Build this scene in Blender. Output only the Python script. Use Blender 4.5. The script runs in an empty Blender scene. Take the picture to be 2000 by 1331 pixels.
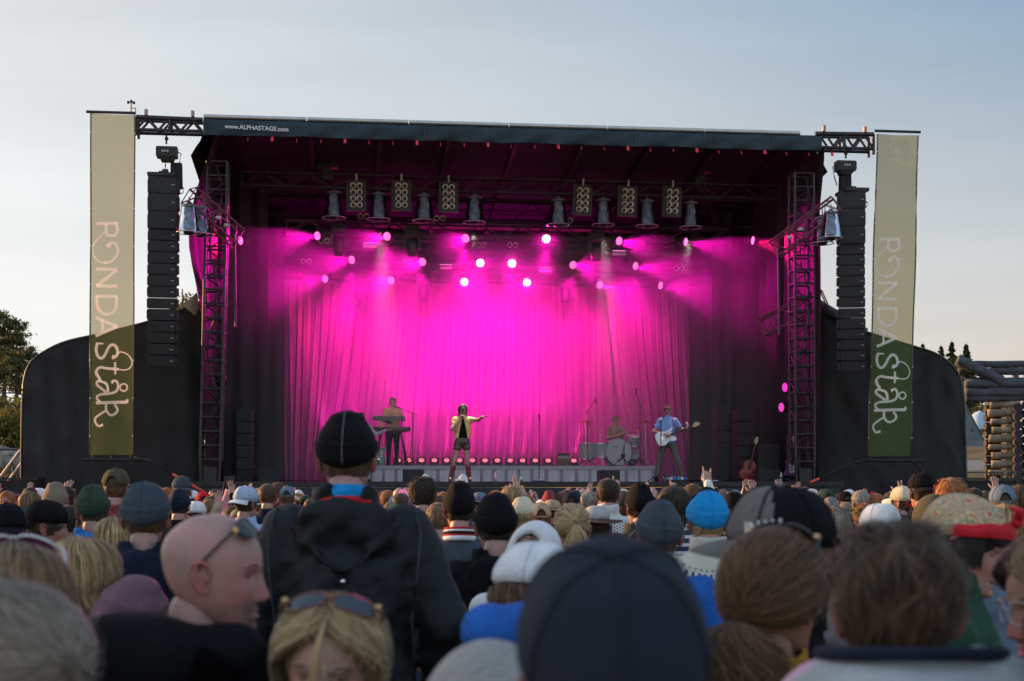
import bpy, math, random
import numpy as np
from mathutils import Vector, Matrix, Euler
random.seed(7); rng = np.random.default_rng(7)
PI = math.pi; R = math.radians
SC = bpy.context.scene
COL = SC.collection
# ---------------------------------------------------------------- camera
F = 2778.0; CAMZ = 1.9; HOR = 950.0
cam_d = bpy.data.cameras.new('camera'); cam = bpy.data.objects.new('camera', cam_d); COL.objects.link(cam)
cam.location = (0, 0, CAMZ); cam.rotation_euler = (R(90), 0, 0)
cam_d.lens = F*36/2000; cam_d.sensor_width = 36
cam_d.shift_y = (HOR-665.5)/2000
cam_d.clip_start = .1; cam_d.clip_end = 3000
cam_d.dof.use_dof = True; cam_d.dof.focus_distance = 24; cam_d.dof.aperture_fstop = 5.0
SC.camera = cam
KX = 1.8      # sky, lamps and exposure are balanced together by this factor
# ---------------------------------------------------------------- world, sun
SUN_DIR = Vector((-0.90, 0.42, 0.0)).normalized(); SUN_EL = 12
w = bpy.data.worlds.new('World'); SC.world = w; w.use_nodes = True
nt = w.node_tree; nt.nodes.clear()
sky = nt.nodes.new('ShaderNodeTexSky'); sky.sky_type = 'NISHITA'; sky.sun_disc = False
sky.sun_elevation = R(SUN_EL); sky.sun_rotation = math.atan2(SUN_DIR.x, SUN_DIR.y)
sky.air_density = 1.0; sky.dust_density = 1.5; sky.ozone_density = 1.4; sky.altitude = 900
bg = nt.nodes.new('ShaderNodeBackground'); bg.inputs[1].default_value = .15/KX
# high thin cloud over the clear sky: brighter and warmer towards the low sun, bluer away from it
N = nt.nodes.new; lk = nt.links.new
tc = N('ShaderNodeTexCoord'); sx_ = N('ShaderNodeSeparateXYZ'); lk(tc.outputs['Generated'], sx_.inputs[0])
def ramp(stops):
    r = N('ShaderNodeValToRGB'); e = r.color_ramp.elements
    for k, (p, c) in enumerate(stops):
        q = e[k] if k < 2 else e.new(p)
        q.position = p; q.color = tuple(c)+(1,)
    return r
far = ramp([(0, (.86, .66, .52)), (1, (.42, .52, .66)), (.06, (.80, .69, .60)), (.14, (.65, .65, .64)), (.34, (.24, .40, .56)), (.6, (.26, .40, .58))])
near = ramp([(0, (1.0, .92, .80)), (1, (.45, .54, .66)), (.06, (1.0, .97, .92)), (.2, (.93, .93, .92)), (.34, (.72, .73, .73)), (.6, (.5, .57, .66))])
for r in (far, near): lk(sx_.outputs[2], r.inputs[0])
dt = N('ShaderNodeVectorMath'); dt.operation = 'DOT_PRODUCT'; dt.inputs[1].default_value = (SUN_DIR.x, SUN_DIR.y, 0); lk(tc.outputs['Generated'], dt.inputs[0])
mr2 = N('ShaderNodeMapRange'); mr2.inputs[1].default_value = .08; mr2.inputs[2].default_value = .68; lk(dt.outputs['Value'], mr2.inputs[0])
vc = N('ShaderNodeMix'); vc.data_type = 'RGBA'; lk(mr2.outputs[0], vc.inputs['Factor']); lk(far.outputs[0], vc.inputs['A']); lk(near.outputs[0], vc.inputs['B'])
glow = N('ShaderNodeMapRange'); glow.interpolation_type = 'SMOOTHSTEP'; glow.inputs[1].default_value = .7; glow.inputs[2].default_value = 1.0; glow.inputs[3].default_value = 6.67; glow.inputs[4].default_value = 16; lk(dt.outputs['Value'], glow.inputs[0])
back = N('ShaderNodeMapRange'); back.interpolation_type = 'SMOOTHSTEP'; back.inputs[1].default_value = .1; back.inputs[2].default_value = -.8; back.inputs[3].default_value = 1; back.inputs[4].default_value = 1.75; lk(sx_.outputs[1], back.inputs[0])  # sky behind the camera raised as added fill on the near crowd
mp = N('ShaderNodeMapping'); mp.inputs['Scale'].default_value = (1.2, 1.2, 9); nz = N('ShaderNodeTexNoise'); nz.inputs['Scale'].default_value = 2.2; nz.inputs['Detail'].default_value = 6
lk(tc.outputs['Generated'], mp.inputs['Vector']); lk(mp.outputs[0], nz.inputs['Vector'])
cl_ = N('ShaderNodeMapRange'); cl_.inputs[1].default_value = .3; cl_.inputs[2].default_value = .75; cl_.inputs[3].default_value = .94; cl_.inputs[4].default_value = 1.10; lk(nz.outputs['Fac'], cl_.inputs[0])
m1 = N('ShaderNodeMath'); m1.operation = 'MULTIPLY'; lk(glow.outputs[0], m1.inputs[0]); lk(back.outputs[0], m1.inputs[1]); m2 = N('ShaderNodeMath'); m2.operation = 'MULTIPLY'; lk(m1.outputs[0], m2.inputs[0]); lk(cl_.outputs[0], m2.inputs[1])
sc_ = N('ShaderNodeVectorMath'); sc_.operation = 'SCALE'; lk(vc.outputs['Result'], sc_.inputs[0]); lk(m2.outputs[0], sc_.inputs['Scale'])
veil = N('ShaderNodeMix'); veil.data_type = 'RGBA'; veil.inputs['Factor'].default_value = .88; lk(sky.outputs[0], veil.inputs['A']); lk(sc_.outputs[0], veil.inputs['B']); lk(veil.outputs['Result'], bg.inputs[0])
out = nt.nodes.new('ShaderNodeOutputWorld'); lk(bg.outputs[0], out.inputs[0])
sd = bpy.data.lights.new('sun', 'SUN'); sd.energy = 5.0; sd.angle = R(.6); sd.color = (1, .52, .20)
so = bpy.data.objects.new('sun', sd); COL.objects.link(so)
sv = Vector((SUN_DIR.x*math.cos(R(SUN_EL)), SUN_DIR.y*math.cos(R(SUN_EL)), math.sin(R(SUN_EL))))
so.rotation_euler = sv.to_track_quat('Z', 'Y').to_euler()
SC.view_settings.view_transform = 'Standard'; SC.view_settings.look = 'None'; SC.view_settings.gamma = 1
SC.view_settings.exposure = math.log2(KX)
SC.render.engine = 'CYCLES'
cy = SC.cycles; cy.use_denoising = True; cy.max_bounces = 6; cy.diffuse_bounces = 2; cy.glossy_bounces = 2
cy.transmission_bounces = 4; cy.transparent_max_bounces = 12; cy.volume_bounces = 0; cy.sample_clamp_indirect = 4
cy.caustics_reflective = False; cy.caustics_refractive = False
try: cy.denoiser = 'OPENIMAGEDENOISE'; cy.denoising_input_passes = 'RGB_ALBEDO_NORMAL'
except Exception: pass

# ---------------------------------------------------------------- helpers
_M = {}
def mat(name, col, rough=.7, metal=0., var=0., ns=8., bump=0., bs=30., emit=None, es=0., spec=.4, stretch=None, trans=0., sheen=0., var2=None):
    if name in _M: return _M[name]
    m = bpy.data.materials.new(name); m.use_nodes = True; n = m.node_tree.nodes; l = m.node_tree.links.new
    b = n['Principled BSDF']; b.inputs['Roughness'].default_value = rough; b.inputs['Metallic'].default_value = metal
    b.inputs['Specular IOR Level'].default_value = spec
    c = tuple(col)+(1,)
    b.inputs['Base Color'].default_value = c
    if sheen: b.inputs['Sheen Weight'].default_value = sheen; b.inputs['Sheen Roughness'].default_value = .6
    vec = None
    if var or bump:
        t = n.new('ShaderNodeTexCoord'); vec = t.outputs['Object']
        if stretch:
            mpp = n.new('ShaderNodeMapping'); mpp.inputs['Scale'].default_value = stretch; l(vec, mpp.inputs[0]); vec = mpp.outputs[0]
    if var:
        no = n.new('ShaderNodeTexNoise'); no.inputs['Scale'].default_value = ns; no.inputs['Detail'].default_value = 5; l(vec, no.inputs['Vector'])
        r = n.new('ShaderNodeValToRGB'); l(no.outputs['Fac'], r.inputs[0])
        lo = tuple(x*(1-var) for x in col)+(1,); hi = (tuple(var2)+(1,)) if var2 else tuple(min(1, x*(1+var)) for x in col)+(1,)
        r.color_ramp.elements[0].position = .3; r.color_ramp.elements[1].position = .7
        r.color_ramp.elements[0].color = lo; r.color_ramp.elements[1].color = hi
        l(r.outputs[0], b.inputs['Base Color'])
    if bump:
        no2 = n.new('ShaderNodeTexNoise'); no2.inputs['Scale'].default_value = bs; no2.inputs['Detail'].default_value = 4; l(vec, no2.inputs['Vector'])
        bp = n.new('ShaderNodeBump'); bp.inputs['Strength'].default_value = bump; bp.inputs['Distance'].default_value = .02
        l(no2.outputs['Fac'], bp.inputs['Height']); l(bp.outputs[0], b.inputs['Normal'])
    if emit: b.inputs['Emission Color'].default_value = tuple(emit)+(1,); b.inputs['Emission Strength'].default_value = es
    if trans: b.inputs['Transmission Weight'].default_value = trans
    _M[name] = m; return m

class MB:
    def __init__(s, off=(0, 0, 0)): s.v = []; s.f = []; s.mi = []; s.off = Vector(off); s.sm = []
    def add(s, vs, fs, mi=0, smooth=True):
        o = len(s.v); s.v += [tuple(p) for p in vs]
        s.f += [tuple(i+o for i in f) for f in fs]; s.mi += [mi]*len(fs); s.sm += [smooth]*len(fs); return s
    def box(s, c, d, rot=None, mi=0, taper=1.):
        hx, hy, hz = d[0]/2, d[1]/2, d[2]/2; vs = []
        for z in (-1, 1):
            k = 1 if z < 0 else taper
            for x, y in ((-1, -1), (1, -1), (1, 1), (-1, 1)):
                p = Vector((x*hx*k, y*hy*k, z*hz))
                if rot is not None: p = (rot if isinstance(rot, Matrix) else Euler(rot).to_matrix()) @ p
                vs.append(p+Vector(c))
        return s.add(vs, [(3, 2, 1, 0), (4, 5, 6, 7), (0, 1, 5, 4), (1, 2, 6, 5), (2, 3, 7, 6), (3, 0, 4, 7)], mi, False)
    def cyl(s, a, b, r0, r1=None, n=8, mi=0, cap=True):
        r1 = r0 if r1 is None else r1; a, b = Vector(a), Vector(b); d = (b-a)
        if d.length < 1e-6: return s
        q = d.to_track_quat('Z', 'Y').to_matrix(); vs = []
        for c, r in ((a, r0), (b, r1)):
            for i in range(n): vs.append(c+q @ Vector((r*math.cos(2*PI*i/n), r*math.sin(2*PI*i/n), 0)))
        s.add(vs, [(i, (i+1) % n, n+(i+1) % n, n+i) for i in range(n)], mi, n > 5)
        if cap: s.add(vs, [tuple(range(n-1, -1, -1)), tuple(range(n, 2*n))], mi, False)
        return s
    def tube(s, pts, r, n=6, mi=0, closed=False):
        pts = [Vector(p) for p in pts]; k = len(pts); rr = r if hasattr(r, '__len__') else [r]*k
        vs = []; up = Vector((0, 0, 1))
        for i, p in enumerate(pts):
            t = (pts[(i+1) % k]-pts[i-1]) if closed else (pts[min(i+1, k-1)]-pts[max(i-1, 0)])
            t = t.normalized() if t.length > 1e-9 else up
            a = t.cross(up); a = a.normalized() if a.length > .05 else t.cross(Vector((1, 0, 0))).normalized()
            b = a.cross(t)
            vs += [p+(a*math.cos(2*PI*j/n)+b*math.sin(2*PI*j/n))*rr[i] for j in range(n)]
        fs = []
        for i in range(k if closed else k-1):
            for j in range(n):
                i2 = (i+1) % k; fs.append((i*n+j, i*n+(j+1) % n, i2*n+(j+1) % n, i2*n+j))
        if not closed: fs += [tuple(range(n))[::-1], tuple(range((k-1)*n, k*n))]
        return s.add(vs, fs, mi)
    def sph(s, c, r, nu=12, nv=8, mi=0, rot=None):
        r = r if hasattr(r, '__len__') else (r, r, r); vs = []
        for j in range(nv+1):
            th = PI*j/nv
            for i in range(nu):
                ph = 2*PI*i/nu; p = Vector((r[0]*math.sin(th)*math.cos(ph), r[1]*math.sin(th)*math.sin(ph), r[2]*math.cos(th)))
                if rot is not None: p = (rot if isinstance(rot, Matrix) else Euler(rot).to_matrix()) @ p
                vs.append(p+Vector(c))
        return s.add(vs, [(j*nu+i, (j+1)*nu+i, (j+1)*nu+(i+1) % nu, j*nu+(i+1) % nu) for j in range(nv) for i in range(nu)], mi)
    def lathe(s, prof, c=(0, 0, 0), n=20, mi=0, mtx=None, arc=(0, 2*PI)):
        full = abs(arc[1]-arc[0]-2*PI) < 1e-6; m = n if full else n+1; vs = []
        for r, z in prof:
            for i in range(m):
                a = arc[0]+(arc[1]-arc[0])*i/n; p = Vector((r*math.cos(a), r*math.sin(a), z))
                if mtx is not None: p = mtx @ p
                vs.append(p+Vector(c))
        fs = [(j*m+i, j*m+(i+1) % m, (j+1)*m+(i+1) % m, (j+1)*m+i) for j in range(len(prof)-1) for i in range(n if full else n)]
        return s.add(vs, fs, mi)
    def grid(s, P, mi=0, wrap=False, keep=None):
        P = np.asarray(P); a, b = P.shape[:2]; fs = []
        for j in range(a-1):
            for i in range(b if wrap else b-1):
                if keep is None or keep(j, i): fs.append((j*b+i, j*b+(i+1) % b, (j+1)*b+(i+1) % b, (j+1)*b+i))
        return s.add(P.reshape(-1, 3).tolist(), fs, mi)
    def prism(s, pts, y0, y1, mi=0):      # pts (x,z) outline, extruded along y
        k = len(pts); vs = [(x, y0, z) for x, z in pts]+[(x, y1, z) for x, z in pts]
        s.add(vs, [tuple(range(k)), tuple(range(2*k-1, k-1, -1))]+[((i+1) % k, i, k+i, k+(i+1) % k) for i in range(k)], mi, False); return s
    def mesh(s, name, mats):
        me = bpy.data.meshes.new(name)
        o = s.off; me.from_pydata([(x-o[0], y-o[1], z-o[2]) for x, y, z in s.v], [], s.f)
        for m in (mats if isinstance(mats, (list, tuple)) else [mats]): me.materials.append(m)
        me.polygons.foreach_set('material_index', s.mi); me.polygons.foreach_set('use_smooth', s.sm)
        me.update(); return me
    def build(s, name, mats, parent=None, loc=None, rot=None):
        return link(name, s.mesh(name, mats), parent, loc, rot)
def link(name, me, parent=None, loc=None, rot=None):
    o = bpy.data.objects.new(name, me); COL.objects.link(o)
    if parent is not None: o.parent = parent
    if loc is not None: o.location = loc
    if rot is not None: o.rotation_euler = rot
    return o
def tag(o, label=None, cat=None, group=None, kind=None):
    if label: o['label'] = label
    if cat: o['category'] = cat
    if group: o['group'] = group
    if kind: o['kind'] = kind
    return o
def thing(name, label, cat, loc=(0, 0, 0), rz=0, group=None, rot=None):
    o = bpy.data.objects.new(name, None); COL.objects.link(o); o.location = loc; o.rotation_euler = rot or (0, 0, rz)
    o.empty_display_size = .2
    return tag(o, label, cat, group)
def copy_tree(o, parent=None):
    c = o.copy(); COL.objects.link(c)
    if parent: c.parent = parent
    for ch in list(o.children): copy_tree(ch, c)
    return c
# ---------------------------------------------------------------- stage frame (u along the front, v away from the audience)
TH = math.atan2(1.5, 13.17); UD = Vector((math.cos(TH), math.sin(TH), 0)); VD = Vector((-math.sin(TH), math.cos(TH), 0))
ORG = Vector((-6.48, 30, 0))+UD*6.63
def L(u, v, z=0): return ORG+UD*u+VD*v+Vector((0, 0, z))
def US(px, py, v=0):
    d = Vector(((px-1000)/F, 1, 0)); t = (ORG+VD*v).dot(VD)/d.dot(VD); p = d*t
    return (p-ORG).dot(UD), CAMZ+(HOR-py)/F*t
def ppm(px, v=0):
    d = Vector(((px-1000)/F, 1, 0)); return F/((ORG+VD*v).dot(VD)/d.dot(VD))
def sthing(name, label, cat, u, v, z, group=None, dz=0):
    t = thing(name, label, cat, L(u, v, z), TH+dz, group); return t
def P(px, py, Y): return Vector(((px-1000)/F*Y, Y, CAMZ+(HOR-py)/F*Y))
def text_mesh(name, body, size, m, parent=None, loc=(0, 0, 0), rot=(0, 0, 0), ext=.002, bold=0., align='LEFT'):
    c = bpy.data.curves.new(name, 'FONT'); c.body = body; c.size = size; c.extrude = ext; c.offset = bold; c.align_x = align
    o = bpy.data.objects.new(name, c); COL.objects.link(o); dg = bpy.context.evaluated_depsgraph_get(); dg.update()
    me = bpy.data.meshes.new_from_object(o.evaluated_get(dg)); bpy.data.objects.remove(o); me.name = name
    me.materials.clear(); me.materials.append(m)
    return link(name, me, parent, loc, rot)
def truss(mb, a, b, w, h, bay, rc=.024, rw=.011, up=(0, 0, 1), sides='fbtd', mi=0, cross=False):
    a, b = Vector(a), Vector(b); d = b-a; n = max(1, round(d.length/bay)); t = d.normalized(); up = Vector(up)
    s = t.cross(up).normalized()*w/2; q = s.cross(t).normalized()*h/2
    cs = {'tl': -s+q, 'tr': s+q, 'bl': -s-q, 'br': s-q}
    for o in cs.values(): mb.cyl(a+o, b+o, rc, n=6, mi=mi)
    prs = []
    if 'f' in sides: prs.append(('tl', 'bl'))
    if 'b' in sides: prs.append(('tr', 'br'))
    if 't' in sides: prs.append(('tl', 'tr'))
    if 'd' in sides: prs.append(('bl', 'br'))
    for x, y in prs:
        for i in range(n):
            p0, p1 = a+d*i/n, a+d*(i+1)/n
            if cross: mb.cyl(p0+cs[x], p0+cs[y], rw*1.2, n=5, mi=mi, cap=False); mb.cyl(p0+cs[x], p1+cs[y], rw, n=5, mi=mi, cap=False)
            elif i % 2: mb.cyl(p0+cs[x], p1+cs[y], rw, n=5, mi=mi, cap=False)
            else: mb.cyl(p0+cs[y], p1+cs[x], rw, n=5, mi=mi, cap=False)
        for e in (a, b): mb.cyl(e+cs[x], e+cs[y], rw*1.2, n=5, mi=mi, cap=False)
    return mb
# ================================================================ STAGE STRUCTURE
M_blk = mat('black_cloth', (.016, .016, .018), .85, var=.35, ns=3, bump=.5, bs=6, sheen=.0)
M_dcl = mat('dark_drape', (.02, .017, .02), .8, var=.3, ns=4, bump=.3, bs=9, stretch=(3, 3, .4))
M_stl = mat('truss_metal', (.10, .10, .11), .45, .85, var=.3, ns=9)
M_dstl = mat('black_steel', (.03, .03, .033), .5, .4, var=.3, ns=9)
M_fas = mat('canopy_vinyl', (.018, .036, .050), .6, var=.35, ns=2.2, bump=.8, bs=2.5, spec=.35)
M_alu = mat('roof_edge_aluminium', (.5, .5, .47), .4, .7, var=.1)
M_wht = mat('printed_white', (.62, .63, .62), .6)
M_deck = mat('deck_board', (.03, .028, .03), .55, var=.3, ns=6, bump=.2)
M_blkp = mat('black_plastic', (.014, .014, .016), .45, var=.2, ns=20, bump=.15, bs=80)
M_grl = mat('speaker_grille', (.02, .02, .022), .6, var=.3, ns=60, bump=.3, bs=200)
M_orng = mat('orange_strap', (.75, .12, .05), .7)
M_chrome = mat('chrome', (.75, .75, .77), .2, 1)
M_red = mat('red_clip', (.6, .03, .05), .5)
DZ = 2.0
# platform
t = sthing('stage_platform', 'black stage deck with a crumpled black skirt along its front edge', 'stage', 0, 0, 0)
MB().box((0, 4.3, DZ-.06), (14.4, 9.2, .12)).build('deck', M_deck, t)
m = MB(); P_ = []
us = np.linspace(-6.9, 7.1, 220)
for z in np.linspace(.02, DZ-.13, 14):
    k = (DZ-z)/DZ
    P_.append([(u, -.34+.025*math.sin(u*9+3*math.sin(u*2.1))*(.4+k)+.03*math.sin(z*5+u*3.1)*math.sin(u*1.3), z) for u in us])
m.grid(P_); m.build('skirt_cloth', mat('skirt_cloth', (.022, .028, .034), .6, var=.4, ns=3, bump=.9, bs=5), t)
MB().box((.1, -.33, DZ-.055), (14.0, .05, .1)).build('edge_trim', M_dstl, t)
# roof
zt0 = US(395, 229, -.7)[1]; zt1 = US(1600, 263, -.7)[1]; uL = US(397, 240, -.7)[0]; uR = US(1605, 270, -.7)[0]
t = sthing('stage_roof', 'long stage roof with dark blue vinyl fascia and red clips below', 'stage roof', 0, 0, 0)
def zr(u): return zt0+(zt1-zt0)*(u-uL)/(uR-uL)
m = MB(); rows = []; us = np.linspace(uL, uR, 160)
for k, (vv, dz) in enumerate([(-.62, 0), (-.70, -.03), (-.72, -.12), (-.71, -.22), (-.70, -.31), (-.69, -.345)]):
    row = []
    for u in us:
        seam = ((u-uL)/1.5) % 1
        bz = -.03*math.sin(PI*seam)*(k >= 4)*(.6+.4*math.sin(u*2.3)); row.append((u, vv+.018*math.sin(u*7+k)+.02*math.sin(PI*seam)*(k > 1), zr(u)-.02+dz*1.0-bz))
    rows.append(row)
m.grid(rows); m.build('fascia_drape', M_fas, t)
m = MB()
for i in range(9): u = uL+1.5*i+.05; MB().box((u, -.735, zr(u)-.18), (.02, .012, .3)).build('drape_seam', mat('seam', (.03, .05, .065), .6), t)
m = MB()
for i in range(6):
    a, b = uL+(uR-.45-uL)*i/6, uL+(uR-.45-uL)*(i+1)/6
    MB().cyl((a, -.62, zr(a)+.035), (b-.015, -.62, zr(b)+.035), .045, n=10).build('front_rail', M_alu, t)

m = MB().add([(uL, -.6, zr(uL)), (uR, -.6, zr(uR)), (uR, 9, zr(uR)-1.0), (uL, 9, zr(uL)-1.0), (uL, -.6, zr(uL)-.05), (uR, -.6, zr(uR)-.05), (uR, 9, zr(uR)-1.05), (uL, 9, zr(uL)-1.05)],
    [(0, 1, 2, 3), (7, 6, 5, 4), (0, 4, 5, 1), (1, 5, 6, 2), (2, 6, 7, 3), (3, 7, 4, 0)], smooth=False); m.build('roof_membrane', M_blk, t)
for a_, b_ in ((uL+.25, uL-.32), (uR-.25, uR+.34)):
    m = MB(); m.grid([[(a_+(b_-a_)*s, v, zr(uL)-.06-(v+.6)*.104-.55*s*s*(s > .5)) for s in np.linspace(0, 1, 7)] for v in np.linspace(-.1, 9, 20)]); m.build('roof_side_flap', M_blk, t)
m = MB()
for vv in (3.6, 5.4, 7.2):
    truss(m, (uL+.3, vv, zr(0)-.55-vv*.11), (uR-.3, vv, zr(0)-.62-vv*.11), .3, .5, .55, .03, .015, sides='fd')
for u in np.linspace(uL+.7, uR-.7, 9): m.box((u, 4, zr(u)-.62), (.09, 8.6, .12), (-.11, 0, 0))

m.build('roof_truss', mat('roof_truss_paint', (.014, .012, .014), .6, .3), t)
m = MB()
for i in range(26):
    u = uL+.9+i*.5; m = MB()
    if i % 3 == 1: m.box((u, -.66, zr(u)-.405), (.05, .03, .09), (0, .15-.02*i, 0))
    else: m.box((u, -.6, zr(u)-.41), (.014, .02, .07), (0, .1-.02*i, 0))
    m.build('red_clip', mat('red_clip_paint', (.8, .05, .07), .5), t)
# lettering on the fascia
u0, z0 = US(439, 251, -.76); text_mesh('web_address', 'www.ALPHASTAGE.com', .125, M_wht, t, (u0, -.765, z0), (R(90), R(1.4), 0), .002, .003)
# back wall and side walls of black cloth
t = sthing('back_drape', 'black cloth wall closing the rear of the stage', 'drape', 0, 8.7, 0)
m = MB(); us = np.linspace(-6.75, 6.75, 200); m.grid([[(u, .04*math.sin(u*11), z) for u in us] for z in (DZ, 5, zr(0)-1.1)]); m.build('drape_cloth', M_dcl, t)
def side_wall(u0, label, lean, sgn):
    t = sthing('side_drape', label, 'drape', u0, 0, 0)
    m = MB(); rows = []
    for z in np.linspace(.1, 9.45, 27):
        row = []
        for k in range(101):
            v = -.05+8.9*k/100
            row.append((sgn*(.05*math.sin(v*9+.6*math.sin(z*.8)))+lean(z, v), v-.35*max(0, 1-v)*max(0, min(1, z-8)), min(z, zr(u0)-.10-(v+.6)*.104)))
        rows.append(row)
    m.grid(rows); m.build('drape_cloth', M_dcl, t); return t
side_wall(-6.62, 'tall black side drape behind the stage tower under the left end of the roof', lambda z, v: -.30*max(0, 1-v/2)*math.exp(-((z-7.2)/1.2)**2)+.25*max(0, 1-v/1.5)*max(0, z-8.2), 1)
side_wall(6.72, 'tall black side drape glowing red at the right end of the stage', lambda z, v: 0, -1)
# intermediate wing drapes and dark side-fill stacks
def drape(label, u, v, w, z0, z1, mm, amp=.05, fq=14):
    t = sthing('leg_drape', label, 'drape', u, v, 0); m = MB()
    m.grid([[(x, amp*math.sin(x*fq+.4*math.sin(z)), z) for x in np.linspace(-w/2, w/2, 60)] for z in np.linspace(z0, z1, 12)]); m.build('drape_cloth', mm, t)
M_leg = mat('leg_velvet', (.022, .012, .018), .8, var=.3, ns=3, stretch=(6, 6, .3))
drape('narrow dark drape hanging just left of the sheer curtain', -5.75, 5.2, 1.1, DZ, 8.9, M_leg)
drape('wide dark drape between the left tower and the sheer curtain', -6.0, 3.2, 1.0, DZ, 9.0, M_leg)
drape('narrow dark drape hanging just right of the sheer curtain', 5.75, 6.2, .9, DZ, 8.7, M_leg)
drape('dark drape with red edge right of the guitarist', 5.6, 4.0, .5, DZ, 8.8, M_leg)

# towers
def tower(label, pb0, pb1, pt0, pt1, ytop, ybot):
    v = -.15
    (a0, zb), (a1, _) = US(pb0, ybot, v), US(pb1, ybot, v); (b0, zt), (b1, _) = US(pt0, ytop, v), US(pt1, ytop, v)
    base = ((a0+a1)/2, v, 0); t = sthing('stage_tower', label, 'truss tower', *base)
    m = MB(base); w = (a1-a0); cb = Vector(((a0+a1)/2, v+.15, zb)); ct = Vector(((b0+b1)/2, v+.15, zt)); d = ct-cb
    for sx in (-1, 1):
        for sy in (0, .42):
            m.cyl(cb+Vector((sx*w/2, sy-.15, 0)), ct+Vector((sx*w/2, sy-.15, 0)), .032, n=8)
    m.build('tower_upright', M_dstl2, t); n = 21
    for i in range(n+1):
        c = cb+d*i/n; m = MB(base)
        for sy in (-.15, .27):
            m.cyl(c+Vector((-w/2, sy, 0)), c+Vector((w/2, sy, 0)), .024, n=6)
        for sx in (-1, 1): m.cyl(c+Vector((sx*w/2, -.15, 0)), c+Vector((sx*w/2, .27, 0)), .018, n=6)
        m.build('tower_rung', M_dstl2, t)
    m = MB(base)
    for i in range(n):
        c, e = cb+d*i/n, cb+d*(i+1)/n; q = 1 if i % 2 else -1
        m.cyl(c+Vector((-q*w/2, .27, 0)), e+Vector((q*w/2, .27, 0)), .016, n=5)
        for sx in (-1, 1): m.cyl(c+Vector((sx*w/2, -.15*q, 0)), e+Vector((sx*w/2, .27, 0)), .014, n=5)
    m.build('tower_brace', M_dstl2, t)
    m = MB(base).box((cb.x, v+.1, zb/2), (w*.7, .3, zb-.3), taper=.9).box((cb.x, v+.1, .1), (w*1.5, .8, .2)); m.cyl((cb.x-w/2, v, zb), (cb.x-.1, v, .2), .035).cyl((cb.x+w/2, v, zb), (cb.x+.1, v, .2), .035)
    m.build('tower_foot', M_dstl, t)
    # cable running down
    m = MB(base); m.tube([cb+d*(.98-.05*i)+Vector((.12*math.sin(i*.9), -.2, 0)) for i in range(18)], .02)
    m.tube([cb+d*(.62-.04*i)+Vector((.05+.06*math.sin(i*1.7), -.17, 0)) for i in range(12)], .014); m.build('cable', M_blkp, t)
M_dstl2 = mat('tower_steel', (.05, .048, .052), .5, .6, var=.3, ns=7)
tower('left steel lattice tower beside the hanging loudspeakers', 391, 430, 408, 441, 315, 898)
tower('right steel lattice tower in front of the red-lit drape', 1554, 1591, 1556, 1586, 338, 902)

# outrigger trusses on top of the roof corners
def outrig(label, x0, x1, yt, yb, xt1, flip, ytt=None):
    v = -.45; (a, zt), (b, zb) = US(x0, yt, v), US(x1, yb, v); ux = US(xt1, yt, v)[0]
    base = (a, v, zb); t = sthing('outrigger_truss', label, 'truss', *base); m = MB(base)
    sl = .0
    for dv in (0, .3):
        m.cyl((a, v+dv, zt), (b, v+dv, zt-.02), .05 if dv == 0 else .03, n=8); m.cyl((a, v+dv, zb), (b, v+dv, zb), .036, n=8)
        k = 6
        for i in range(k):
            p, q = a+(b-a)*i/k, a+(b-a)*(i+1)/k
            if i % 2: m.cyl((p, v+dv, zt), (q, v+dv, zb), .026, n=6)
            else: m.cyl((p, v+dv, zb), (q, v+dv, zt), .026, n=6)
        m.cyl((a, v+dv, zb-.12), (a, v+dv, zt), .035, n=6); m.cyl(((a+b)/2, v+dv, zb), ((a+b)/2, v+dv, zt), .035, n=6)
    m.build('truss_frame', M_dstl2, t)
    m = MB(base); e = -1 if flip else 1
    m.cyl((min(a, b) if not flip else a, v-.08, zt+.06), (ux, v-.08, zt+.06), .03, n=8)
    m.build('banner_pole', M_dstl2, t)
    for q in (.15, .85): MB(base).box((a+(b-a)*q, v, zt+.1), (.06, .1, .12)).build('clamp', mat('clamp_metal', (.35, .22, .2), .5, .5), t)
    return t
outrig('square outrigger truss projecting left from the roof corner', 266, 396, 229, 257, 170, False)
outrig('square outrigger truss projecting right from the roof corner', 1706, 1592, 263, 288, 1795, True)
# anemometer
u, z = US(256, 218, -.5); t = sthing('wind_gauge', 'small cup wind gauge standing on the left banner pole', 'wind gauge', u, -.5, z-.03)
MB().cyl((0, 0, 0), (0, 0, .22), .012).cyl((.09, 0, 0), (.09, 0, .1), .01).cyl((0, 0, .1), (.09, 0, .1), .008).build('mast', M_dstl, t)
m = MB()
for a in (0, 2.1, 4.2): c = Vector((.065*math.cos(a+2.8), .065*math.sin(a+2.8), .22)); m.cyl((0, 0, .22), c, .006); m.sph(c, .032, 8, 6)
m.build('cup', M_dstl, t)

# ---------------------------------------------------------------- banners
def bz(pts, n=8):            # catmull-rom through points
    p = [pts[0]]+list(pts)+[pts[-1]]; o = []
    for i in range(1, len(p)-2):
        for k in range(n):
            s = k/n; a = [0, 0]
            for q in (0, 1):
                p0, p1, p2, p3 = p[i-1][q], p[i][q], p[i+1][q], p[i+2][q]
                a[q] = .5*(2*p1+(p2-p0)*s+(2*p0-5*p1+4*p2-p3)*s*s+(3*p1-p0-3*p2+p3)*s**3)
            o.append(tuple(a))
    o.append(tuple(pts[-1])); return o
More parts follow.
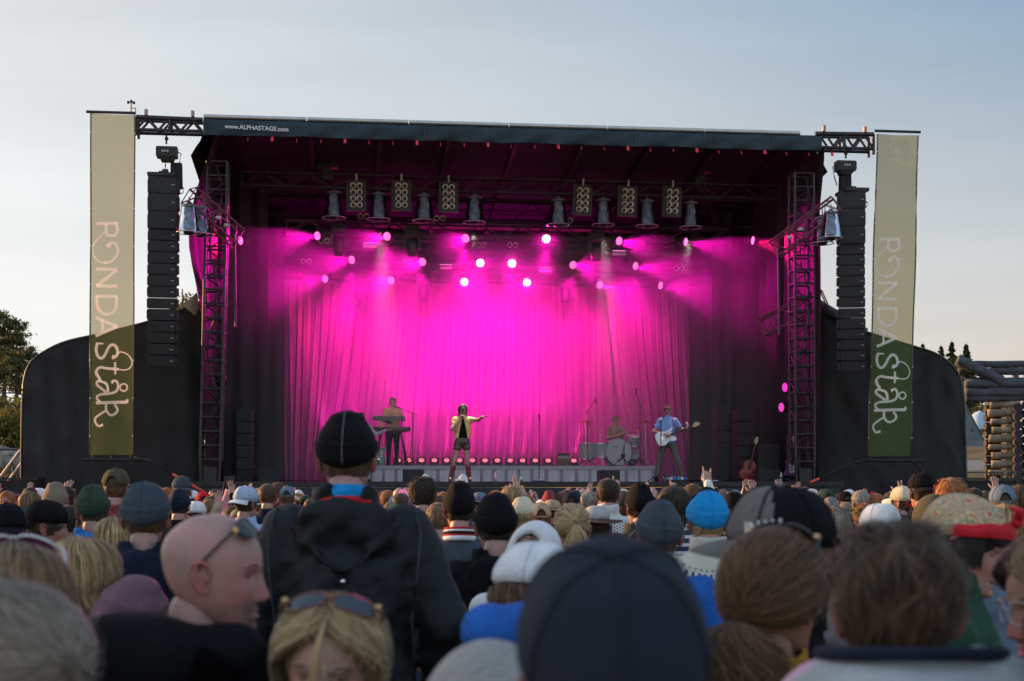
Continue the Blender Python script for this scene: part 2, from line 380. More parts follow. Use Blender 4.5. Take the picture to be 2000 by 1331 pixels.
# strokes in banner-image pixels (x right, y down), widths in the same unit; drawn from the lettering in the photo
LET = [
 ([(185, 435), (226, 435)], 6, 0), ([(224, 433), (226, 448), (222, 457), (212, 459), (205, 455), (204, 435)], 5.5, 1),
 ([(203, 450), (192, 461), (182, 472), (178, 486), (181, 499), (191, 509), (202, 511.5)], 2.6, 1), ([(200, 511), (213, 509), (222, 501), (227, 489), (224, 477), (215, 472), (207, 478)], 5.5, 1),
 ([(209, 475), (209.5, 482)], 9, 0),
 ([(185, 524), (226, 524)], 6, 0), ([(225, 525), (186, 557)], 6, 0), ([(185, 557), (226, 557)], 6, 0),
 ([(185, 577), (226, 577)], 6, 0), ([(187, 577), (188, 597), (196, 609), (207, 612), (218, 608), (224, 596), (224, 577)], 5.5, 1),
 ([(185, 619), (227, 636)], 5.5, 0), ([(227, 636), (185, 655)], 6, 0), ([(198, 624), (198, 648)], 5, 0),
 ([(186, 669), (200, 670)], 3.5, 0), ([(188, 670), (186, 682), (190, 695), (197, 698), (203, 692), (210, 678), (217, 672), (225, 676), (228, 688), (224, 695), (219, 696)], 5.6, 1),
 ([(217, 695.5), (222, 697)], 8, 0), ([(226, 688), (236, 686), (248, 692), (255, 704), (252, 716), (243, 721), (228, 720), (205, 718)], 2.6, 1),
 ([(230, 720), (205, 717.5), (194, 716), (187, 722), (187, 730), (194, 739)], 5.2, 1), ([(223, 706), (223.5, 730)], 4.5, 0),
 ([(188, 726), (196, 742), (206, 750), (209, 762)], 2.6, 1), ([(207, 765), (196, 757), (188, 750), (188, 744), (196, 740)], 5.2, 1), ([(190, 742), (206, 748), (210, 764)], 5, 1),
 ([(216, 745), (224, 742), (229, 750), (226, 762), (214, 767), (196, 768)], 5, 1), ([(217, 744), (220, 745.5)], 7, 0), ([(196, 768), (188, 772), (188, 778), (194, 783)], 4.6, 1),
 ([(239.7+7.2*math.cos(a_*PI/6), 755.2+7.2*math.sin(a_*PI/6)) for a_ in range(13)], 3.4, 0),
 ([(185, 785), (247, 784)], 6, 0), ([(246, 785), (247, 778)], 5, 0),
 ([(205, 787), (206, 800), (214, 809), (224, 806), (228, 798), (222, 788)], 4.8, 1), ([(206, 799), (195, 806), (185, 814), (184, 822), (190, 830), (197, 829)], 4.2, 1), ([(196, 826), (197.5, 831)], 5, 0)]
def stroke(mb, pts, wd, y, cap=True):
    k = len(pts); l_, r_ = [], []
    for i in range(k):
        a = pts[max(i-1, 0)]; b = pts[min(i+1, k-1)]; dx, dz = b[0]-a[0], b[1]-a[1]; n = math.hypot(dx, dz) or 1
        nx, nz = -dz/n*wd/2, dx/n*wd/2; l_.append((pts[i][0]+nx, y, pts[i][1]+nz)); r_.append((pts[i][0]-nx, y, pts[i][1]-nz))
    mb.add(l_+r_, [(i, i+1, k+i+1, k+i) for i in range(k-1)], smooth=False)
def banner_mat():
    m = bpy.data.materials.new('banner_mesh_fabric'); m.use_nodes = True; n = m.node_tree.nodes; l = m.node_tree.links.new; n.clear()
    o = n.new('ShaderNodeOutputMaterial'); tr = n.new('ShaderNodeBsdfTransparent'); tr.inputs[0].default_value = (.82, .69, .53, 1)
    d = n.new('ShaderNodeBsdfDiffuse'); d.inputs[0].default_value = (.115, .165, .065, 1); tl = n.new('ShaderNodeBsdfTranslucent'); tl.inputs[0].default_value = (.05, .045, .02, 1)
    a = n.new('ShaderNodeAddShader'); mx = n.new('ShaderNodeMixShader'); mx.inputs[0].default_value = .5
    l(d.outputs[0], a.inputs[0]); l(tl.outputs[0], a.inputs[1]); l(tr.outputs[0], mx.inputs[1]); l(a.outputs[0], mx.inputs[2]); l(mx.outputs[0], o.inputs[0]); return m
def letter_mat():
    m = bpy.data.materials.new('banner_lettering_ink'); m.use_nodes = True; n = m.node_tree.nodes; l = m.node_tree.links.new; n.clear()
    o = n.new('ShaderNodeOutputMaterial'); tr = n.new('ShaderNodeBsdfTransparent'); tr.inputs[0].default_value = (.95, .9, .85, 1)
    d0 = n.new('ShaderNodeBsdfDiffuse'); d0.inputs[0].default_value = (.74, .72, .70, 1); t0 = n.new('ShaderNodeBsdfTranslucent'); t0.inputs[0].default_value = (.75, .62, .52, 1); d = n.new('ShaderNodeAddShader'); l(d0.outputs[0], d.inputs[0]); l(t0.outputs[0], d.inputs[1]); mx = n.new('ShaderNodeMixShader'); mx.inputs[0].default_value = .62
    l(tr.outputs[0], mx.inputs[1]); l(d.outputs[0], mx.inputs[2]); l(mx.outputs[0], o.inputs[0]); return m
M_ban, M_let = banner_mat(), letter_mat()
def banner(label, xl, xr, yt, yb, lean, dx, sc, dy):
    v = -.6; (ua, zt), (ub, zb) = US(xl, yt, v), US(xr, yb, v); H = zt-zb; W = ub-ua; k = ppm((xl+xr)/2, v)
    t = sthing('banner', label, 'banner', ua, v, zb)
    def pos(x, z): s = (z)/H; return (x+lean*s*1.0, .05*math.sin(x*5+1+.6*s)*(1-s)*.9+.03*math.sin(z*1.7+x*4)+.012*math.sin(z*6+x*9)*(1-s), z)
    m = MB(); m.grid([[pos(x, z) for x in np.linspace(0, W, 14)] for z in np.linspace(0, H, 40)]); m.build('banner_cloth', M_ban, t)
    m = MB()
    for pts, wd, cv in LET:
        q = bz(pts, 7) if cv else pts
        if not cv and len(q) == 2:
            q = [(q[0][0]+(q[1][0]-q[0][0])*i/6, q[0][1]+(q[1][1]-q[0][1])*i/6) for i in range(7)]
        q2 = [((a-175.5)*sc/k, H-(b-221)*sc/k-dy) for a, b in q]
        mm = MB(); stroke(mm, q2, wd*sc/k, 0); vs = []
        for x, y, z in mm.v: p = pos(x, z); vs.append((p[0], p[1]-.012, p[2]))
        m.add(vs, mm.f, smooth=False)
    m.build('lettering', M_let, t)
    m = MB()
    for s in (0, 1):
        m.tube([(pos(W*s, z)[0]+(-.012 if s == 0 else .012), pos(W*s, z)[1], z) for z in np.linspace(0, H, 12)], .016)
    m.build('hem_line', mat('hem_cord', (.12, .11, .08), .7), t)
    for s in (0, 1):
        for i in range(9): p = pos(W*s, H*(i+.5)/9); MB().sph((p[0]+(-.012 if s == 0 else .012), p[1]-.02, p[2]), .018, 6, 4).build('eyelet_tie', M_wht, t)
    MB().cyl((-.15, 0, -.1), (W+.35, 0, -.1), .03).cyl((.04, 0, -.1), (.04, 0, 0), .012).cyl((W*.5, 0, -.12), (W*.5, 0, .03), .014).cyl((W-.04, 0, -.1), (W-.04, 0, 0), .012).build('bottom_pole', M_dstl, t)
banner('tall banner reading RONDASTÅK, olive and gold, left of the stage', 176, 259, 222, 889, .03, 0, 1.0, 0)
banner('tall banner reading RONDASTÅK, green and grey, right of the stage', 1698, 1776, 262, 891, .19, 0, .955, -.0)
# straps from the banner bottoms
def strap(label, pts, n_o, v=-.7):
    q = [Vector((US(x, y, v)[0], v, US(x, y, v)[1])) for x, y in pts]; t = sthing('ratchet_strap', label, 'strap', q[0].x, q[0].y, q[0].z)
    m = MB(tuple(q[0])); m.tube(q[:-1], .022, mi=0); m.build('webbing', M_blkp, t); m = MB(tuple(q[0])); m.tube(q[-2:], .03); m.build('orange_end', M_orng, t)
strap('strap with orange end running right from the left banner foot', [(262, 893), (300, 903), (337, 926), (400, 962)], 1)
strap('strap with orange end running left from the right banner foot', [(1700, 898), (1668, 903), (1600, 935), (1582, 943)], 1)
strap('black strap running down right from the right banner foot', [(1780, 897), (1787, 905), (1800, 922), (1803, 926)], 1)

# ---------------------------------------------------------------- wing walls
M_wing = mat('wing_tarpaulin', (.022, .022, .024), .7, var=.35, ns=1.5, bump=.7, bs=3.2, spec=.3)
def wing(label, pts, v, dp):
    q = [US(x, y, v) for x, y in pts]; q = bz(q[:-2], 5)+[q[-2], q[-1]]; base = (sum(p[0] for p in q)/len(q), v, 0)
    t = sthing('wing_wall', label, 'windbreak wall', *base)
    m = MB(base); m.prism([(a, b) for a, b in q], v, v+dp); m.build('tarpaulin', M_wing, t)
    m = MB(base); m.tube([(a, v-.01, b) for a, b in q[:-2]], .022); m.build('edge_tube', mat('edge_tube', (.10, .10, .10), .5, .3), t)
    # soft vertical creases
    m = MB(base); e = min(p[0] for p in q); f_ = max(p[0] for p in q)
    def ztop(u):
        zs = []
        for (a, za), (b, zb_) in zip(q[:-1], q[1:]):
            if min(a, b) <= u <= max(a, b) and abs(a-b) > 1e-6: zs.append(za+(zb_-za)*(u-a)/(b-a))
        return max(zs) if zs else 2
    g = []; uu = np.linspace(e+.05, f_-.05, 130)
    for s in np.linspace(0, .985, 60):
        g.append([(u, v-.02-.055*abs(math.sin(u*3.3+1.7*math.sin(u*1.9)+s*1.6))**2-.03*math.sin(s*15+u*4)*math.sin(u*2.7+s*3)-.012*math.sin(s*40+u*9)*math.sin(u*1.3), .05+(ztop(u)-.1)*s) for u in uu])
    m.grid(g); m.build('loose_sheet', M_wing, t)
wing('black curved wing wall behind the olive and gold banner at left', [(41, 965), (43, 800), (47, 742), (60, 708), (88, 686), (130, 667), (200, 651), (290, 628), (345, 608), (395, 588), (395, 1010), (41, 1010)], 1.0, .35)
wing('black curved wing wall behind the green banner at right', [(1595, 606), (1650, 632), (1703, 652), (1783, 676), (1826, 690), (1858, 712), (1876, 742), (1884, 800), (1888, 965), (1888, 1010), (1595, 1010)][:9]+[(1888, 1010), (1595, 1010)], 1.0, .35)
# loose lit corner of the tarp and the grey pipe beside the right wall
u, z = US(378, 600, .9); t = tag(MB().add([(.1, 0, .30), (-.20, -.05, .0), (.06, -.1, -.22), (.14, .0, -.05), (-.02, -.1, .05)], [(0, 1, 4), (1, 2, 4), (2, 3, 4), (3, 0, 4)]).build('tarpaulin_flap', mat('flap', (.42, .33, .24), .7), None, L(u, .7, z), (0, 0, TH)), 'loose sunlit flap of tan tarpaulin beside the left tower', 'tarpaulin')
a = US(1592, 590, .6); b = US(1690, 650, .6); t = sthing('scaffold_pipe', 'grey scaffold pipe sloping down right behind the right tower', 'pipe', a[0], .6, a[1])
MB((a[0], .6, a[1])).cyl((a[0], .6, a[1]), (b[0], .6, b[1]), .11, n=12).build('pipe_tube', mat('grey_pipe', (.12, .13, .14), .45, .3), t)
# ================================================================ RIGGING, LOUDSPEAKERS, LIGHTS
M_lab = mat('badge_grey', (.45, .45, .45), .5)
M_glass = None
def glass_mat():
    m = bpy.data.materials.new('clear_cover_plastic'); m.use_nodes = True; n = m.node_tree.nodes; l = m.node_tree.links.new; n.clear()
    o = n.new('ShaderNodeOutputMaterial'); tr = n.new('ShaderNodeBsdfTransparent'); tr.inputs[0].default_value = (.86, .88, .9, 1)
    g = n.new('ShaderNodeBsdfGlossy'); g.inputs['Roughness'].default_value = .08; g.inputs[0].default_value = (.9, .9, .95, 1)
    f = n.new('ShaderNodeFresnel'); f.inputs[0].default_value = 1.45; mx = n.new('ShaderNodeMixShader')
    l(f.outputs[0], mx.inputs[0]); l(tr.outputs[0], mx.inputs[1]); l(g.outputs[0], mx.inputs[2]); l(mx.outputs[0], o.inputs[0]); return m
M_glass = glass_mat()
def line_array(label, xc, yt, yb, wpx, nb, ns, rz, xb):
    v = -.3; k = ppm(xc, v); u, zt = US(xc, yt, v); _, zb = US(xc, yb, v); ub = US(xb, yb, v)[0]
    t = sthing('line_array', label, 'loudspeaker array', u, v, zt); H = zt-zb; W = wpx/k; hb = 34/k; hs = (H-nb*hb)/ns; z = 0; y = 0; x = 0; dx = (ub-u)
    for i in range(nb+ns):
        h = hb if i < nb else hs; z -= h; D = .62 if i < nb else .5; a = (0 if i < nb else R(1.2)*(i-nb)); y = -.012*max(0, i-nb)**1.35*.5
        m = MB(); ww = W*(1 if i < nb else .985)
        m.box((0, 0, h/2), (ww, D, h-.016), taper=1); m.box((-ww/2-.01, .06, h/2), (.02, D*.7, h*.7)); m.box((ww/2+.01, .06, h/2), (.02, D*.7, h*.7))
        o = m.build('speaker_cabinet', M_blkp, t, (dx*(-z/H), y, z), (a, 0, rz))
        MB().box((0, -D/2-.004, h/2), (ww*.68, .012, h*.86)).build('grille', M_grl, o)
        for s in (-1, 1): MB().box((s*ww*.42, -D/2-.003, h/2), (ww*.14, .02, h*.8)).build('side_grille', M_grl, o)
        MB().box((ww*.38, -D/2-.02, h*.5), (.055, .008, .014)).build('badge', M_lab, o)
        if rz < 0 or True:
            s = -1 if rz < 0 else 1
            MB().box((s*(ww/2+.03), -D*.25, h/2), (.06, D*.45, h*.72), taper=.85).build('horn_flange', M_grl, o)
    MB().box((0, 0, .035), (W*.98, .7, .07)).box((0, 0, .1), (W*.3, .1, .12)).build('fly_frame', M_dstl, t)
    MB().tube([(W/2, .1, -.1), (W/2+.12, .1, -.16), (W/2+.1, .1, -.26), (W/2, .1, -.3)], .012).build('signal_cable', M_blkp, t)
    return t
line_array('left hanging column of black loudspeakers beside the olive and gold banner', 319, 350, 714, 54, 3, 12, R(4), 317)
line_array('right hanging column of black loudspeakers beside the green banner', 1664, 379, 724, 48, 3, 12, R(-16), 1660)
def hoist(label, xc, yt, yb, flip):
    v = -.3; u, zt = US(xc, yt, v); _, zb = US(xc, yb, v); t = sthing('chain_hoist', label, 'chain hoist', u, v, zb); H = zt-zb; s = -1 if flip else 1
    m = MB(); m.tube([(0, 0, H), (0, 0, H-.2)], .02); m.lathe([(.03, 0), (.05, .03), (.03, .06)], (0, 0, H-.12), 8); m.build('hook', M_dstl, t)
    m = MB().box((s*.02, 0, H-.38), (.42, .24, .22)).box((-s*.12, 0, H-.38), (.16, .27, .17)).box((s*.02, 0, H-.52), (.24, .2, .1), taper=1.3); m.build('motor_housing', M_blkp, t)
    for i in range(3): MB().box((-.06+.05*i, -.135, H-.37), (.035, .01, .04)).build('badge', M_lab, t)
    m = MB().box((s*.2, .05, H-.85) if not flip else (.0, .05, H-.78), (.24, .2, .52), taper=.92); m.build('chain_bag', M_blk, t)
    m = MB()
    for i in range(int((H-.5)/.05)): m.box((-s*.02, 0, H-.5-.05*i), (.025 if i % 2 else .012, .012 if i % 2 else .025, .055))
    m.build('chain', M_dstl2, t)
    MB().tube([(s*.14, 0, H-.3), (s*.3, 0, H-.4), (s*.26, 0, H-.62), (s*.2, 0, H-.8)], .012).build('power_cable', M_blkp, t)
    MB().box((-s*.02, 0, .12), (.12, .08, .16)).build('shackle', M_dstl, t)
hoist('left black chain hoist holding up a loudspeaker column', 325, 263, 350, False)
hoist('right black chain hoist holding up a loudspeaker column', 1652, 292, 380, True)
if True:
    a = US(1690, 388, -.3); b = US(1640, 395, -.3)

# domes: clear bell shaped rain covers with a moving head inside
def make_dome(name, label, m_in):
    t = thing(name, label, 'covered light', (0, 0, 0))
    h = .60
    MB().lathe([(.155, h-.06), (.165, h-.04), (.16, h-.01), (.13, h), (0, h+.005)], n=24).lathe([(.0, h+.01), (.05, h+.01), (.05, h+.05), (0, h+.06)], n=10).cyl((0, 0, h+.05), (0, 0, h+.16), .012).build('top_cap', mat('cap_plastic', (.13, .14, .16), .5), t)
    MB().lathe([(.15, h-.05), (.165, h-.12), (.20, h*.45), (.235, .04), (.262, .0)], n=32).build('clear_cover', M_glass, t)
    MB().tube([(.262*math.cos(a), .262*math.sin(a), 0) for a in np.linspace(0, 2*PI, 33)[:-1]], .010, 6, closed=True).build('rim', mat('rim_plastic', (.5, .42, .48), .25, .2), t)
    m = MB().lathe([(.0, h-.04), (.095, h-.05), (.10, h-.12), (.085, h-.22), (.10, h-.3), (.15, .12), (.155, .06), (.12, .04)], n=14)
    m.box((.02, -.1, .32), (.12, .03, .22), (0, .2, 0)); m.box((-.05, -.09, .42), (.06, .05, .1), (0, -.3, .2)); m.build('fixture_body', m_in, t)
    MB().lathe([(.115, .06), (.12, 0), (.09, -.035), (0, -.055)], n=16).build('lens_head', M_blkp, t)
    return t
M_fx = mat('fixture_cover', (.22, .26, .34), .55, var=.45, ns=9, bump=.6, bs=14)
dome0 = None; TRV = 2.0
DX = [(652, 378), (740, 381), (828, 384), (927, 387), (1090, 392), (1178, 392), (1264, 394), (1349, 397)]
nb = ['first from the left tower', 'second from the left tower', 'third from the left tower', 'just left of centre', 'just right of centre', 'third from the right tower', 'second from the right tower', 'nearest the right tower']
for (x, y), w_ in zip(DX, nb):
    u, z = US(x, y+48, TRV)
    if dome0 is None: dome0 = make_dome('dome_light', '', M_fx); d = dome0
    else: d = copy_tree(dome0)
    d.location = L(u, TRV, z); d.rotation_euler = (0, 0, TH+random.uniform(-1, 1)); tag(d, 'grey lamp in a clear bell cover on the front truss, '+w_, None, 'bell-covered lamps on the front truss')
# front truss and the three rows behind
def htruss(label, x0, x1, y0, y1, v, hpx, bay=.5):
    (a, za), (b, zb) = US(x0, y0, v), US(x1, y1, v); k = ppm(1000, v); h = hpx/k
    t = sthing('lighting_truss', label, 'truss', (a+b)/2, v, za); o = ((a+b)/2, v, za)
    m = MB(o); truss(m, (a, v, za-h/2), (b, v, zb-h/2), .32, h, bay, .025, .010); m.build('truss_frame', M_dstl2, t)
    m = MB(o); m.tube([(a+(b-a)*i/40, v-.2, za+(zb-za)*i/40-h+.04*math.sin(i*.7)) for i in range(41)], .011); m.build('cable', M_blkp, t); return t
htruss('front lighting truss carrying the bell-covered lamps', 472, 1520, 338, 366, TRV, 26)
htruss('second lighting truss behind the bell-covered lamps', 560, 1420, 432, 450, 3.3, 24)
htruss('third lighting truss in the magenta haze', 560, 1420, 482, 500, 4.7, 24)
htruss('rear lighting truss just in front of the curtain top', 540, 1400, 522, 540, 6.1, 24)
# audience blinders: 2 x 4 lamp housings
M_ref = mat('reflector', (.55, .48, .42), .5, .3); M_rim = mat('lamp_ring', (.80, .76, .70), .5, .0)
def make_blinder(rows, cols, s, gap, name, label):
    t = thing(name, label, 'blinder light')
    W, H = cols*s+.16*(rows > 1), rows*gap+.12*(rows > 1)
    MB().box((0, .06, 0), (W, .1, H)).build('housing', M_blkp, t)
    for r_ in range(rows):
        for c in range(cols):
            x, z = (c-(cols-1)/2)*s, (r_-(rows-1)/2)*gap-.0
            o = MB().lathe([(s*.32, -.0), (s*.47, .0), (s*.47, .07)], n=16, mtx=Matrix.Rotation(R(90), 3, 'X')).build('lamp_ring', M_rim, t, (x, -.0, z))
            MB().lathe([(s*.33, -.0), (s*.2, -.04), (0, -.05)], n=14, mtx=Matrix.Rotation(R(90), 3, 'X')).build('reflector', M_ref, o, (0, -.0, 0))
    if rows > 1: MB().box((0, 0, H/2+.06), (.04, .04, .16)).build('hook_clamp', M_lab, t)
    return t
BX = [(696, 383), (784, 383), (876, 386), (1137, 392), (1225, 394), (1312, 395)]; b0 = None
for i, (x, y) in enumerate(BX):
    u, z = US(x, y, TRV-.2); d = make_blinder(4, 2, .145, .145, 'blinder', '') if b0 is None else copy_tree(b0); b0 = b0 or d
    d.location = L(u, TRV-.25, z); d.rotation_euler = (0, R(0 if x < 1000 else 2.5), TH)
    tag(d, 'eight-lamp blinder panel hanging %s' % ['between the first and second bell covers from the left', 'between the second and third bell covers from the left', 'just left of the fourth bell cover from the left', 'between the fifth and sixth bell covers from the left', 'between the sixth and seventh bell covers from the left', 'beside the last bell cover at the right'][i], None, 'eight-lamp blinders')
b1 = None
for i, (x, y, v) in enumerate([(710, 423, 3.1), (859, 427, 3.1), (1108, 431, 3.1), (633, 471, 3.1), (940, 479, 4.5), (1001, 479, 4.5), (598, 511, 4.5), (795, 512, 4.5), (1326, 525, 4.5)]):
    u, z = US(x, y, v); d = make_blinder(1, 2, .14, .14, 'small_blinder', '') if b1 is None else copy_tree(b1); b1 = b1 or d
    d.location = L(u, v, z); d.rotation_euler = (0, 0, TH)
    tag(d, 'unlit two-lamp fitting %s' % ['under the first blinder panel from the left', 'beside the third bell cover from the left', 'beside the fifth bell cover from the left', 'right of the leftmost glowing spot', 'under the fourth bell cover, centre left', 'in the middle above two bright white spots', 'far left in the haze', 'left of the second spot in the middle row', 'far right in the haze'][i], None, 'two-lamp fittings')
# LED pars
def led_mat(name, c, s):
    m = bpy.data.materials.new(name); m.use_nodes = True; n = m.node_tree.nodes; l = m.node_tree.links.new; n.clear()
    o = n.new('ShaderNodeOutputMaterial'); e = n.new('ShaderNodeEmission'); e.inputs[0].default_value = tuple(c)+(1,); e.inputs[1].default_value = s/KX; l(e.outputs[0], o.inputs[0]); return m
M_led = led_mat('led_pink', (1, .22, .62), 2.6); M_ledw = led_mat('led_full_beam', (1, .75, .9), 9); M_ledr = led_mat('led_face_glow', (1, .01, .25), 1.0)
M_ledf = led_mat('led_floor', (1, .16, .24), 2.2); M_ledv = led_mat('led_violet', (.75, .10, .9), 1.1)
MAG = (1, .002, .46)
def make_par(name, led, dots=19, back=True):
    t = thing(name, '', 'stage spotlight')      # aims along local -Y
    X = Matrix.Rotation(R(90), 3, 'X')
    MB().lathe([(.105, .0), (.115, .0), (.12, -.03), (.11, -.14), (.06, -.2), (0, -.21)], n=18, mtx=X).build('par_can', M_blkp, t)
    f = MB().lathe([(0, -.004), (.104, -.004)], n=18, mtx=X).build('lens_plate', M_ledr, t)
    m = MB(); 
    pts = [(0, 0)]+[(.042*math.cos(a), .042*math.sin(a)) for a in np.arange(6)*PI/3]+[(.082*math.cos(a), .082*math.sin(a)) for a in np.arange(12)*PI/6]
    for x, z in pts[:dots]: m.sph((x, -.006, z), (.0155, .008, .0155), 8, 4)
    o = m.build('led_cluster', led, t)
    MB().tube([(-.13, .08, 0), (-.135, .08, .14), (0, .08, .19), (.135, .08, .14), (.13, .08, 0)], .012).build('yoke', M_dstl, t)
    return t
def spot(parent, P_, angle, col, blend=.5, size=.08):
    ld = bpy.data.lights.new('lamp_light', 'SPOT'); ld.energy = P_/KX; ld.color = col; ld.spot_size = R(angle); ld.spot_blend = blend; ld.shadow_soft_size = size
    o = bpy.data.objects.new('lamp_light', ld); COL.objects.link(o); o.parent = parent; o.location = (0, -.05, 0); o.rotation_euler = (R(-90), 0, 0)
    o.rotation_euler = Vector((0, 1, 0)).to_track_quat('Z', 'X').to_euler(); return o
def aim(o, d):
    o.rotation_euler = (-Vector(d)).to_track_quat('Y', 'Z').to_euler()      # local -Y along d
PW = 260
ROWS = [(2.95, [(620, 461, -1), (756, 462, -.7), (909, 466, -.4), (1067, 467, 0), (1209, 471, .6), (1339, 473, 1.2)]),
        (4.3, [(687, 508, -.8), (825, 512, -.5), (938, 514, 0), (1000, 515, 0), (1119, 518, .4), (1241, 520, .8)]),
        (5.7, [(635, 545, -.9), (764, 548, -.5), (907, 551, 0), (1029, 552, 0), (1171, 557, .5), (1290, 558, .9)])]
par0 = par1 = None
for ri, (v, row) in enumerate(ROWS):
    for ci, (x, y, a) in enumerate(row):
        u, z = US(x, y, v)
        if a == 0:
            d = make_par('stage_spot', M_ledw) if par1 is None else copy_tree(par1); par1 = par1 or d
        else:
            d = make_par('stage_spot', M_led) if par0 is None else copy_tree(par0); par0 = par0 or d
        d.location = L(u, v, z)
        dr = UD*(a*1.0)+VD*(-1.0)+Vector((0, 0, -.30)) if a else (Vector((0, 0, CAMZ))-L(u, v, z)).normalized()+Vector((0, 0, -.12))
        aim(d, dr); tag(d, '%s spot, %s in the %s row of lamps' % ('white-hot full beam' if a == 0 else 'pink', ['leftmost', 'second from left', 'third from left', 'fourth from left', 'fifth from left', 'rightmost'][ci], ['top', 'middle', 'bottom'][ri]), None, 'overhead LED spots')
PARS = [o for o in COL.objects if o.name.split('.')[0] == 'stage_spot']
for d in PARS:
    dr = (d.rotation_euler.to_matrix() @ Vector((0, -1, 0))).normalized()
    fc = abs(dr.x) < .25
    spot(d, PW*(4.5 if not fc else 2.5), 52 if not fc else 60, MAG, 1.)
    # second magenta light added to each lamp, facing back, to brighten the curtain
    if abs((d.location-ORG).dot(VD)-5.7) < .5 or abs((d.location-ORG).dot(UD)) > 3.6: continue
    o = spot(d, PW*3.2, 84, (1, .001, .42), 1., .1); q = d.rotation_euler.to_matrix().inverted() @ (UD*.03+VD*.9+Vector((0, 0, -.80))).normalized(); o.rotation_euler = (-q).to_track_quat('Z', 'Y').to_euler(); o.location = q*.35
# moving heads hanging dark
def make_mover(label):
    t = thing('moving_head', label, 'moving light')
    MB().box((0, 0, .1), (.34, .3, .2)).build('base_box', M_blkp, t)
    MB().box((-.17, 0, -.15), (.06, .2, .4)).box((.17, 0, -.15), (.06, .2, .4)).box((0, 0, 0), (.38, .2, .07)).build('yoke', M_blkp, t)
    MB().lathe([(0, .1), (.12, .08), (.14, -.05), (.12, -.25), (.1, -.33), (0, -.34)], (0, 0, -.2), n=14).build('head', M_blkp, t)
    return t
mv0 = None
for x, y, v, w_ in [(703, 545, 5.9, 'left rear'), (827, 547, 5.9, 'centre left rear'), (1104, 552, 5.9, 'centre right rear'), (662, 456, 3.2, 'left front'), (805, 458, 3.2, 'centre left front'), (1165, 468, 3.2, 'right front')]:
    u, z = US(x, y, v); d = make_mover('') if mv0 is None else copy_tree(mv0); mv0 = mv0 or d
    d.location = L(u, v, z); d.rotation_euler = (0, 0, TH); tag(d, 'unlit moving light hanging at the %s of the lamp rows' % w_, None, 'unlit moving lights')
sb0 = None
for x, y, v, w_ in [(723, 480, 3.2, 'under the second bell cover'), (871, 522, 4.6, 'under the third bell cover'), (1065, 528, 4.6, 'right of the bright central spots'), (1209, 495, 3.2, 'under the right top row spot')]:
    u, z = US(x, y, v)
    if sb0 is None:
        d = sb0 = thing('strobe_bar', '', 'strobe light'); MB().box((0, .03, 0), (.36, .08, .16)).build('housing', M_blkp, d)
        MB().box((0, -.02, -.025), (.32, .02, .06)).build('diffuser', mat('diffuser', (.5, .4, .45), .5), d)
        for i in range(10): MB().box((-.14+.031*i, -.02, .055), (.018, .02, .012)).build('diode', M_led, d)
    else: d = copy_tree(sb0)
    d.location = L(u, v, z); d.rotation_euler = (0, 0, TH); tag(d, 'flat rectangular strobe bar '+w_, None, 'strobe bars')
# hoist boxes on the truss line
for x, y, w_ in [(636, 322, 'left'), (1362, 330, 'right')]:
    u, z = US(x, y, TRV); t = sthing('truss_motor', 'dark truss hoist above the %s end of the front truss' % w_, 'chain hoist', u, TRV, z)
    MB().box((0, 0, 0), (.4, .3, .2)).box((.05, 0, -.2), (.25, .25, .3)).build('motor_housing', M_blkp, t); MB().box((.2, -.16, -.12), (.16, .03, .06)).build('red_tape', mat('red_tape', (.6, .02, .12), .6), t)
    MB().cyl((0, 0, .1), (0, 0, .9), .012).cyl((0, 0, -.1), (0, 0, -.5), .012).build('chain', M_dstl, t)
# booms with bell covers left and right
def boom(label, pts, v, domes, lab2, sgn):
    a = US(*pts[0], v); b = US(*pts[1], v+.0); h = .36
    t = sthing('boom_truss', label, 'truss arm', b[0], v, b[1]); o = (b[0], v, b[1]); m = MB(o)
    A, B = Vector((a[0], v-.1, a[1]-h/2)), Vector((b[0], v+.6, b[1]-h/2))
    truss(m, A, B, .26, h, .24, .024, .010); m.build('truss_frame', mat('boom_light_tint', (.16, .05, .08), .5, .3), t)  # magenta stage light put into the truss colour
    m = MB(o); m.cyl(A+(B-A)*.95, (B.x-sgn*.0, v+.3, B.z-1.9), .025); m.build('brace', M_dstl2, t)
    for k in (.62, .8): MB(o).lathe([(.05, -.03), (.07, 0), (.05, .03)], A+(B-A)*k+Vector((0, -.16, .05)), 10).build('coupler', M_lab, t)
    for (x, y, vv), l2 in zip(domes, lab2):
        u, z = US(x, y, vv); d = copy_tree(dome0); d.location = L(u, vv, z); d.scale = (.96, .96, .96); tag(d, l2, None, 'bell-covered lamps on the side arms')
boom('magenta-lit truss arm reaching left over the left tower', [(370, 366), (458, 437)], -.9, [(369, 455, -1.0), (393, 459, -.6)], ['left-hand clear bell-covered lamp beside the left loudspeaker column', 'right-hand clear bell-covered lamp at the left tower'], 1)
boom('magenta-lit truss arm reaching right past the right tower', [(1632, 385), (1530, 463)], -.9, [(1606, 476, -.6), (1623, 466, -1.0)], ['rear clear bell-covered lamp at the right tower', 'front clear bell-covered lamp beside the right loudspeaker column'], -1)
# truss brace low on the right, pink light put into its colour
a = US(1490, 640, 1.2); b = US(1600, 590, .4); t = sthing('brace_truss', 'red-lit truss brace sloping up behind the right tower', 'truss', a[0], 1.2, a[1]); m = MB((a[0], 1.2, a[1])); truss(m, (a[0], 1.2, a[1]), (b[0]+.15, .5, b[1]+.1), .3, .4, .45, .028, .013); m.build('truss_frame', mat('boom_light_tint', (.2, .06, .09)), t)
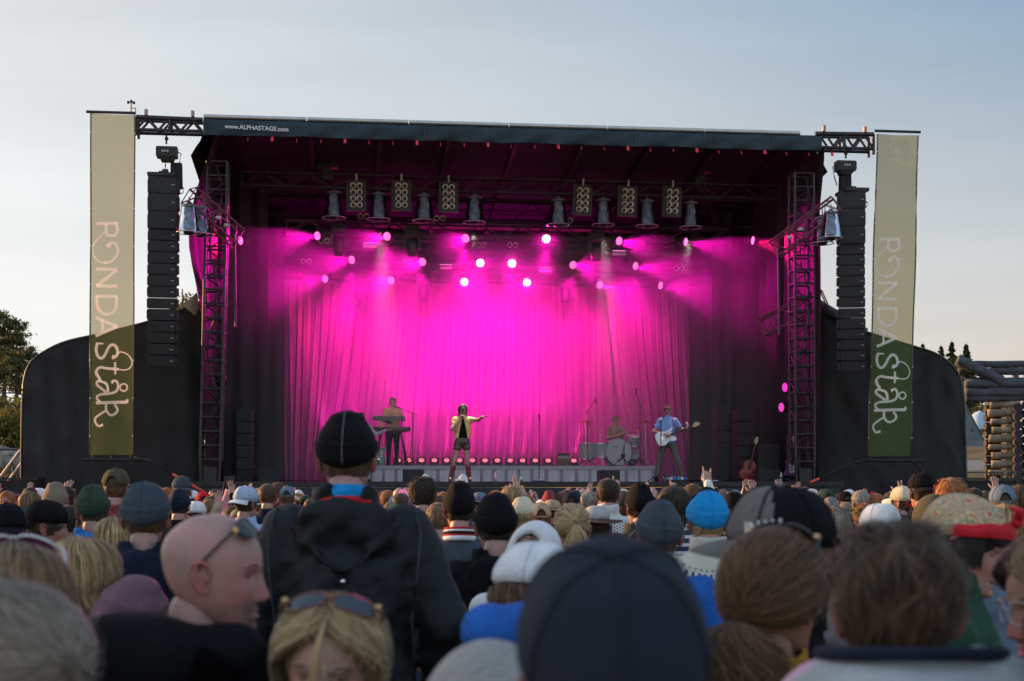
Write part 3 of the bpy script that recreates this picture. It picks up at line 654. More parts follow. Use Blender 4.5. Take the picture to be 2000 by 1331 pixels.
# two violet lamps at the right tower
for x, y, w_ in [(1533, 757, 'upper'), (1526, 796, 'lower')]:
    u, z = US(x, y, .9); d = make_par('side_spot', M_ledv); d.location = L(u, .9, z); aim(d, UD*-1+VD*-.35+Vector((0, 0, -.05))); d.scale = (1.0,)*3
    tag(d, '%s of two violet side lamps clamped to the right tower' % w_, None, 'violet side lamps'); spot(d, 60, 50, (.8, .01, .9), .6)
for x, y, w_ in [(440, 745, 'upper'), (438, 790, 'lower')]:
    u, z = US(x, y, .9); d = make_par('dark_side_spot', M_blkp); d.children[1].data = d.children[1].data.copy(); d.children[1].data.materials[0] = M_blkp; d.location = L(u, .9, z); aim(d, UD*1+VD*.3); tag(d, '%s unlit side lamp on the left tower' % w_, None, 'unlit side lamps')
# two lamps added to redden the side drapes, no such source there
for x, y, s in [(1470, 470, 1), (470, 470, -1)]:
    u, z = US(x, y, 2.6); d = copy_tree(par0); 
    for ch in list(d.children):
        if ch.type == 'LIGHT': bpy.data.objects.remove(ch)
    d.location = L(u, 2.6, z); aim(d, UD*s+VD*-.75+Vector((0, 0, -.25))); spot(d, 900 if s > 0 else 500, 60, (1, .003, .16), .8)
    tag(d, 'added red-pink spot high at the %s end to redden the side drape' % ('right' if s > 0 else 'left'), 'stage spotlight', 'added side drape spots')

# ---------------------------------------------------------------- curtain, riser, floor lamps
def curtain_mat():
    m = bpy.data.materials.new('magenta_tinted_curtain'); m.use_nodes = True; n = m.node_tree.nodes; l = m.node_tree.links.new; n.clear()
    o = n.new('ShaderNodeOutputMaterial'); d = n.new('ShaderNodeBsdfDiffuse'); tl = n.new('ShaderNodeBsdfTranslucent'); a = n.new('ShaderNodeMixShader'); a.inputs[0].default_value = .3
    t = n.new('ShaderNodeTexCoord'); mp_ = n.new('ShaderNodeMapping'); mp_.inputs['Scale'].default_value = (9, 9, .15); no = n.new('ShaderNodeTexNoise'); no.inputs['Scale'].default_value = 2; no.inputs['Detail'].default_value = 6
    r = n.new('ShaderNodeValToRGB'); r.color_ramp.elements[0].color = (.50, .13, .40, 1); r.color_ramp.elements[1].color = (.60, .155, .48, 1); r.color_ramp.elements[0].position = .35; r.color_ramp.elements[1].position = .62  # magenta of the stage light put into the white cloth's colour
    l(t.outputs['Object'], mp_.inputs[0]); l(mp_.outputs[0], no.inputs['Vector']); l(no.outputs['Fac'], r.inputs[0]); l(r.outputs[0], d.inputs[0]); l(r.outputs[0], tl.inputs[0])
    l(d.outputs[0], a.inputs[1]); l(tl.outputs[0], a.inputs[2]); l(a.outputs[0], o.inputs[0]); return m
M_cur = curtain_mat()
t = sthing('sheer_curtain', 'white sheer floor-length curtain, magenta light put into its colour, behind the band', 'curtain', 0, 6.7, 0)
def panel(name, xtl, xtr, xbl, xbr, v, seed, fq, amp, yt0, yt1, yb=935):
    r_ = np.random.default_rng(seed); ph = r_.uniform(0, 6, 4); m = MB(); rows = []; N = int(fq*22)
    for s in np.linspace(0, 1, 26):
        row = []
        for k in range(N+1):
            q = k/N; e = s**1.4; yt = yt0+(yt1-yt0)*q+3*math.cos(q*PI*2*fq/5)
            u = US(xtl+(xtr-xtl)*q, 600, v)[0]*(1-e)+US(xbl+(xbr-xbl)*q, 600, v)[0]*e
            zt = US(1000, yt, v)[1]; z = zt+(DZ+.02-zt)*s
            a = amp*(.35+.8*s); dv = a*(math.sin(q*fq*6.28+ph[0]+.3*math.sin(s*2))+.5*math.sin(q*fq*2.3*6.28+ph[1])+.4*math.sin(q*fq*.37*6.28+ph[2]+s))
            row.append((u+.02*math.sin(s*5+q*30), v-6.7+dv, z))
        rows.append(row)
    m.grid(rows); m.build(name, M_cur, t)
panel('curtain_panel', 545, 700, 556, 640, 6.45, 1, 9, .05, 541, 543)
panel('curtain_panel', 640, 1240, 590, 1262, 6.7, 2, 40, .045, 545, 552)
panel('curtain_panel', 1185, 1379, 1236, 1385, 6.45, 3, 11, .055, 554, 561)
# riser
u0, zr_ = US(640, 911, 3.6); u1, _ = US(1277, 911, 3.6); zr_ = US(1000, 911, 3.6)[1]
t = sthing('band_riser', 'low riser with a pleated pale grey skirt running across the stage', 'riser', (u0+u1)/2, 3.6, DZ); o = ((u0+u1)/2, 3.6, DZ)
MB(o).box(((u0+u1)/2, 4.95, zr_-.03), (u1-u0, 2.7, .06)).build('riser_deck', M_deck, t)
m = MB(o); rows = []
for s in np.linspace(0, 1, 6):
    gp_ = lambda u: math.exp(-((((u+.05*math.sin(u*2.3))/.33) % 1-.5)/.085)**2)
    rows.append([(u, 3.50+.13*gp_(u)*min(1, s*1.6)-.015*s+.006*math.sin(u*31)*s, zr_-.0-(zr_-DZ-.01)*s) for u in np.linspace(u0, u1, 1100)])
m.grid(rows); m.build('riser_skirt', mat('riser_skirt', (.66, .60, .68), .8, var=.25, ns=5, stretch=(8, 8, .5)), t)
MB(o).box(((u0+u1)/2, 3.475, zr_-.035), (u1-u0, .012, .09)).build('skirt_band', mat('skirt_band', (.46, .42, .47), .8), t)
RZ = zr_
FL = [648, 706, 777, 798, 823, 848, 872, 897, 922, 947, 971, 996, 1020, 1045, 1070, 1120]
f0 = None
for i, x in enumerate(FL):
    u = US(x, 892, 5.9)[0]; z = RZ+.16
    if f0 is None:
        d = f0 = thing('floor_lamp', '', 'floor light'); MB().box((0, 0, 0), (.24, .14, .17)).build('lamp_body', M_blkp, d)
        MB().box((0, 0, -.11), (.30, .2, .05)).build('foot', M_blkp, d)
        MB().sph((0, -.07, .02), (.07, .035, .05), 10, 6).build('lens', M_ledf, d)
        MB().lathe([(.078, 0), (.088, 0), (.088, .05)], (0, -.075, .02), 16, mtx=Matrix.Rotation(R(90), 3, 'X')).build('lens_ring', M_dstl2, d)
    else: d = copy_tree(f0)
    d.location = L(u, 5.9, z); d.rotation_euler = (0, 0, TH); c = 'between the keyboards and the singer' if x < 870 else ('behind the singer' if x < 925 else 'right of the singer')
    tag(d, 'pink floor lamp %s, %s of sixteen from the left' % (c, ['first', 'second', 'third', 'fourth', 'fifth', 'sixth', 'seventh', 'eighth', 'ninth', 'tenth', 'eleventh', 'twelfth', 'thirteenth', 'fourteenth', 'fifteenth', 'last'][i]), None, 'pink floor lamps along the riser')
for d in [o for o in COL.objects if o.name.split('.')[0] == 'floor_lamp']:
    o = spot(d, 3800, 13, (1, .03, .20), .6, .05); o.location = (0, 0, .12); xx = (d.location.x+2)*.05
    o.rotation_euler = (-Vector((xx*1.6, .10, 1))).to_track_quat('Z', 'Y').to_euler()
    # broad upward wash of the same lamp
    o = spot(d, 280, 66, (.92, .001, .58), 1., .08); o.location = (0, -.02, .13); o.rotation_euler = (-Vector((0, .17, 1))).to_track_quat('Z', 'Y').to_euler()
m_ = MB(); u, z = US(640, 905, 5.8); u2 = US(1120, 905, 5.8)[0]
t = sthing('lamp_batten', 'low dark batten the floor lamps stand on', 'batten', (u+u2)/2, 6.0, RZ); 
for i in range(18): a = (u2-u)*(i/17-.5); MB().box((a, 0, .03), (.42, .2, .05)).build('batten_section', M_blkp, t)
# stage smoke
def smoke():
    m = bpy.data.materials.new('stage_smoke'); m.use_nodes = True; n = m.node_tree.nodes; n.clear(); l = m.node_tree.links.new
    o = n.new('ShaderNodeOutputMaterial'); v = n.new('ShaderNodeVolumePrincipled'); v.inputs['Color'].default_value = (.95, .93, .95, 1); v.inputs['Density'].default_value = .10; v.inputs['Anisotropy'].default_value = .15
    l(v.outputs[0], o.inputs['Volume']); m.cycles.homogeneous_volume = True if hasattr(m.cycles, 'homogeneous_volume') else None
    t = MB().box((0, 5.2, 4.9), (12.9, 6.6, 5.7)).build('stage_smoke', m, None, L(0, 0, 0), (0, 0, TH)); tag(t, 'pink-lit theatrical smoke hanging between the lamps and the curtain', 'smoke', kind='stuff')
smoke()
# wedges, fills, small things on deck
def box_spk(label, xl, xr, yt, v, d_=.5, zb=DZ):
    (a, zt), (b, _) = US(xl, yt, v), US(xr, yt, v); t = sthing('monitor_speaker', label, 'loudspeaker', (a+b)/2, v, zb)
    h = zt-zb; w = b-a; MB().prism([(-w/2, 0), (w/2, 0), (w/2, h), (-w/2, h)], 0, d_).build('cabinet', M_blkp, t)
    MB().box((0, -.008, h/2), (w*.92, .014, h*.9)).build('grille', M_grl, t); return t
box_spk('square black stage monitor left of the singer', 788, 828, 917, 1.0)
box_spk('square black stage monitor in front of the drum kit', 1173, 1211, 919, 1.0)
box_spk('black side monitor speaker near the right tower', 1482, 1523, 917, .7)
box_spk('dark low speaker box beside the left drapes', 505, 545, 915, 1.4)
for x0, x1, yt, v, l_ in [(462, 492, 800, 2.2, 'tall dark loudspeaker stack inside the left wing'), (1443, 1472, 800, 2.2, 'tall dark loudspeaker stack inside the right wing'), (1402, 1426, 790, 3.4, 'tall narrow dark case stack right of the curtain')]:
    (a, zt), (b, _) = US(x0, yt, v), US(x1, yt, v); t = sthing('speaker_stack', l_, 'loudspeaker stack', (a+b)/2, v, DZ); w = b-a; n_ = 6; h = (zt-DZ)/n_
    for i in range(n_):
        o = MB().box((0, .3, h/2), (w, .6, h-.02)).build('speaker_cabinet', M_blkp, t, (0, 0, h*i)); MB().box((0, -.008, h/2), (w*.9, .012, h*.85)).build('grille', M_grl, o)
# flight case and amp rack by the right wing
(a, zt), (b, _) = US(1481, 868, 1.5), US(1522, 868, 1.5); t = sthing('flight_case', 'dark wheeled case behind the right side monitor', 'equipment case', (a+b)/2, 1.5, DZ)
MB().box((0, .3, (zt-DZ)/2), (b-a, .6, zt-DZ)).build('case_body', M_blkp, t)
for zz in (.05, .5, .93): MB().box((0, -.005, (zt-DZ)*zz), (b-a+.01, .02, .025)).build('edge_strip', M_dstl2, t)
# ================================================================ PEOPLE: surfaces
def crom(xs, ys, x):
    xs, ys = np.asarray(xs, float), np.asarray(ys, float); x = np.clip(np.asarray(x, float), xs[0], xs[-1])
    m = np.gradient(ys, xs); i = np.clip(np.searchsorted(xs, x, side='right')-1, 0, len(xs)-2)
    h = xs[i+1]-xs[i]; t = (x-xs[i])/h
    return (2*t**3-3*t**2+1)*ys[i]+(t**3-2*t**2+t)*h*m[i]+(-2*t**3+3*t**2)*ys[i+1]+(t**3-t**2)*h*m[i+1]
HH = .235
HT = [0, .04, .1, .2, .3, .42, .55, .68, .8, .9, .96, 1]
HW = [.012, .031, .044, .0565, .064, .070, .0745, .0765, .071, .054, .035, 0]
HF = [.068, .082, .087, .086, .087, .086, .090, .090, .077, .054, .033, 0]
HB = [-.052, -.026, .005, .046, .072, .090, .100, .103, .092, .068, .044, 0]
def head_surf(t, ph, feat=True, mouth=0., jaw=1.):
    t, ph = np.broadcast_arrays(np.asarray(t, float), np.asarray(ph, float))
    W = crom(HT, HW, t)*(1+(jaw-1)*np.clip((.35-t)/.3, 0, 1)); Fr = crom(HT, HF, t); B = crom(HT, HB, t)
    c, s = np.cos(ph), np.sin(ph); p = .92
    x = W*np.sign(c)*np.abs(c)**p; yc = (B-Fr)/2; D = (B+Fr)/2; y = yc+D*np.sign(s)*np.abs(s)**1.0; z = t*HH
    if feat:
        w_ = np.clip(-s*1.6, 0, 1); ax = np.abs(x); g = lambda a, b, c_: np.exp(-((a-b)/c_)**2); d = np.zeros_like(x)
        d += np.interp(t, [.268, .285, .325, .38, .46, .52, .57], [0, .014, .026, .021, .011, .005, 0])*g(x, 0, 1)*0+np.interp(t, [.268, .285, .325, .38, .46, .52, .57], [0, .015, .026, .021, .011, .005, 0])*np.exp(-(x/np.interp(t, [.28, .32, .4, .5, .56], [.016, .0145, .010, .009, .013]))**2)
        d += .005*g(ax, .013, .006)*g(t, .30, .022)
        d -= .0125*g(ax, .032, .0145)*g(t, .50, .045)
        d += .005*g(ax, .03, .024)*g(t, .575, .028)
        d += .005*g(ax, .043, .017)*g(t, .36, .075)
        d += .0065*g(x, 0, .021)*(g(t, .212, .016)+1.05*g(t, .163, .018))*(1-.3*mouth) - (.005+.022*mouth)*g(x, 0, .019)*g(t, .188-.01*mouth, .007+.014*mouth)
        d += .005*g(x, 0, .02)*g(t, .055, .04)-.003*g(x, 0, .022)*g(t, .118, .02)
        d -= .003*g(ax, .058, .014)*g(t, .22, .09)
        y = y-d*w_
    return np.stack([x, y, z], -1)
HC = np.array([0, .008, .118])
def shell_pts(tb, off, n=22, nu=56, ph=None, wrap=True, mod=None):
    ph = np.linspace(-PI, PI, nu, endpoint=not wrap) if ph is None else ph
    s = np.linspace(0, 1, n)[:, None]; tbv = tb(ph)[None, :]
    t = tbv+(1-tbv)*np.sin(s*PI/2)**.9; S = head_surf(t, np.broadcast_to(ph, t.shape), False)
    d = S-HC; d /= np.linalg.norm(d, axis=-1, keepdims=True)
    Pp = S+d*off(s, ph[None, :])[..., None]
    if mod is not None: Pp = mod(Pp, s, ph[None, :])
    return Pp
def angd(a, b): return np.abs((a-b+PI) % (2*PI)-PI)
def ear_mb(m, sx, mi=0):
    E = lambda a, b, q=0: (sx*(.0735+q*1.45), .012+a, .112+b)
    rim = [E(-.014, -.008), E(-.015, .008), E(-.008, .024, .004), E(.006, .030, .008), E(.018, .022, .012), E(.020, .006, .013), E(.013, -.012, .010), E(.004, -.026, .006), E(-.007, -.030, .003), E(-.012, -.020, .001)]
    m.tube([Vector(p) for p in rim], [.003, .0042, .0045, .0045, .0048, .0045, .004, .0055, .005, .003], 8, mi)
    m.sph(E(.004, .0, .002), (.004, .018, .028), 10, 8, mi, (0, 0, -sx*.45)); m.sph(E(-.010, -.004, .002), (.005, .005, .007), 8, 6, mi)
def head_mb(m, M, mouth=0., jaw=1., eyes=True, mats=(0, 1, 2, 3, 4), closed=False, look=(0, 0), fine=False):
    SK, LIP, EW, IR, BR = mats; q = MB()
    nv, nu = (90, 84) if fine else (56, 48); tt = np.linspace(0, 1, nv); pp = np.linspace(-PI, PI, nu, endpoint=False)
    # denser around the face
    pp = pp+.35*np.sin(pp+PI/2)*-1*0; G = head_surf(tt[:, None], pp[None, :], True, mouth, jaw)
    q.grid(G, SK, True)
    for k, f in enumerate(q.f):
        c = np.mean([q.v[i] for i in f], 0); t = c[2]/HH
        if c[1] < -.07 and abs(c[0]) < .0235*(1-.0) and (abs(t-.188)/(.040+.02*mouth))**2+(c[0]/.0245)**2 < 1: q.mi[k] = LIP if not (mouth > .3 and abs(t-.178) < .012 and abs(c[0]) < .017) else BR
    for s in (-1, 1):
        ear_mb(q, s, SK)
        if eyes:
            ec = Vector((s*.032, -.0605, .1175)); q.sph(ec, .0122, 14, 10, EW)
            ld = Vector((look[0], -1, look[1])).normalized(); q.sph(ec+ld*.0072, (.0066, .0058, .0066), 10, 8, IR)
            # lids
            vs, fs = [], []; nn = 12; 
            up0 = R(-8) if closed else R(11); 
            for rg, el0, el1 in ((0, up0, R(85)), (1, R(-80), R(-9) if closed else R(-16))):
                g = []
                for a in range(5):
                    el = el0+(el1-el0)*a/4; row = []
                    for b in range(nn+1):
                        az = R(-78)+R(156)*b/nn; e2 = el*(math.cos(az)**.5) if abs(el) < R(40) else el
                        row.append((ec.x+.0134*math.sin(az)*math.cos(e2), ec.y-.0134*math.cos(az)*math.cos(e2), ec.z+.0134*math.sin(e2)))
                    g.append(row)
                q.grid(g, SK)
                if rg == 0: q.tube([Vector(p)+Vector((0, -.0006, 0)) for p in g[0]], .0016, 5, BR)
            q.tube([(s*.013, -.0875, .1365), (s*.022, -.088, .1390), (s*.034, -.085, .1400), (s*.046, -.076, .1375), (s*.052, -.069, .1340)], [.0014, .0026, .0026, .002, .0008], 6, BR)
    m.add([M @ Vector(p) for p in q.v], q.f, 0); m.mi[-len(q.f):] = q.mi
# ---------------------------------------------------------------- signed distance volumes -> surface nets
def surf_nets(D, o, c):
    ins = D < 0; nx, ny, nz_ = D.shape
    cnt = np.zeros((nx-1, ny-1, nz_-1)); acc = np.zeros((nx-1, ny-1, nz_-1, 3))
    cor = [(i, j, k) for i in (0, 1) for j in (0, 1) for k in (0, 1)]
    sl = lambda q: tuple(slice(q[a], D.shape[a]-1+q[a]) for a in range(3))
    for a in cor:
        for ax in range(3):
            if a[ax] == 0:
                b = list(a); b[ax] = 1; da, db = D[sl(a)], D[sl(b)]; cr = (da < 0) != (db < 0)
                t = np.where(cr, da/np.where(cr, da-db, 1), 0)
                for q in range(3): acc[..., q] += np.where(cr, a[q]+(t if q == ax else 0), 0)
                cnt += cr
    m = cnt > 0; idx = -np.ones(m.shape, int); n = int(m.sum()); idx[m] = np.arange(n)
    ii = np.argwhere(m); V = (ii+acc[m]/cnt[m][:, None])*c+np.array(o)
    Fs = []
    for ax in range(3):
        u, v = (ax+1) % 3, (ax+2) % 3; s0 = [slice(1, -1)]*3; s0[ax] = slice(0, -1); s1 = list(s0); s1[ax] = slice(1, None)
        A, B = ins[tuple(s0)], ins[tuple(s1)]; cr = np.argwhere(A != B)
        if not len(cr): continue
        off = np.array([1, 1, 1]); off[ax] = 0; e = cr+off
        def g(du, dv): w_ = e.copy(); w_[:, u] -= du; w_[:, v] -= dv; return idx[w_[:, 0], w_[:, 1], w_[:, 2]]
        q = np.stack([g(1, 1), g(0, 1), g(0, 0), g(1, 0)], 1); fl = A[tuple(cr.T)]
        q = np.where(fl[:, None], q, q[:, ::-1]); Fs.append(q[(q >= 0).all(1)])
    return V, np.concatenate(Fs) if Fs else np.zeros((0, 4), int)
def smin(a, b, k): h = np.clip(.5+.5*(b-a)/k, 0, 1); return b*(1-h)+a*h-k*h*(1-h)
def prim(p, X):
    k = p[0]
    if k == 'cap':
        a, b, ra, rb = np.array(p[1], float), np.array(p[2], float), p[3], p[4]; sc_ = np.array(p[5] if len(p) > 5 else (1, 1, 1), float)
        q = (X-a)/sc_; ab = (b-a)/sc_; t = np.clip((q@ab)/max(ab@ab, 1e-9), 0, 1); return (np.linalg.norm(q-t[..., None]*ab, axis=-1)-(ra+(rb-ra)*t))*min(sc_)
    if k == 'ell':
        c, r = np.array(p[1], float), np.array(p[2], float); q = X-c
        if len(p) > 3 and p[3] is not None: q = q @ np.array(Euler(p[3]).to_matrix())
        k0 = np.linalg.norm(q/r, axis=-1); k1 = np.linalg.norm(q/(r*r), axis=-1); return k0*(k0-1)/np.maximum(k1, 1e-6)
def wob(X, f, seed=0):
    r_ = np.random.default_rng(seed); o = 0
    for i in range(5):
        k = r_.normal(size=3); k /= np.linalg.norm(k); o = o+np.sin(X@(k*f*(1+.35*i))+r_.uniform(0, 6)+1.3*np.sin(X@(r_.normal(size=3)*f*.4)))/(1+.35*i)
    return o/2.6
def sdf_mb(m, prims, cell, k=.03, post=None, bounds=None, mi=0, M=None):
    lo, hi = np.array([9., 9, 9]), np.array([-9., -9, -9])
    for p in prims:
        if p[0] == 'cap':
            for c in (p[1], p[2]): r = max(p[3], p[4])*np.array(p[5] if len(p) > 5 else (1, 1, 1)); lo = np.minimum(lo, np.array(c)-r); hi = np.maximum(hi, np.array(c)+r)
        else: r = max(p[2]) if len(p) > 3 and p[3] is not None else np.array(p[2]); lo = np.minimum(lo, np.array(p[1])-r); hi = np.maximum(hi, np.array(p[1])+r)
    if bounds: lo, hi = np.maximum(lo, bounds[0]), np.minimum(hi, bounds[1])
    lo -= cell*3+.012; hi += cell*3+.012
    ax = [np.arange(lo[i], hi[i]+cell, cell) for i in range(3)]; X = np.stack(np.meshgrid(*ax, indexing='ij'), -1)
    D = None
    for p in prims: d = prim(p, X); D = d if D is None else smin(D, d, k)
    if post: D = post(X, D)
    D[0], D[-1] = 1, 1; D[:, 0] = 1; D[:, -1] = 1; D[:, :, 0] = 1; D[:, :, -1] = 1
    V, Q = surf_nets(D, lo, cell)
    if M is not None: V = V @ np.array(M.to_3x3()).T+np.array(M.translation)
    m.add(V.tolist(), Q.tolist(), mi); return m
# ---------------------------------------------------------------- hands (wrist at origin, fingers +Z, palm towards -Y, thumb +X)
_H = {}
HP = {'open': ([.12, .08, .1, .16], [.16, .05, -.06, -.2], .5), 'relax': ([.8, .9, 1.0, 1.1], [.05, 0, -.03, -.06], .3), 'point': ([.05, 2.5, 2.6, 2.6], [0, 0, 0, 0], .2),
      'fist': ([2.2, 2.3, 2.3, 2.2], [0, 0, 0, 0], .1), 'horn': ([.1, 2.5, 2.5, .15], [.1, 0, 0, -.2], .2), 'peace': ([.1, .1, 2.5, 2.5], [.16, -.1, 0, 0], .2),
      'hold': ([1.2, 1.3, 1.4, 1.4], [.05, 0, -.03, -.06], .35), 'flat': ([.15, .12, .12, .15], [.03, 0, -.02, -.04], .25)}
def hand_geo(pose, cell=.0045):
    key = (pose, cell)
    if key in _H: return _H[key]
    curl, spr, th = HP[pose]; pr = [('ell', (0, 0, .048), (.041, .015, .052)), ('cap', (0, 0, -.02), (0, 0, .03), .026, .03, (1, .72, 1)), ('cap', (.024, -.002, .085), (-.028, -.002, .08), .013, .012)]
    for i, (bx, Lg, rr) in enumerate(((.029, .072, .0092), (.0095, .080, .0096), (-.010, .074, .0092), (-.028, .058, .0082))):
        p = np.array([bx, -.001, .088-.004*(i == 3)]); a = 0; seg = (.45, .31, .24)
        for j in range(3):
            a += curl[i]*(.36, .40, .24)[j]; d = np.array([math.sin(spr[i]), -math.sin(a), math.cos(a)*math.cos(spr[i])]); d /= np.linalg.norm(d)
            e = p+d*Lg*seg[j]; pr.append(('cap', tuple(p), tuple(e), rr*(1, .93, .86)[j], rr*(.93, .86, .74)[j])); p = e
    p = np.array([.026, -.006, .022]); d = np.array([.75, -.25, .75]) if th > .3 else np.array([.35, -.75, .75]); d /= np.linalg.norm(d)
    e = p+d*.045; pr.append(('cap', tuple(p), tuple(e), .0155, .0115)); d2 = np.array([.45, -.3, .9]) if th > .3 else np.array([-.5, -.4, .75]); d2 /= np.linalg.norm(d2)
    f = e+d2*.034; pr.append(('cap', tuple(e), tuple(f), .011, .0085))
    m = MB(); sdf_mb(m, pr, cell, .006); _H[key] = (m.v, m.f); return _H[key]
def put_hand(m, wrist, direction, palm, pose, right=True, s=1., mi=0, cell=.0045):
    z = Vector(direction).normalized(); y = -(Vector(palm)-z*Vector(palm).dot(z)).normalized(); x = y.cross(z)
    Mx = Matrix((x, y, z)).transposed(); v, f = hand_geo(pose, cell); sx = 1 if right else -1
    vs = [Vector(wrist)+Mx @ Vector((p[0]*s*sx, p[1]*s, p[2]*s)) for p in v]
    m.add(vs, f if right else [q[::-1] for q in f], mi)
# poses: (elbow, wrist, hand pose, hand direction, palm direction) for the figure's right (-x when facing -Y is its right) arm and left arm
DN = lambda s: ((s*.245, .03, 1.15), (s*.25, -.06, .91), 'relax', (0, -.1, -1), (-s, 0, 0))
UP = lambda s, h='open', a=0., b=0.: ((s*(.27-.04*a), -.16-.06*b, 1.50-.05*abs(b)), (s*(.20+.10*a), -.22-.14*b, 1.77-.05*abs(a)-.07*abs(b)), h, (s*(.5*a-.05), -.05-.5*b, 1), (.5*a, -1, -.3*b))
POSE = {'down': (DN(-1), DN(1)), 'upR': (UP(-1), DN(1)), 'upL': (DN(-1), UP(1)), 'up': (UP(-1), UP(1)), 'pointR': (UP(-1, 'point'), DN(1)), 'pointL': (DN(-1), UP(1, 'point')),
        'up2': (UP(-1, 'relax', .5, .4), UP(1, 'open', -.3, 1.)), 'upR2': (UP(-1, 'relax', -.6, .8), DN(1)), 'upL2': (DN(-1), UP(1, 'flat', .8, .3)), 'fistR': (UP(-1, 'fist', -.2, .2), DN(1)),
        'hornR': (UP(-1, 'horn'), DN(1)), 'peaceR': (UP(-1, 'peace'), DN(1)), 'clap': (((-.25, -.16, 1.42), (-.05, -.30, 1.66), 'flat', (.25, -.1, 1), (1, 0, 0)), ((.25, -.16, 1.42), (.05, -.30, 1.66), 'flat', (-.25, -.1, 1), (-1, 0, 0))),
        'film': (((-.24, -.2, 1.40), (-.09, -.33, 1.70), 'hold', (.2, -.1, 1), (.8, -.6, 0)), ((.24, -.2, 1.40), (.09, -.33, 1.70), 'hold', (-.2, -.1, 1), (-.8, -.6, 0)))}
SH = lambda s: (s*.175, .0, 1.425)
def arm_pr(pose, r0, r1, r2, hand_cut=0.):
    o = []
    for s, (el, wr, *_ ) in zip((-1, 1), POSE[pose] if isinstance(pose, str) else pose):
        w_ = Vector(wr)-(Vector(wr)-Vector(el)).normalized()*hand_cut
        o += [('cap', SH(s), el, r0, r1), ('cap', el, tuple(w_), r1, r2)]
    return o
STAND = (((-.10, 0, .52), (-.11, .02, .09)), ((.10, 0, .52), (.11, .02, .09)))
def leg_pr(legs, k=1., top=.90):
    o = []
    for s, (kn, an) in zip((-1, 1), legs): o += [('cap', (s*.09, 0, top), kn, .088*k, .058*k), ('cap', kn, an, .056*k, .04*k)]
    return o
def skin_mats(sk): return [sk, M_lip, M_eye, M_iris, M_brow]
M_lip = mat('lip', (.42, .13, .12), .45); M_eye = mat('eye_white', (.26, .235, .23), .35); M_iris = mat('iris', (.016, .022, .028), .2); M_brow = mat('brow_hair', (.05, .03, .02), .7)
def skinm(name, c):
    m = mat(name, c, .48, var=.30, ns=16, bump=.08, bs=220, spec=.35, var2=(min(1, c[0]*1.03), c[1]*.78, c[2]*.80)); b = m.node_tree.nodes['Principled BSDF']
    b.inputs['Subsurface Weight'].default_value = .12; b.inputs['Subsurface Scale'].default_value = .02; b.inputs['Subsurface Radius'].default_value = (1, .3, .15)
    n = m.node_tree.nodes; l = m.node_tree.links.new; a = n.new('ShaderNodeAttribute'); a.attribute_name = 'flush'; mx = n.new('ShaderNodeMix'); mx.data_type = 'RGBA'; mx.blend_type = 'MULTIPLY'; mx.inputs['B'].default_value = (.90, .60, .57, 1)
    src = b.inputs['Base Color'].links[0].from_socket; l(src, mx.inputs['A']); l(a.outputs['Fac'], mx.inputs['Factor']); l(mx.outputs['Result'], b.inputs['Base Color'])
    # fine pores and blotches
    t = n.new('ShaderNodeTexCoord'); v = n.new('ShaderNodeTexVoronoi'); v.inputs['Scale'].default_value = 420; bp = n.new('ShaderNodeBump'); bp.inputs['Strength'].default_value = .12; bp.inputs['Distance'].default_value = .002
    l(t.outputs['Object'], v.inputs['Vector']); l(v.outputs['Distance'], bp.inputs['Height']); l(bp.outputs[0], b.inputs['Normal']); return m
SK = [skinm('skin_fair', (.50, .345, .285)), skinm('skin_tan', (.42, .27, .21)), skinm('skin_rosy', (.50, .325, .285)), skinm('skin_deep', (.28, .16, .11))]
_B = {}
def headM(yaw=0, pitch=0, roll=0, pos=(0, 0, 1.525)):
    piv = Vector((0, .015, -.01)); return Matrix.Translation(Vector(pos)+piv) @ Euler((R(pitch), R(roll), R(yaw)), 'XYZ').to_matrix().to_4x4() @ Matrix.Translation(-piv)
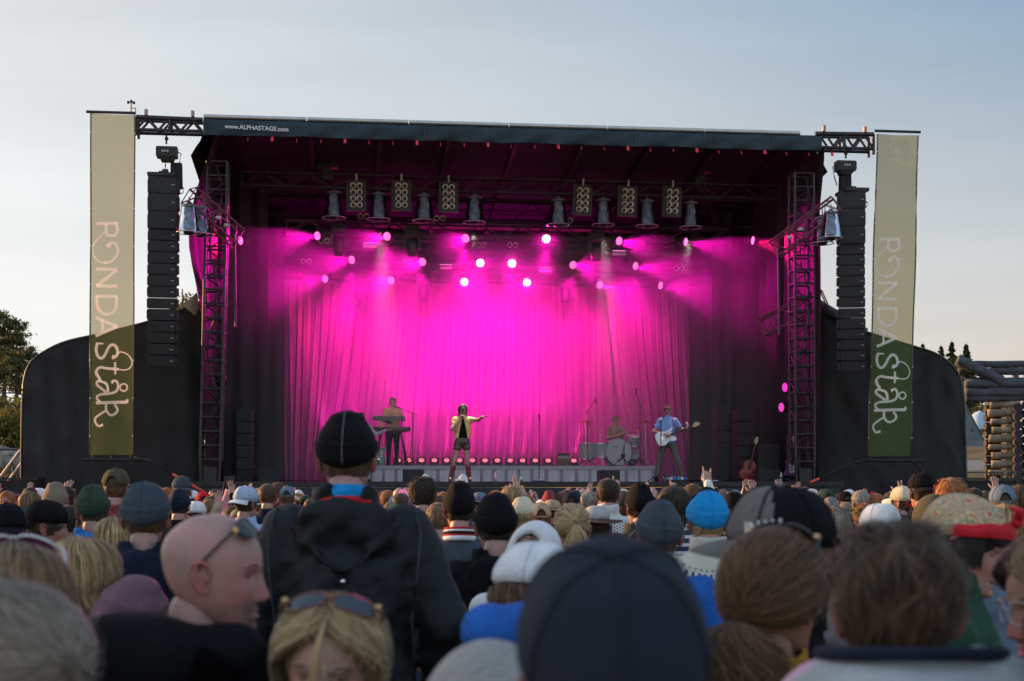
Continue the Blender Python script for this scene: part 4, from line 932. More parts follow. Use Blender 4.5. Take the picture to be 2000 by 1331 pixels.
def body_mesh(pose='down', head=(0, 0, 0), legs=STAND, mouth=0., jaw=1., cell=.016, fine=False, closed=False, look=(0, 0), hips=None, key=None, hcell=.0055):
    k = ('b', str(pose), head, str(legs), mouth, jaw, cell, closed, key)
    if k in _B: return _B[k]
    m = MB(); M = headM(*head)
    pr = [('cap', (0, .012, 1.44), tuple(M @ Vector((0, .03, .035))), .058, .052), ('ell', (0, .0, 1.27), (.155, .10, .26)), ('cap', (-.14, 0, 1.41), (.14, 0, 1.41), .052, .052), ('ell', (0, 0, 1.0), (.145, .10, .17)), ('ell', (0, .01, .90), (.15, .11, .10))]
    pr += arm_pr(pose, .046, .038, .026)+leg_pr(legs, .9)
    for s, (kn, an) in zip((-1, 1), legs): pr.append(('cap', (an[0], an[1], .05+an[2]-.09), (an[0]*1.08, an[1]-.16, .04+an[2]-.09), .036, .03))
    sdf_mb(m, pr, cell, .035)
    for s, a in zip((-1, 1), POSE[pose] if isinstance(pose, str) else pose): put_hand(m, a[1], a[3], a[4], a[2], s < 0, .92, cell=hcell)
    head_mb(m, M, mouth, jaw, True, closed=closed, look=look, fine=fine)
    me = m.mesh('person_body', skin_mats(SK[0])); Mi = M.inverted(); V = np.array(m.v); Q = V @ np.array(Mi.to_3x3()).T+np.array(Mi.translation); T = Q[:, 2]/HH; ax_ = np.abs(Q[:, 0])
    fl = np.exp(-((ax_-.045)/.028)**2-((T-.34)/.15)**2)*(Q[:, 1] < -.03)*.35+np.exp(-(Q[:, 0]/.018)**2-((T-.34)/.06)**2)*(Q[:, 1] < -.08)+1.0*(ax_ > .077)*(T > .3)*(T < .65)+.45*np.clip((.02-Q[:, 1])/.05, 0, 1)*np.clip((.72-T)/.35, 0, 1)*np.clip((T+.15)/.15, 0, 1)*(ax_ < .09)+.25*np.clip((.05-T)/.1, 0, 1)
    at = me.attributes.new('flush', 'FLOAT', 'POINT'); at.data.foreach_set('value', np.clip(fl, 0, 1).astype('f')); _B[k] = me; return me
def jacket_mesh(style='plain', pose='down', cell=.0135, key=None, hcut=.0, bulk=1.0, long=.80, wr=1., sleeve=None, open_=0):
    k = ('j', style, str(pose), cell, key, bulk)
    if k in _B: return _B[k]
    b = bulk; m = MB()
    r = {'plain': (.062, .052, .040), 'hood': (.070, .060, .046), 'puffer': (.082, .072, .056), 'knit': (.066, .056, .044), 'shirt': (.056, .046, .036)}[style]; r = [q*b for q in r]
    pr = [('ell', (0, .004, 1.24), (.188*b, .132*b, .30)), ('cap', (-.150, .005, 1.412), (.150, .005, 1.412), .066*b, .066*b), ('ell', (0, .0, 1.0), (.178*b, .135*b, .25)), ('cap', (0, .012, 1.41), (0, .01, 1.50), .10, .068)]
    if sleeve: # short sleeves
        for s, (el, wr_, *_) in zip((-1, 1), POSE[pose] if isinstance(pose, str) else pose): e = Vector(SH(s)).lerp(Vector(el), sleeve); pr.append(('cap', SH(s), tuple(e), r[0], r[1]*1.15))
    else: pr += arm_pr(pose, r[0], r[1], r[2], hcut)
    def post(X, D):
        x, y, z = X[..., 0], X[..., 1], X[..., 2]
        if style == 'hood':
            h = prim(('ell', (0, .108+.04*(b-1), 1.425), (.130*b, .042, .110), (-.22, 0, 0)), X); rr = np.sqrt(x*x*.8+(y-.012)**2); h2 = np.maximum(np.abs(rr-.078)-.012, np.abs(z-1.525-.12*(y-.01))-.032); D = smin(D, smin(h, h2, .03) if key != 'bald' else h, .02)
            fd = None; yb_ = .128*b; pts_ = [(-.150*b, .045, 1.475), (-.105*b, yb_*.86, 1.41), (-.04*b, yb_*1.10, 1.335), (.0, yb_*1.12, 1.318), (.04*b, yb_*1.10, 1.335), (.105*b, yb_*.86, 1.41), (.150*b, .045, 1.475)]
            for q0, q1 in zip(pts_[:-1], pts_[1:]): d_ = prim(('cap', q0, q1, .013, .013), X); fd = d_ if fd is None else np.minimum(fd, d_)
            D = smin(D, fd, .014)
            for sx_ in (-1, 1): D = smin(D, prim(('cap', (sx_*.07, .10, 1.50), (sx_*.02, yb_*1.1, 1.36), .011, .006), X), .016)
            c = prim(('ell', (0, .035, 1.60), (.078, .075, .105)), X); D = np.maximum(D, -c)
            D = D+.0045*np.sin((z+.55*np.abs(x)+.2*y)*50)*np.exp(-((y-.13)/.05)**2)*np.exp(-((z-1.40)/.09)**2)
        elif style == 'knit':
            rr = np.sqrt(x*x+(y-.012)**2); D = smin(D, np.maximum(np.abs(rr-.070)-.013, np.abs(z-1.545)-.035), .012)
        else:
            rr = np.sqrt(x*x+(y-.010)**2*.9); col = np.maximum(np.abs(rr-.074)-.008, np.abs(z-1.525)-.026); D = smin(D, col, .012)
            D = np.maximum(D, -np.maximum(rr-.066, 1.50-z))
        if style == 'puffer': D = D+.007*np.abs(np.sin(z*44+.5*wob(X, 6, 3)))*(1 if True else 0)-.004
        D = D+.0055*wr*wob(X*np.array([1, 1, .55]), 22, 1)+.003*wr*wob(X, 46, 2)-.004*max(0, wr-1)*np.abs(wob(X*np.array([1, 1, 1.3]), 30, 9))
        D = np.maximum(D, long-z) if long else D
        if open_: D = np.maximum(D, -np.maximum(np.abs(x)-(.018+open_*np.clip(1.46-z, 0, 1)), y+.02))
        return D
    def post2(X, D):
        D0 = post(X, D); # sleeves may hang below the hem line
        z = X[..., 2]; a = None
        if not sleeve and style != 'x':
            for p in arm_pr(pose, r[0], r[1], r[2], hcut): d = prim(p, X); a = d if a is None else np.minimum(a, d)
            D0 = np.minimum(D0, a+.003*wob(X, 40, 5))
        return D0
    sdf_mb(m, pr, cell, .026 if key == 'tall' else .034, post2)
    me = m.mesh('jacket', [M_blk]); _B[k] = me; return me
def trouser_mesh(legs=STAND, key=None, k=1.12, short=None, cell=.015):
    kk = ('t', str(legs), key, short)
    if kk in _B: return _B[kk]
    m = MB(); pr = [('ell', (0, .005, .92), (.165, .125, .13))]+leg_pr(legs, k)
    if short is not None: pr = [('ell', (0, .005, .92), (.165, .125, .13))]+[('cap', (s*.085, 0, .9), tuple(Vector((s*.085, 0, .9)).lerp(Vector(kn), short)), .088, .090) for s, (kn, an) in zip((-1, 1), legs)]
    sdf_mb(m, pr, cell, .03, lambda X, D: D+.004*wob(X, 30, 7)); me = m.mesh('trousers', [M_blk]); _B[kk] = me; return me
def shoe_mesh(s, an, boot=0.):
    k = ('s', s, str(an), boot)
    if k in _B: return _B[k]
    m = MB(); z0 = an[2]-.09; pr = [('cap', (an[0], an[1]+.03, .045+z0), (an[0]*1.1, an[1]-.17, .04+z0), .048, .040, (1, 1, .9)), ('cap', (an[0], an[1], .05+z0), (an[0], an[1], .10+z0+boot), .048, .05)]
    sdf_mb(m, pr, .009 if boot == 0 else .01, .02, lambda X, D: np.maximum(D, z0+.004-X[..., 2])); me = m.mesh('shoe', [M_blkp]); _B[k] = me; return me
# ---------------------------------------------------------------- hair
def hair_mat(name, dark, light, rough=.62):
    if name in _M: return _M[name]
    m = bpy.data.materials.new(name); m.use_nodes = True; n = m.node_tree.nodes; l = m.node_tree.links.new; b = n['Principled BSDF']
    a = n.new('ShaderNodeAttribute'); a.attribute_name = 'rnd'; r = n.new('ShaderNodeValToRGB'); r.color_ramp.elements[0].color = tuple(dark)+(1,); r.color_ramp.elements[1].color = tuple(light)+(1,)
    l(a.outputs['Fac'], r.inputs[0]); l(r.outputs[0], b.inputs['Base Color']); b.inputs['Roughness'].default_value = rough; b.inputs['Specular IOR Level'].default_value = .28
    b.inputs['Sheen Weight'].default_value = .15
    _M[name] = m; return m
HM = {'blond': hair_mat('hair_blond', (.10, .055, .022), (.58, .40, .20)), 'lightbrown': hair_mat('hair_light_brown', (.05, .028, .014), (.30, .18, .09)), 'brown': hair_mat('hair_brown', (.020, .011, .006), (.17, .088, .042)),
      'dark': hair_mat('hair_dark', (.010, .007, .005), (.045, .028, .018)), 'red': hair_mat('hair_red', (.16, .045, .012), (.50, .19, .06)), 'grey': hair_mat('hair_grey', (.12, .11, .10), (.42, .39, .36)),
      'ashblond': hair_mat('hair_ash_blond', (.085, .065, .048), (.36, .295, .23)), 'auburn': hair_mat('hair_auburn', (.024, .012, .006), (.185, .088, .038)), 'darkbrown': hair_mat('hair_dark_brown', (.014, .008, .005), (.13, .070, .036)), 'black': hair_mat('hair_black', (.003, .003, .003), (.014, .012, .011))}
class Strands:
    def __init__(s): s.V = []; s.F = []; s.A = []
    def add(s, pts, w, rnd, c=HC):
        pts = np.asarray(pts); k = len(pts); T = np.gradient(pts, axis=0); O = pts-c; Wd = np.cross(T, O); nn = np.linalg.norm(Wd, axis=1, keepdims=True); Wd = Wd/np.maximum(nn, 1e-6)
        tp = np.minimum(1, np.minimum((np.arange(k)+.6)/1.2, (k-.4-np.arange(k))/2.2))[:, None]
        o = sum(map(len, s.V)); s.V.append(np.concatenate([pts-Wd*w/2*tp, pts+Wd*w/2*tp])); s.F += [(o+i, o+i+1, o+k+i+1, o+k+i) for i in range(k-1)]; s.A += [rnd]*(2*k)
    def mesh(s, name, m, base=None, brnd=.25):
        V = np.concatenate(s.V) if s.V else np.zeros((0, 3)); F_ = list(s.F); A = list(s.A)
        if base is not None:
            o = len(V); V = np.concatenate([V, np.array(base.v)]) if len(V) else np.array(base.v); F_ += [tuple(i+o for i in f) for f in base.f]; A += [brnd]*len(base.v)
        me = bpy.data.meshes.new(name); me.from_pydata(V.tolist(), [], F_); at = me.attributes.new('rnd', 'FLOAT', 'POINT'); at.data.foreach_set('value', A)
        me.polygons.foreach_set('use_smooth', [True]*len(F_)); me.materials.append(m); me.update(); return me
def surf_at(t, ph, off):
    S = head_surf(t, ph, False); d = S-HC; d = d/np.linalg.norm(d, axis=-1, keepdims=True); return S+d*np.asarray(off)[..., None]
def hline(back, side, front):       # hairline height as a function of angle
    return lambda ph: back+(side-back)*np.clip(angd(ph, PI/2)/(PI/2), 0, 1)**1.5+(front-side)*np.clip((angd(ph, PI/2)-PI*.56)/(PI*.34), 0, 1)
_HR = {}
def hair_mesh(kind, col, n=900, seed=0, L_=.25, w=.005, under=False):
    k = (kind, col, n, seed, L_, under)
    if k in _HR: return _HR[k]
    r = np.random.default_rng(seed+5); S = Strands(); hl = hline(.30, .40, .80); base = MB()
    def rp(): return r.uniform(-PI, PI)
    if kind in ('short', 'curly', 'messy'):
        th = {'short': .010, 'curly': .020, 'messy': .018}[kind]*(.6 if under else 1)
        base.grid(shell_pts(hl, lambda s, ph: th*np.clip(s*6, 0, 1)*(.25+.75*s)*np.ones_like(ph)), wrap=True)
        for _ in range(n):
            ph = rp(); lo = float(hl(np.array(ph))); t = lo+((.60 if under else 1)-lo)*r.random()**.8; m_ = 6 if kind != 'curly' else 9; le = r.uniform(.035, .07) if kind != 'short' else r.uniform(.02, .045)
            q = np.linspace(0, 1, m_); tt = np.clip(t-q*le/HH*(.9 if t < .93 else .3), lo-.05, 1); pp = ph+q*r.normal()*.25+(q*.5 if t > .9 else 0)*r.normal()
            if t < lo-.02: continue
            lf = .22+.78*min(1, (t-lo)/max(1-lo, .01)*1.3); lf *= .75+.45*math.sin(ph*5+seed)*math.sin(t*17+ph*2)+.3*math.sin(ph*11-t*9); lift = th*.8*abs(lf)+abs(lf)*q*r.uniform(.0, .5)*th*(1.2 if kind == 'short' else 2.2)*np.sin(q*2.6)
            P_ = surf_at(tt, pp, lift)
            if kind == 'curly': a = q*r.uniform(6, 13)+r.uniform(0, 6); P_ = P_+.006*np.stack([np.cos(a), np.sin(a)*.6, np.sin(a)], 1)
            S.add(P_, w*r.uniform(.6, 1.3), r.random())
    elif kind in ('long', 'wavy', 'facelong'):
        hl = hline(.30, .38, .82); base.grid(shell_pts(hl, lambda s, ph: (.008 if under else .012)*np.clip(s*6, 0, 1)*np.ones_like(ph)), wrap=True)
        rows = []; bb = np.linspace(PI/2-1.9, PI/2+1.9, 30)
        for s in np.linspace(0, 1, 8): P_ = surf_at(np.full(30, .36), bb, np.full(30, .010)); P_[:, 2] -= s*L_*.9; P_[:, 1] += .0; P_[:, 0] *= 1-.12*s; rows.append(P_)
        base.grid(rows)
        for _ in range(n):
            ph = rp(); df = angd(ph, -PI/2); t0 = r.uniform(.55, .995); lo = .36
            tgt = ph if df > 1.25 else (-PI/2+np.sign(((ph+PI/2+PI) % (2*PI))-PI)*r.uniform(1.38, 1.75)); dlt = (tgt-ph+PI) % (2*PI)-PI
            if df < 1.2 and t0 < .8: t0 = r.uniform(.84, .99)
            if under:
                t0 = r.uniform(.50, .58)
                if df < 1.3: continue
            q = np.linspace(0, 1, 9); tt = t0+(lo-t0)*q; pp = ph+dlt*np.clip(q*1.35, 0, 1); P1 = surf_at(tt, pp, .008+.018*r.random()**1.6+.006*np.sin(q*3))+.0025*np.sin(q*r.uniform(4, 12)+r.uniform(0, 6))[:, None]
            q2 = np.linspace(0, 1, 8)[1:]; e = P1[-1]; le = L_*r.uniform(.75, 1.05); dn = np.stack([e[0]*(1-.10*q2)+0*q2, e[1]+.012*q2, e[2]-le*q2], 1)
            P_ = np.concatenate([P1, dn]); am = .011 if kind == 'wavy' else .003; fq = r.uniform(55, 75) if kind == 'wavy' else 25; a = r.uniform(0, 6)
            P_ = P_+am*np.clip((.23-P_[:, 2:3])*8, 0, 1)*np.stack([np.sin(P_[:, 2]*fq+a), np.cos(P_[:, 2]*fq*.9+a), 0*P_[:, 2]], 1)
            S.add(P_, w*r.uniform(.7, 1.6), np.clip(r.normal(.5, .25), 0, 1))
    elif kind in ('pony', 'curlpony', 'updo'):
        hl = hline(.30, .40, .82); base.grid(shell_pts(hl, lambda s, ph: .009*np.clip(s*6, 0, 1)*np.ones_like(ph)), wrap=True); tie_t, tie = .66, np.array([0, .118, .155])
        if kind == 'curlpony': tie = np.array([0, .112, .085])
        for _ in range(n):
            ph = rp(); lo = float(hl(np.array(ph))); t = lo+(1-lo)*r.random()**.7; A0 = surf_at(t, ph, .008); q = np.linspace(0, 1, 9)[:, None]
            X_ = A0*(1-q)+tie*q; d = X_-HC; nn = np.linalg.norm(d, axis=1, keepdims=True); # push back to the skull
            u_ = d/nn; phv = np.arctan2((X_[:, 1]), X_[:, 0]); tv = np.clip(X_[:, 2]/HH, .2, .995); sf = surf_at(tv, phv, .009+(.020 if kind == 'curlpony' else .009)*r.random()**1.5+(.004 if kind == 'curlpony' else .001)*np.sin(q[:, 0]*r.uniform(8, 16)+r.uniform(0, 6))); rad = np.linalg.norm(sf-HC, axis=1, keepdims=True)
            X_ = HC+u_*np.maximum(nn, rad); X_[-1] = tie+r.normal(size=3)*.006; S.add(X_, w*r.uniform(.6, 1.3), np.clip(r.normal(.5, .25), 0, 1))
        nb_ = n if kind != 'updo' else 0
        for _ in range(nb_):
            a = r.normal(size=2)*(.022 if kind == 'pony' else .045); q = np.linspace(0, 1, 12); le = L_*r.uniform(.7, 1.05)
            X_ = np.stack([tie[0]+a[0]*np.sin(q*2.2)*1.1, tie[1]+.03*np.sin(q*2.6)+a[1]*np.sin(q*2.2)*.6+.005, tie[2]+.012*np.sin(q*3)-le*q**1.15], 1)
            if kind == 'curlpony': aa = r.uniform(0, 6); fq = r.uniform(45, 80); X_ = X_+.022*np.stack([np.sin(X_[:, 2]*fq+aa), np.cos(X_[:, 2]*fq+aa), 0*q], 1)*np.clip(q*4, 0, 1)[:, None]
            S.add(X_, w*r.uniform(.6, 1.3), np.clip(r.normal(.55, .25), 0, 1), np.array([0, 0, X_[:, 2].mean()]))
    me = S.mesh('hair', HM[col], base); _HR[k] = me; return me
# ---------------------------------------------------------------- headgear (in head space)
_HG = {}
def hg(key, fn):
    if key not in _HG: _HG[key] = fn()
    return _HG[key]
def beanie_mesh(style=0):
    def f():
        tb = hline(.36+.02*(style % 2), .50, .66); m = MB(); r_ = [(.004, 1.5), (.003, 2.5), (.005, .7)][style % 3]
        def off(s, ph):
            cuff = .006*(s < (.26 if style != 1 else 0))*np.clip(s*30, 0, 1); return (.014*np.clip(s*14, 0, 1)+cuff+r_[0]*np.sin(ph*3+s*5+style)*s*(1-s)*2+.0012*np.sin(ph*7+s*11)*s)*np.ones_like(ph+s)
        def mod(P_, s, ph):
            k = np.clip((P_[..., 2]/HH-.85)/.15, 0, 1); P_[..., 2] += .014*k**2*r_[1]*.8; P_[..., 1] += (.012*k if style == 2 else .004*k); P_[..., 2] += .003*np.sin(ph*4)*k*s; return P_
        G = shell_pts(tb, off, 34, 72, mod=mod); m.grid(G, wrap=True)
        return m.mesh('beanie', [M_blk])
    return hg(('beanie', style), f)
def beanie_seam(style=0):
    def f():
        tb = hline(.36+.02*(style % 2), .50, .66); m = MB()
        for ph in (PI/2, -PI/2):
            G = shell_pts(tb, lambda s, p: .0165+.006*(s < .26)+0*p*s, 34, 1, ph=np.array([ph])); p = G[:, 0, :].copy(); k = np.clip((p[:, 2]/HH-.85)/.15, 0, 1); p[:, 2] += .014*k**2*[1.5, 2.5, .7][style % 3]*.8; p[:, 1] += .004*k
            m.tube([Vector(q) for q in p[2:-1]], .0016, 5)
        return m.mesh('beanie_seam', [M_blk])
    return hg(('bseam', style), f)
def cap_parts(arch=True, slot=False, peak=.0, flat=False, trucker=False):
    def f():
        tb = lambda ph: .60+.05*np.clip((angd(ph, PI/2)-1.2)/1.6, 0, 1); nu = 72; n = 26
        def off(s, ph): return (.0145*np.clip(s*12, 0, 1)+.012*np.sin(np.clip(s, 0, 1)*PI)*(.5+.5*np.clip(-np.sin(ph), 0, 1))+.0015*np.abs(np.sin(ph*3)))*np.ones_like(s+ph)
        def mod(P_, s, ph): k = np.clip((P_[..., 2]/HH-.85)/.15, 0, 1); P_[..., 2] += .012*k; return P_
        G = shell_pts(tb, off, n, nu, mod=mod); m = MB(); phs = np.linspace(-PI, PI, nu, endpoint=False)
        def keep(j, i):
            if not arch: return True
            a = angd(phs[i]+PI/nu, PI/2); return not (a < .42 and j/n > .06 and j/n < .34*math.sqrt(max(0, 1-(a/.42)**2)))
        m.grid(G, wrap=True, keep=keep)
        if trucker:
            for k_, f_ in enumerate(m.f):
                c_ = np.mean([m.v[i_] for i_ in f_], 0)
                if c_[1] < -.018-.25*(c_[2]/HH-.8)*0: m.mi[k_] = 1
        crown = m.mesh('cap_crown', [M_blk, M_blk])
        vz = MB(); rows = []; aa = np.linspace(-1, 1, 17)
        for q in np.linspace(0, 1, 8):
            row = []
            for a in aa:
                ph = -PI/2+a*1.05; b = head_surf(tb(np.array([ph]))+.01, np.array([ph]), False)[0]; ext = .078*math.sqrt(max(0, 1-a*a*.92)); row.append((b[0]*(1.12+.05*q), b[1]*1.1-ext*q, b[2]+.004-.020*q*q*(1-.2*a*a)-.018*a*a*q*(not flat)+peak*q))
            rows.append(row)
        vz.grid(rows); R2 = [[(x, y, z-.004) for x, y, z in r_] for r_ in rows]; vz.grid(R2); vz.grid([rows[-1], R2[-1]]); visor = vz.mesh('visor', [M_blk])
        b = MB().sph((0, 0, HH+.030), (.0115, .0115, .007), 12, 8)
        button = b.mesh('button', [M_blk])
        s_ = MB()
        for ph in np.arange(6)*PI/3+PI/6:
            G2 = shell_pts(tb, lambda s, p: off(s, p)+.0012, n, 1, ph=np.array([ph]), mod=mod); st = 9 if (arch and angd(ph, PI/2) < .45) else 1; s_.tube([Vector(q) for q in G2[st:, 0, :]], .0022, 5)
        seam = s_.mesh('panel_seam', [M_blk])
        st = MB(); 
        if arch:
            G3 = [[tuple(p) for p in surf_at(np.full(9, .60+h), np.linspace(PI/2-.44, PI/2+.44, 9), np.full(9, .0165))] for h in (0, .025, .05)]; st.grid(G3)
        strap_ = st.mesh('back_strap', [M_blk]) if arch else None
        return crown, visor, button, seam, strap_
    return hg(('cap', arch, peak, flat, trucker), f)
def bucket_mesh(br=.075):
    def f():
        tb = lambda ph: .66+0*ph; m = MB(); G = shell_pts(tb, lambda s, ph: (.014*np.clip(s*12, 0, 1)+.010*np.sin(s*PI))*np.ones_like(s+ph), 22, 48); m.grid(G, wrap=True); c = m.mesh('hat_crown', [M_blk])
        m = MB(); rows = []; ph = np.linspace(-PI, PI, 48, endpoint=False); b = surf_at(np.full(48, .665), ph, np.full(48, .013)); d = np.stack([np.cos(ph), np.sin(ph), 0*ph], 1)
        for q in np.linspace(0, 1, 6): rows.append(b+d*br*q+np.array([0, 0, -.012])*q+np.stack([0*ph, 0*ph, .008*np.sin(ph*2)*q], 1))
        m.grid(rows, wrap=True); m.grid([r_-np.array([0, 0, .004]) for r_ in rows], wrap=True); return c, m.mesh('hat_brim', [M_blk])
    return hg(('bucket', br), f)
def hood_mesh():
    def f():
        m = MB(); pr = [('ell', (0, .012, .125), (.108, .128, .142)), ('ell', (0, .04, .02), (.12, .11, .10))]
        sdf_mb(m, pr, .008, .04, lambda X, D: np.maximum(np.maximum(D, -(D+.014)), -prim(('cap', (0, -.16, .16), (0, -.16, .02), .09, .085), X))+.003*wob(X, 30, 4)); return m.mesh('hood', [M_blk])
    return hg('hood', f)
_c = {}
def cloth(name, c, **k):
    a = dict(rough=.9, var=.22, ns=9, bump=.35, bs=60, spec=.15, sheen=.03); a.update(k); return mat('cloth_'+name, c, **a)
CL = {'black': cloth('black', (.006, .006, .008), sheen=.0), 'navy': cloth('navy', (.009, .015, .034)), 'charcoal': cloth('charcoal', (.045, .048, .052)), 'grey': cloth('grey', (.17, .17, .18)), 'lightgrey': cloth('light_grey', (.36, .37, .38)),
      'slate': cloth('slate', (.05, .065, .085)), 'blue': cloth('blue', (.01, .16, .50)), 'brightblue': cloth('bright_blue', (.01, .26, .62)), 'royal': cloth('royal', (.02, .11, .42)), 'green': cloth('dark_green', (.03, .055, .035)),
      'bottle': cloth('bottle_green', (.02, .07, .045)), 'taupe': cloth('taupe', (.20, .17, .125)), 'tan': cloth('tan', (.36, .27, .19)), 'cream': cloth('cream', (.60, .52, .40)), 'white': cloth('white', (.70, .70, .72)),
      'red': cloth('red', (.50, .02, .03)), 'maroon': cloth('maroon', (.26, .045, .055)), 'mauve': cloth('mauve', (.17, .085, .11)), 'pink': cloth('pink', (.62, .28, .34)), 'brown': cloth('brown', (.055, .035, .022)),
      'olive': cloth('olive', (.07, .065, .04)), 'denim': cloth('denim', (.03, .05, .09)), 'mustard': cloth('mustard', (.42, .20, .02)), 'orange': cloth('orange', (.55, .2, .06)), 'bluegrey': cloth('blue_grey', (.12, .17, .24)), 'palm': cloth('paleblue', (.35, .45, .62))}
def omat(o, m, slot=0):
    o.material_slots[slot].link = 'OBJECT'; o.material_slots[slot].material = m
FEET = []
def dress(t, skin=0, hair=None, hat=None, jacket=('plain', 'black'), pose='down', head=(0, 0, 0), legs=STAND, trousers='denim', shoes='black', mouth=0., jaw=1., seed=0, cell=.016, jkey=None, closed=False, look=(0, 0), fine=False, hn=900, hL=.25, jc=.014, bulk=1., pk=None, hw=.005, hcell=.0055, wr=1., jopt={}):
    b = link('person_body', body_mesh(pose, head, legs, mouth, jaw, cell, fine, closed, look, key=pk, hcell=hcell), t); omat(b, SK[skin])
    if jacket:
        kw = dict(jopt); kw.update(dict(sleeve=jacket[2]) if len(jacket) > 2 else {})
        j = link('jacket' if jacket[0] not in ('knit', 'shirt') else ('sweater' if jacket[0] == 'knit' else 'shirt'), jacket_mesh(jacket[0], pose, jc, jkey, bulk=bulk, wr=wr, **kw), t); omat(j, CL[jacket[1]] if isinstance(jacket[1], str) else jacket[1])
    if trousers: j = link('trousers', trouser_mesh(legs), t); omat(j, CL[trousers] if isinstance(trousers, str) else trousers)
    if shoes:
        for s, (kn, an) in zip((-1, 1), legs): j = link('shoe', shoe_mesh(s, an), t); omat(j, CL[shoes] if isinstance(shoes, str) else shoes)
    Mh = headM(*head)
    def hp(name, me, m=None, par=None):
        o = link(name, me, par or t); 
        if not par: o.matrix_local = Mh
        if m is not None: omat(o, CL[m] if isinstance(m, str) else m)
        return o
    if hair:
        bm = hair[1]; omat(b, HM[bm], 4)
        hp('hair', hair_mesh(hair[0], bm, hn, seed, hL, hw, bool(hat) and hair[0] in ('short', 'messy', 'curly', 'long', 'wavy')))
    if hat:
        k = hat[0]
        if k == 'beanie':
            o = hp('beanie', beanie_mesh(hat[2] if len(hat) > 2 else seed % 3), hat[1]); hp('seam', beanie_seam(hat[2] if len(hat) > 2 else seed % 3), hat[1], o)
        elif k in ('cap', 'backcap', 'fcap', 'trucker'):
            cr, vi, bu, se, st = cap_parts(k not in ('fcap',), trucker=k == 'trucker'); o = hp('cap', cr, hat[1]); vm = hat[2] if len(hat) > 2 else hat[1]
            for nm, me_ in (('visor', vi), ('button', bu), ('panel_seam', se), ('back_strap', st)):
                if me_ is not None: hp(nm, me_, vm if nm in ('visor', 'button') else hat[1], o)
            if k == 'trucker': omat(o, CL[vm] if isinstance(vm, str) else vm, 1)
            if k == 'backcap': o.matrix_local = Mh @ Matrix.Translation((0, .012, 0)) @ Matrix.Rotation(PI, 4, 'Z') @ Matrix.Translation((0, .0, 0))
        elif k == 'bucket':
            c_, b_ = bucket_mesh(hat[3] if len(hat) > 3 else .06); o = hp('hat', c_, hat[1]); hp('brim', b_, hat[2] if len(hat) > 2 else hat[1], o)
        elif k == 'hood': hp('hood', hood_mesh(), hat[1])
    return t
def find(s): return [o for o in COL.objects if o.get('label', '').startswith(s)][0]
GRP = 'people in the concert crowd'
def person(label, px, py, d, rz=0., grp=GRP, top=None, sc=None, **k):
    zt = CAMZ+(HOR-py)/F*d; hat = k.get('hat'); tp = 1.525+HH+(.022 if hat else .012)
    s = sc or min(1.07, max(.91, zt/tp)); z = zt-s*tp; X, Y = (px-1000)/F*d, d
    t = thing('person', label, 'person', (X, Y, z), PI+rz, grp); t.scale = (s, s, s); FEET.append((X, Y, z))
    dress(t, **k); return t
# ================================================================ THE BAND AND THEIR THINGS
def at_s(px, v, z): u = US(px, 900, v)[0]; return L(u, v, z), u
def performer(label, px, v, z, sc, rz=0, **k):
    p, u = at_s(px, v, z); t = thing('person', label, 'person', p, TH+rz, 'musicians on the stage'); t.scale = (sc,)*3; dress(t, **k); return t
M_yel = cloth('butter_yellow', (.82, .52, .22)); M_lea = mat('brown_leather', (.07, .035, .025), .35, var=.4, ns=12, bump=.4, bs=25, spec=.6); M_boot = mat('oxblood_boot', (.14, .02, .025), .35, var=.3, spec=.6)
# singer
SL = (((-.17, -.02, .50), (-.27, .02, .13)), ((.11, -.03, .52), (.15, .0, .13)))
SP = (((-.25, -.14, 1.20), (-.075, -.20, 1.42), 'fist', (.25, -.2, 1), (.5, -.8, .2)), ((.34, -.20, 1.41), (.39, -.44, 1.47), 'open', (.75, -.7, .12), (.1, -.2, -1)))
t = performer('dark-haired singer in yellow jacket and leather shorts, arm stretched out, microphone at her mouth', 903, .45, DZ-.02, .965, R(4), skin=0, hair=('wavy', 'dark'), jacket=('shirt', M_yel, .42), pose=SP, legs=SL, trousers=None, shoes=None, mouth=1., head=(6, -4, 5), fine=True, jkey='singer', pk='singer', jopt=dict(long=1.00, open_=.20), bulk=1.06, hn=2200, hL=.30, cell=.013, jc=.012)
o = link('black_top', jacket_mesh('shirt', 'down', .012, 'top', bulk=.86, long=1.0, sleeve=.05), t); omat(o, CL['black'])
o = link('shorts', trouser_mesh(SL, 'shorts', short=.30), t); omat(o, M_lea)
for s, (kn, an) in zip((-1, 1), SL):
    m = MB(); e = Vector(an).lerp(Vector(kn), .62); sdf_mb(m, [('cap', (an[0], an[1]+.02, .05), (an[0]*1.08, an[1]-.15, .045), .042, .032), ('cap', (an[0], an[1], .09), tuple(e), .048, .062)], .009, .02, lambda X, D: np.maximum(D, .022-X[..., 2])+.002*wob(X, 60, 3))
    m.cyl((an[0], an[1]+.045, .0), (an[0], an[1]+.045, .06), .018, .028, 8); m.build('boot', M_boot, t)
def mic(label, parent_pos, d, s=1.):
    t = thing('microphone', label, 'microphone', parent_pos); q = Vector(d).normalized()
    MB().cyl((0, 0, 0), q*.16*s, .014, .018, 10).build('handle', M_blkp, t); MB().sph(q*.185*s, .027, 10, 8).build('mesh_head', M_dstl2, t); return t
mw = t.matrix_basis @ Vector((-.045, -.215, 1.475)); mic('black microphone held to the singer\'s open mouth', mw, (.15, .3, .9))
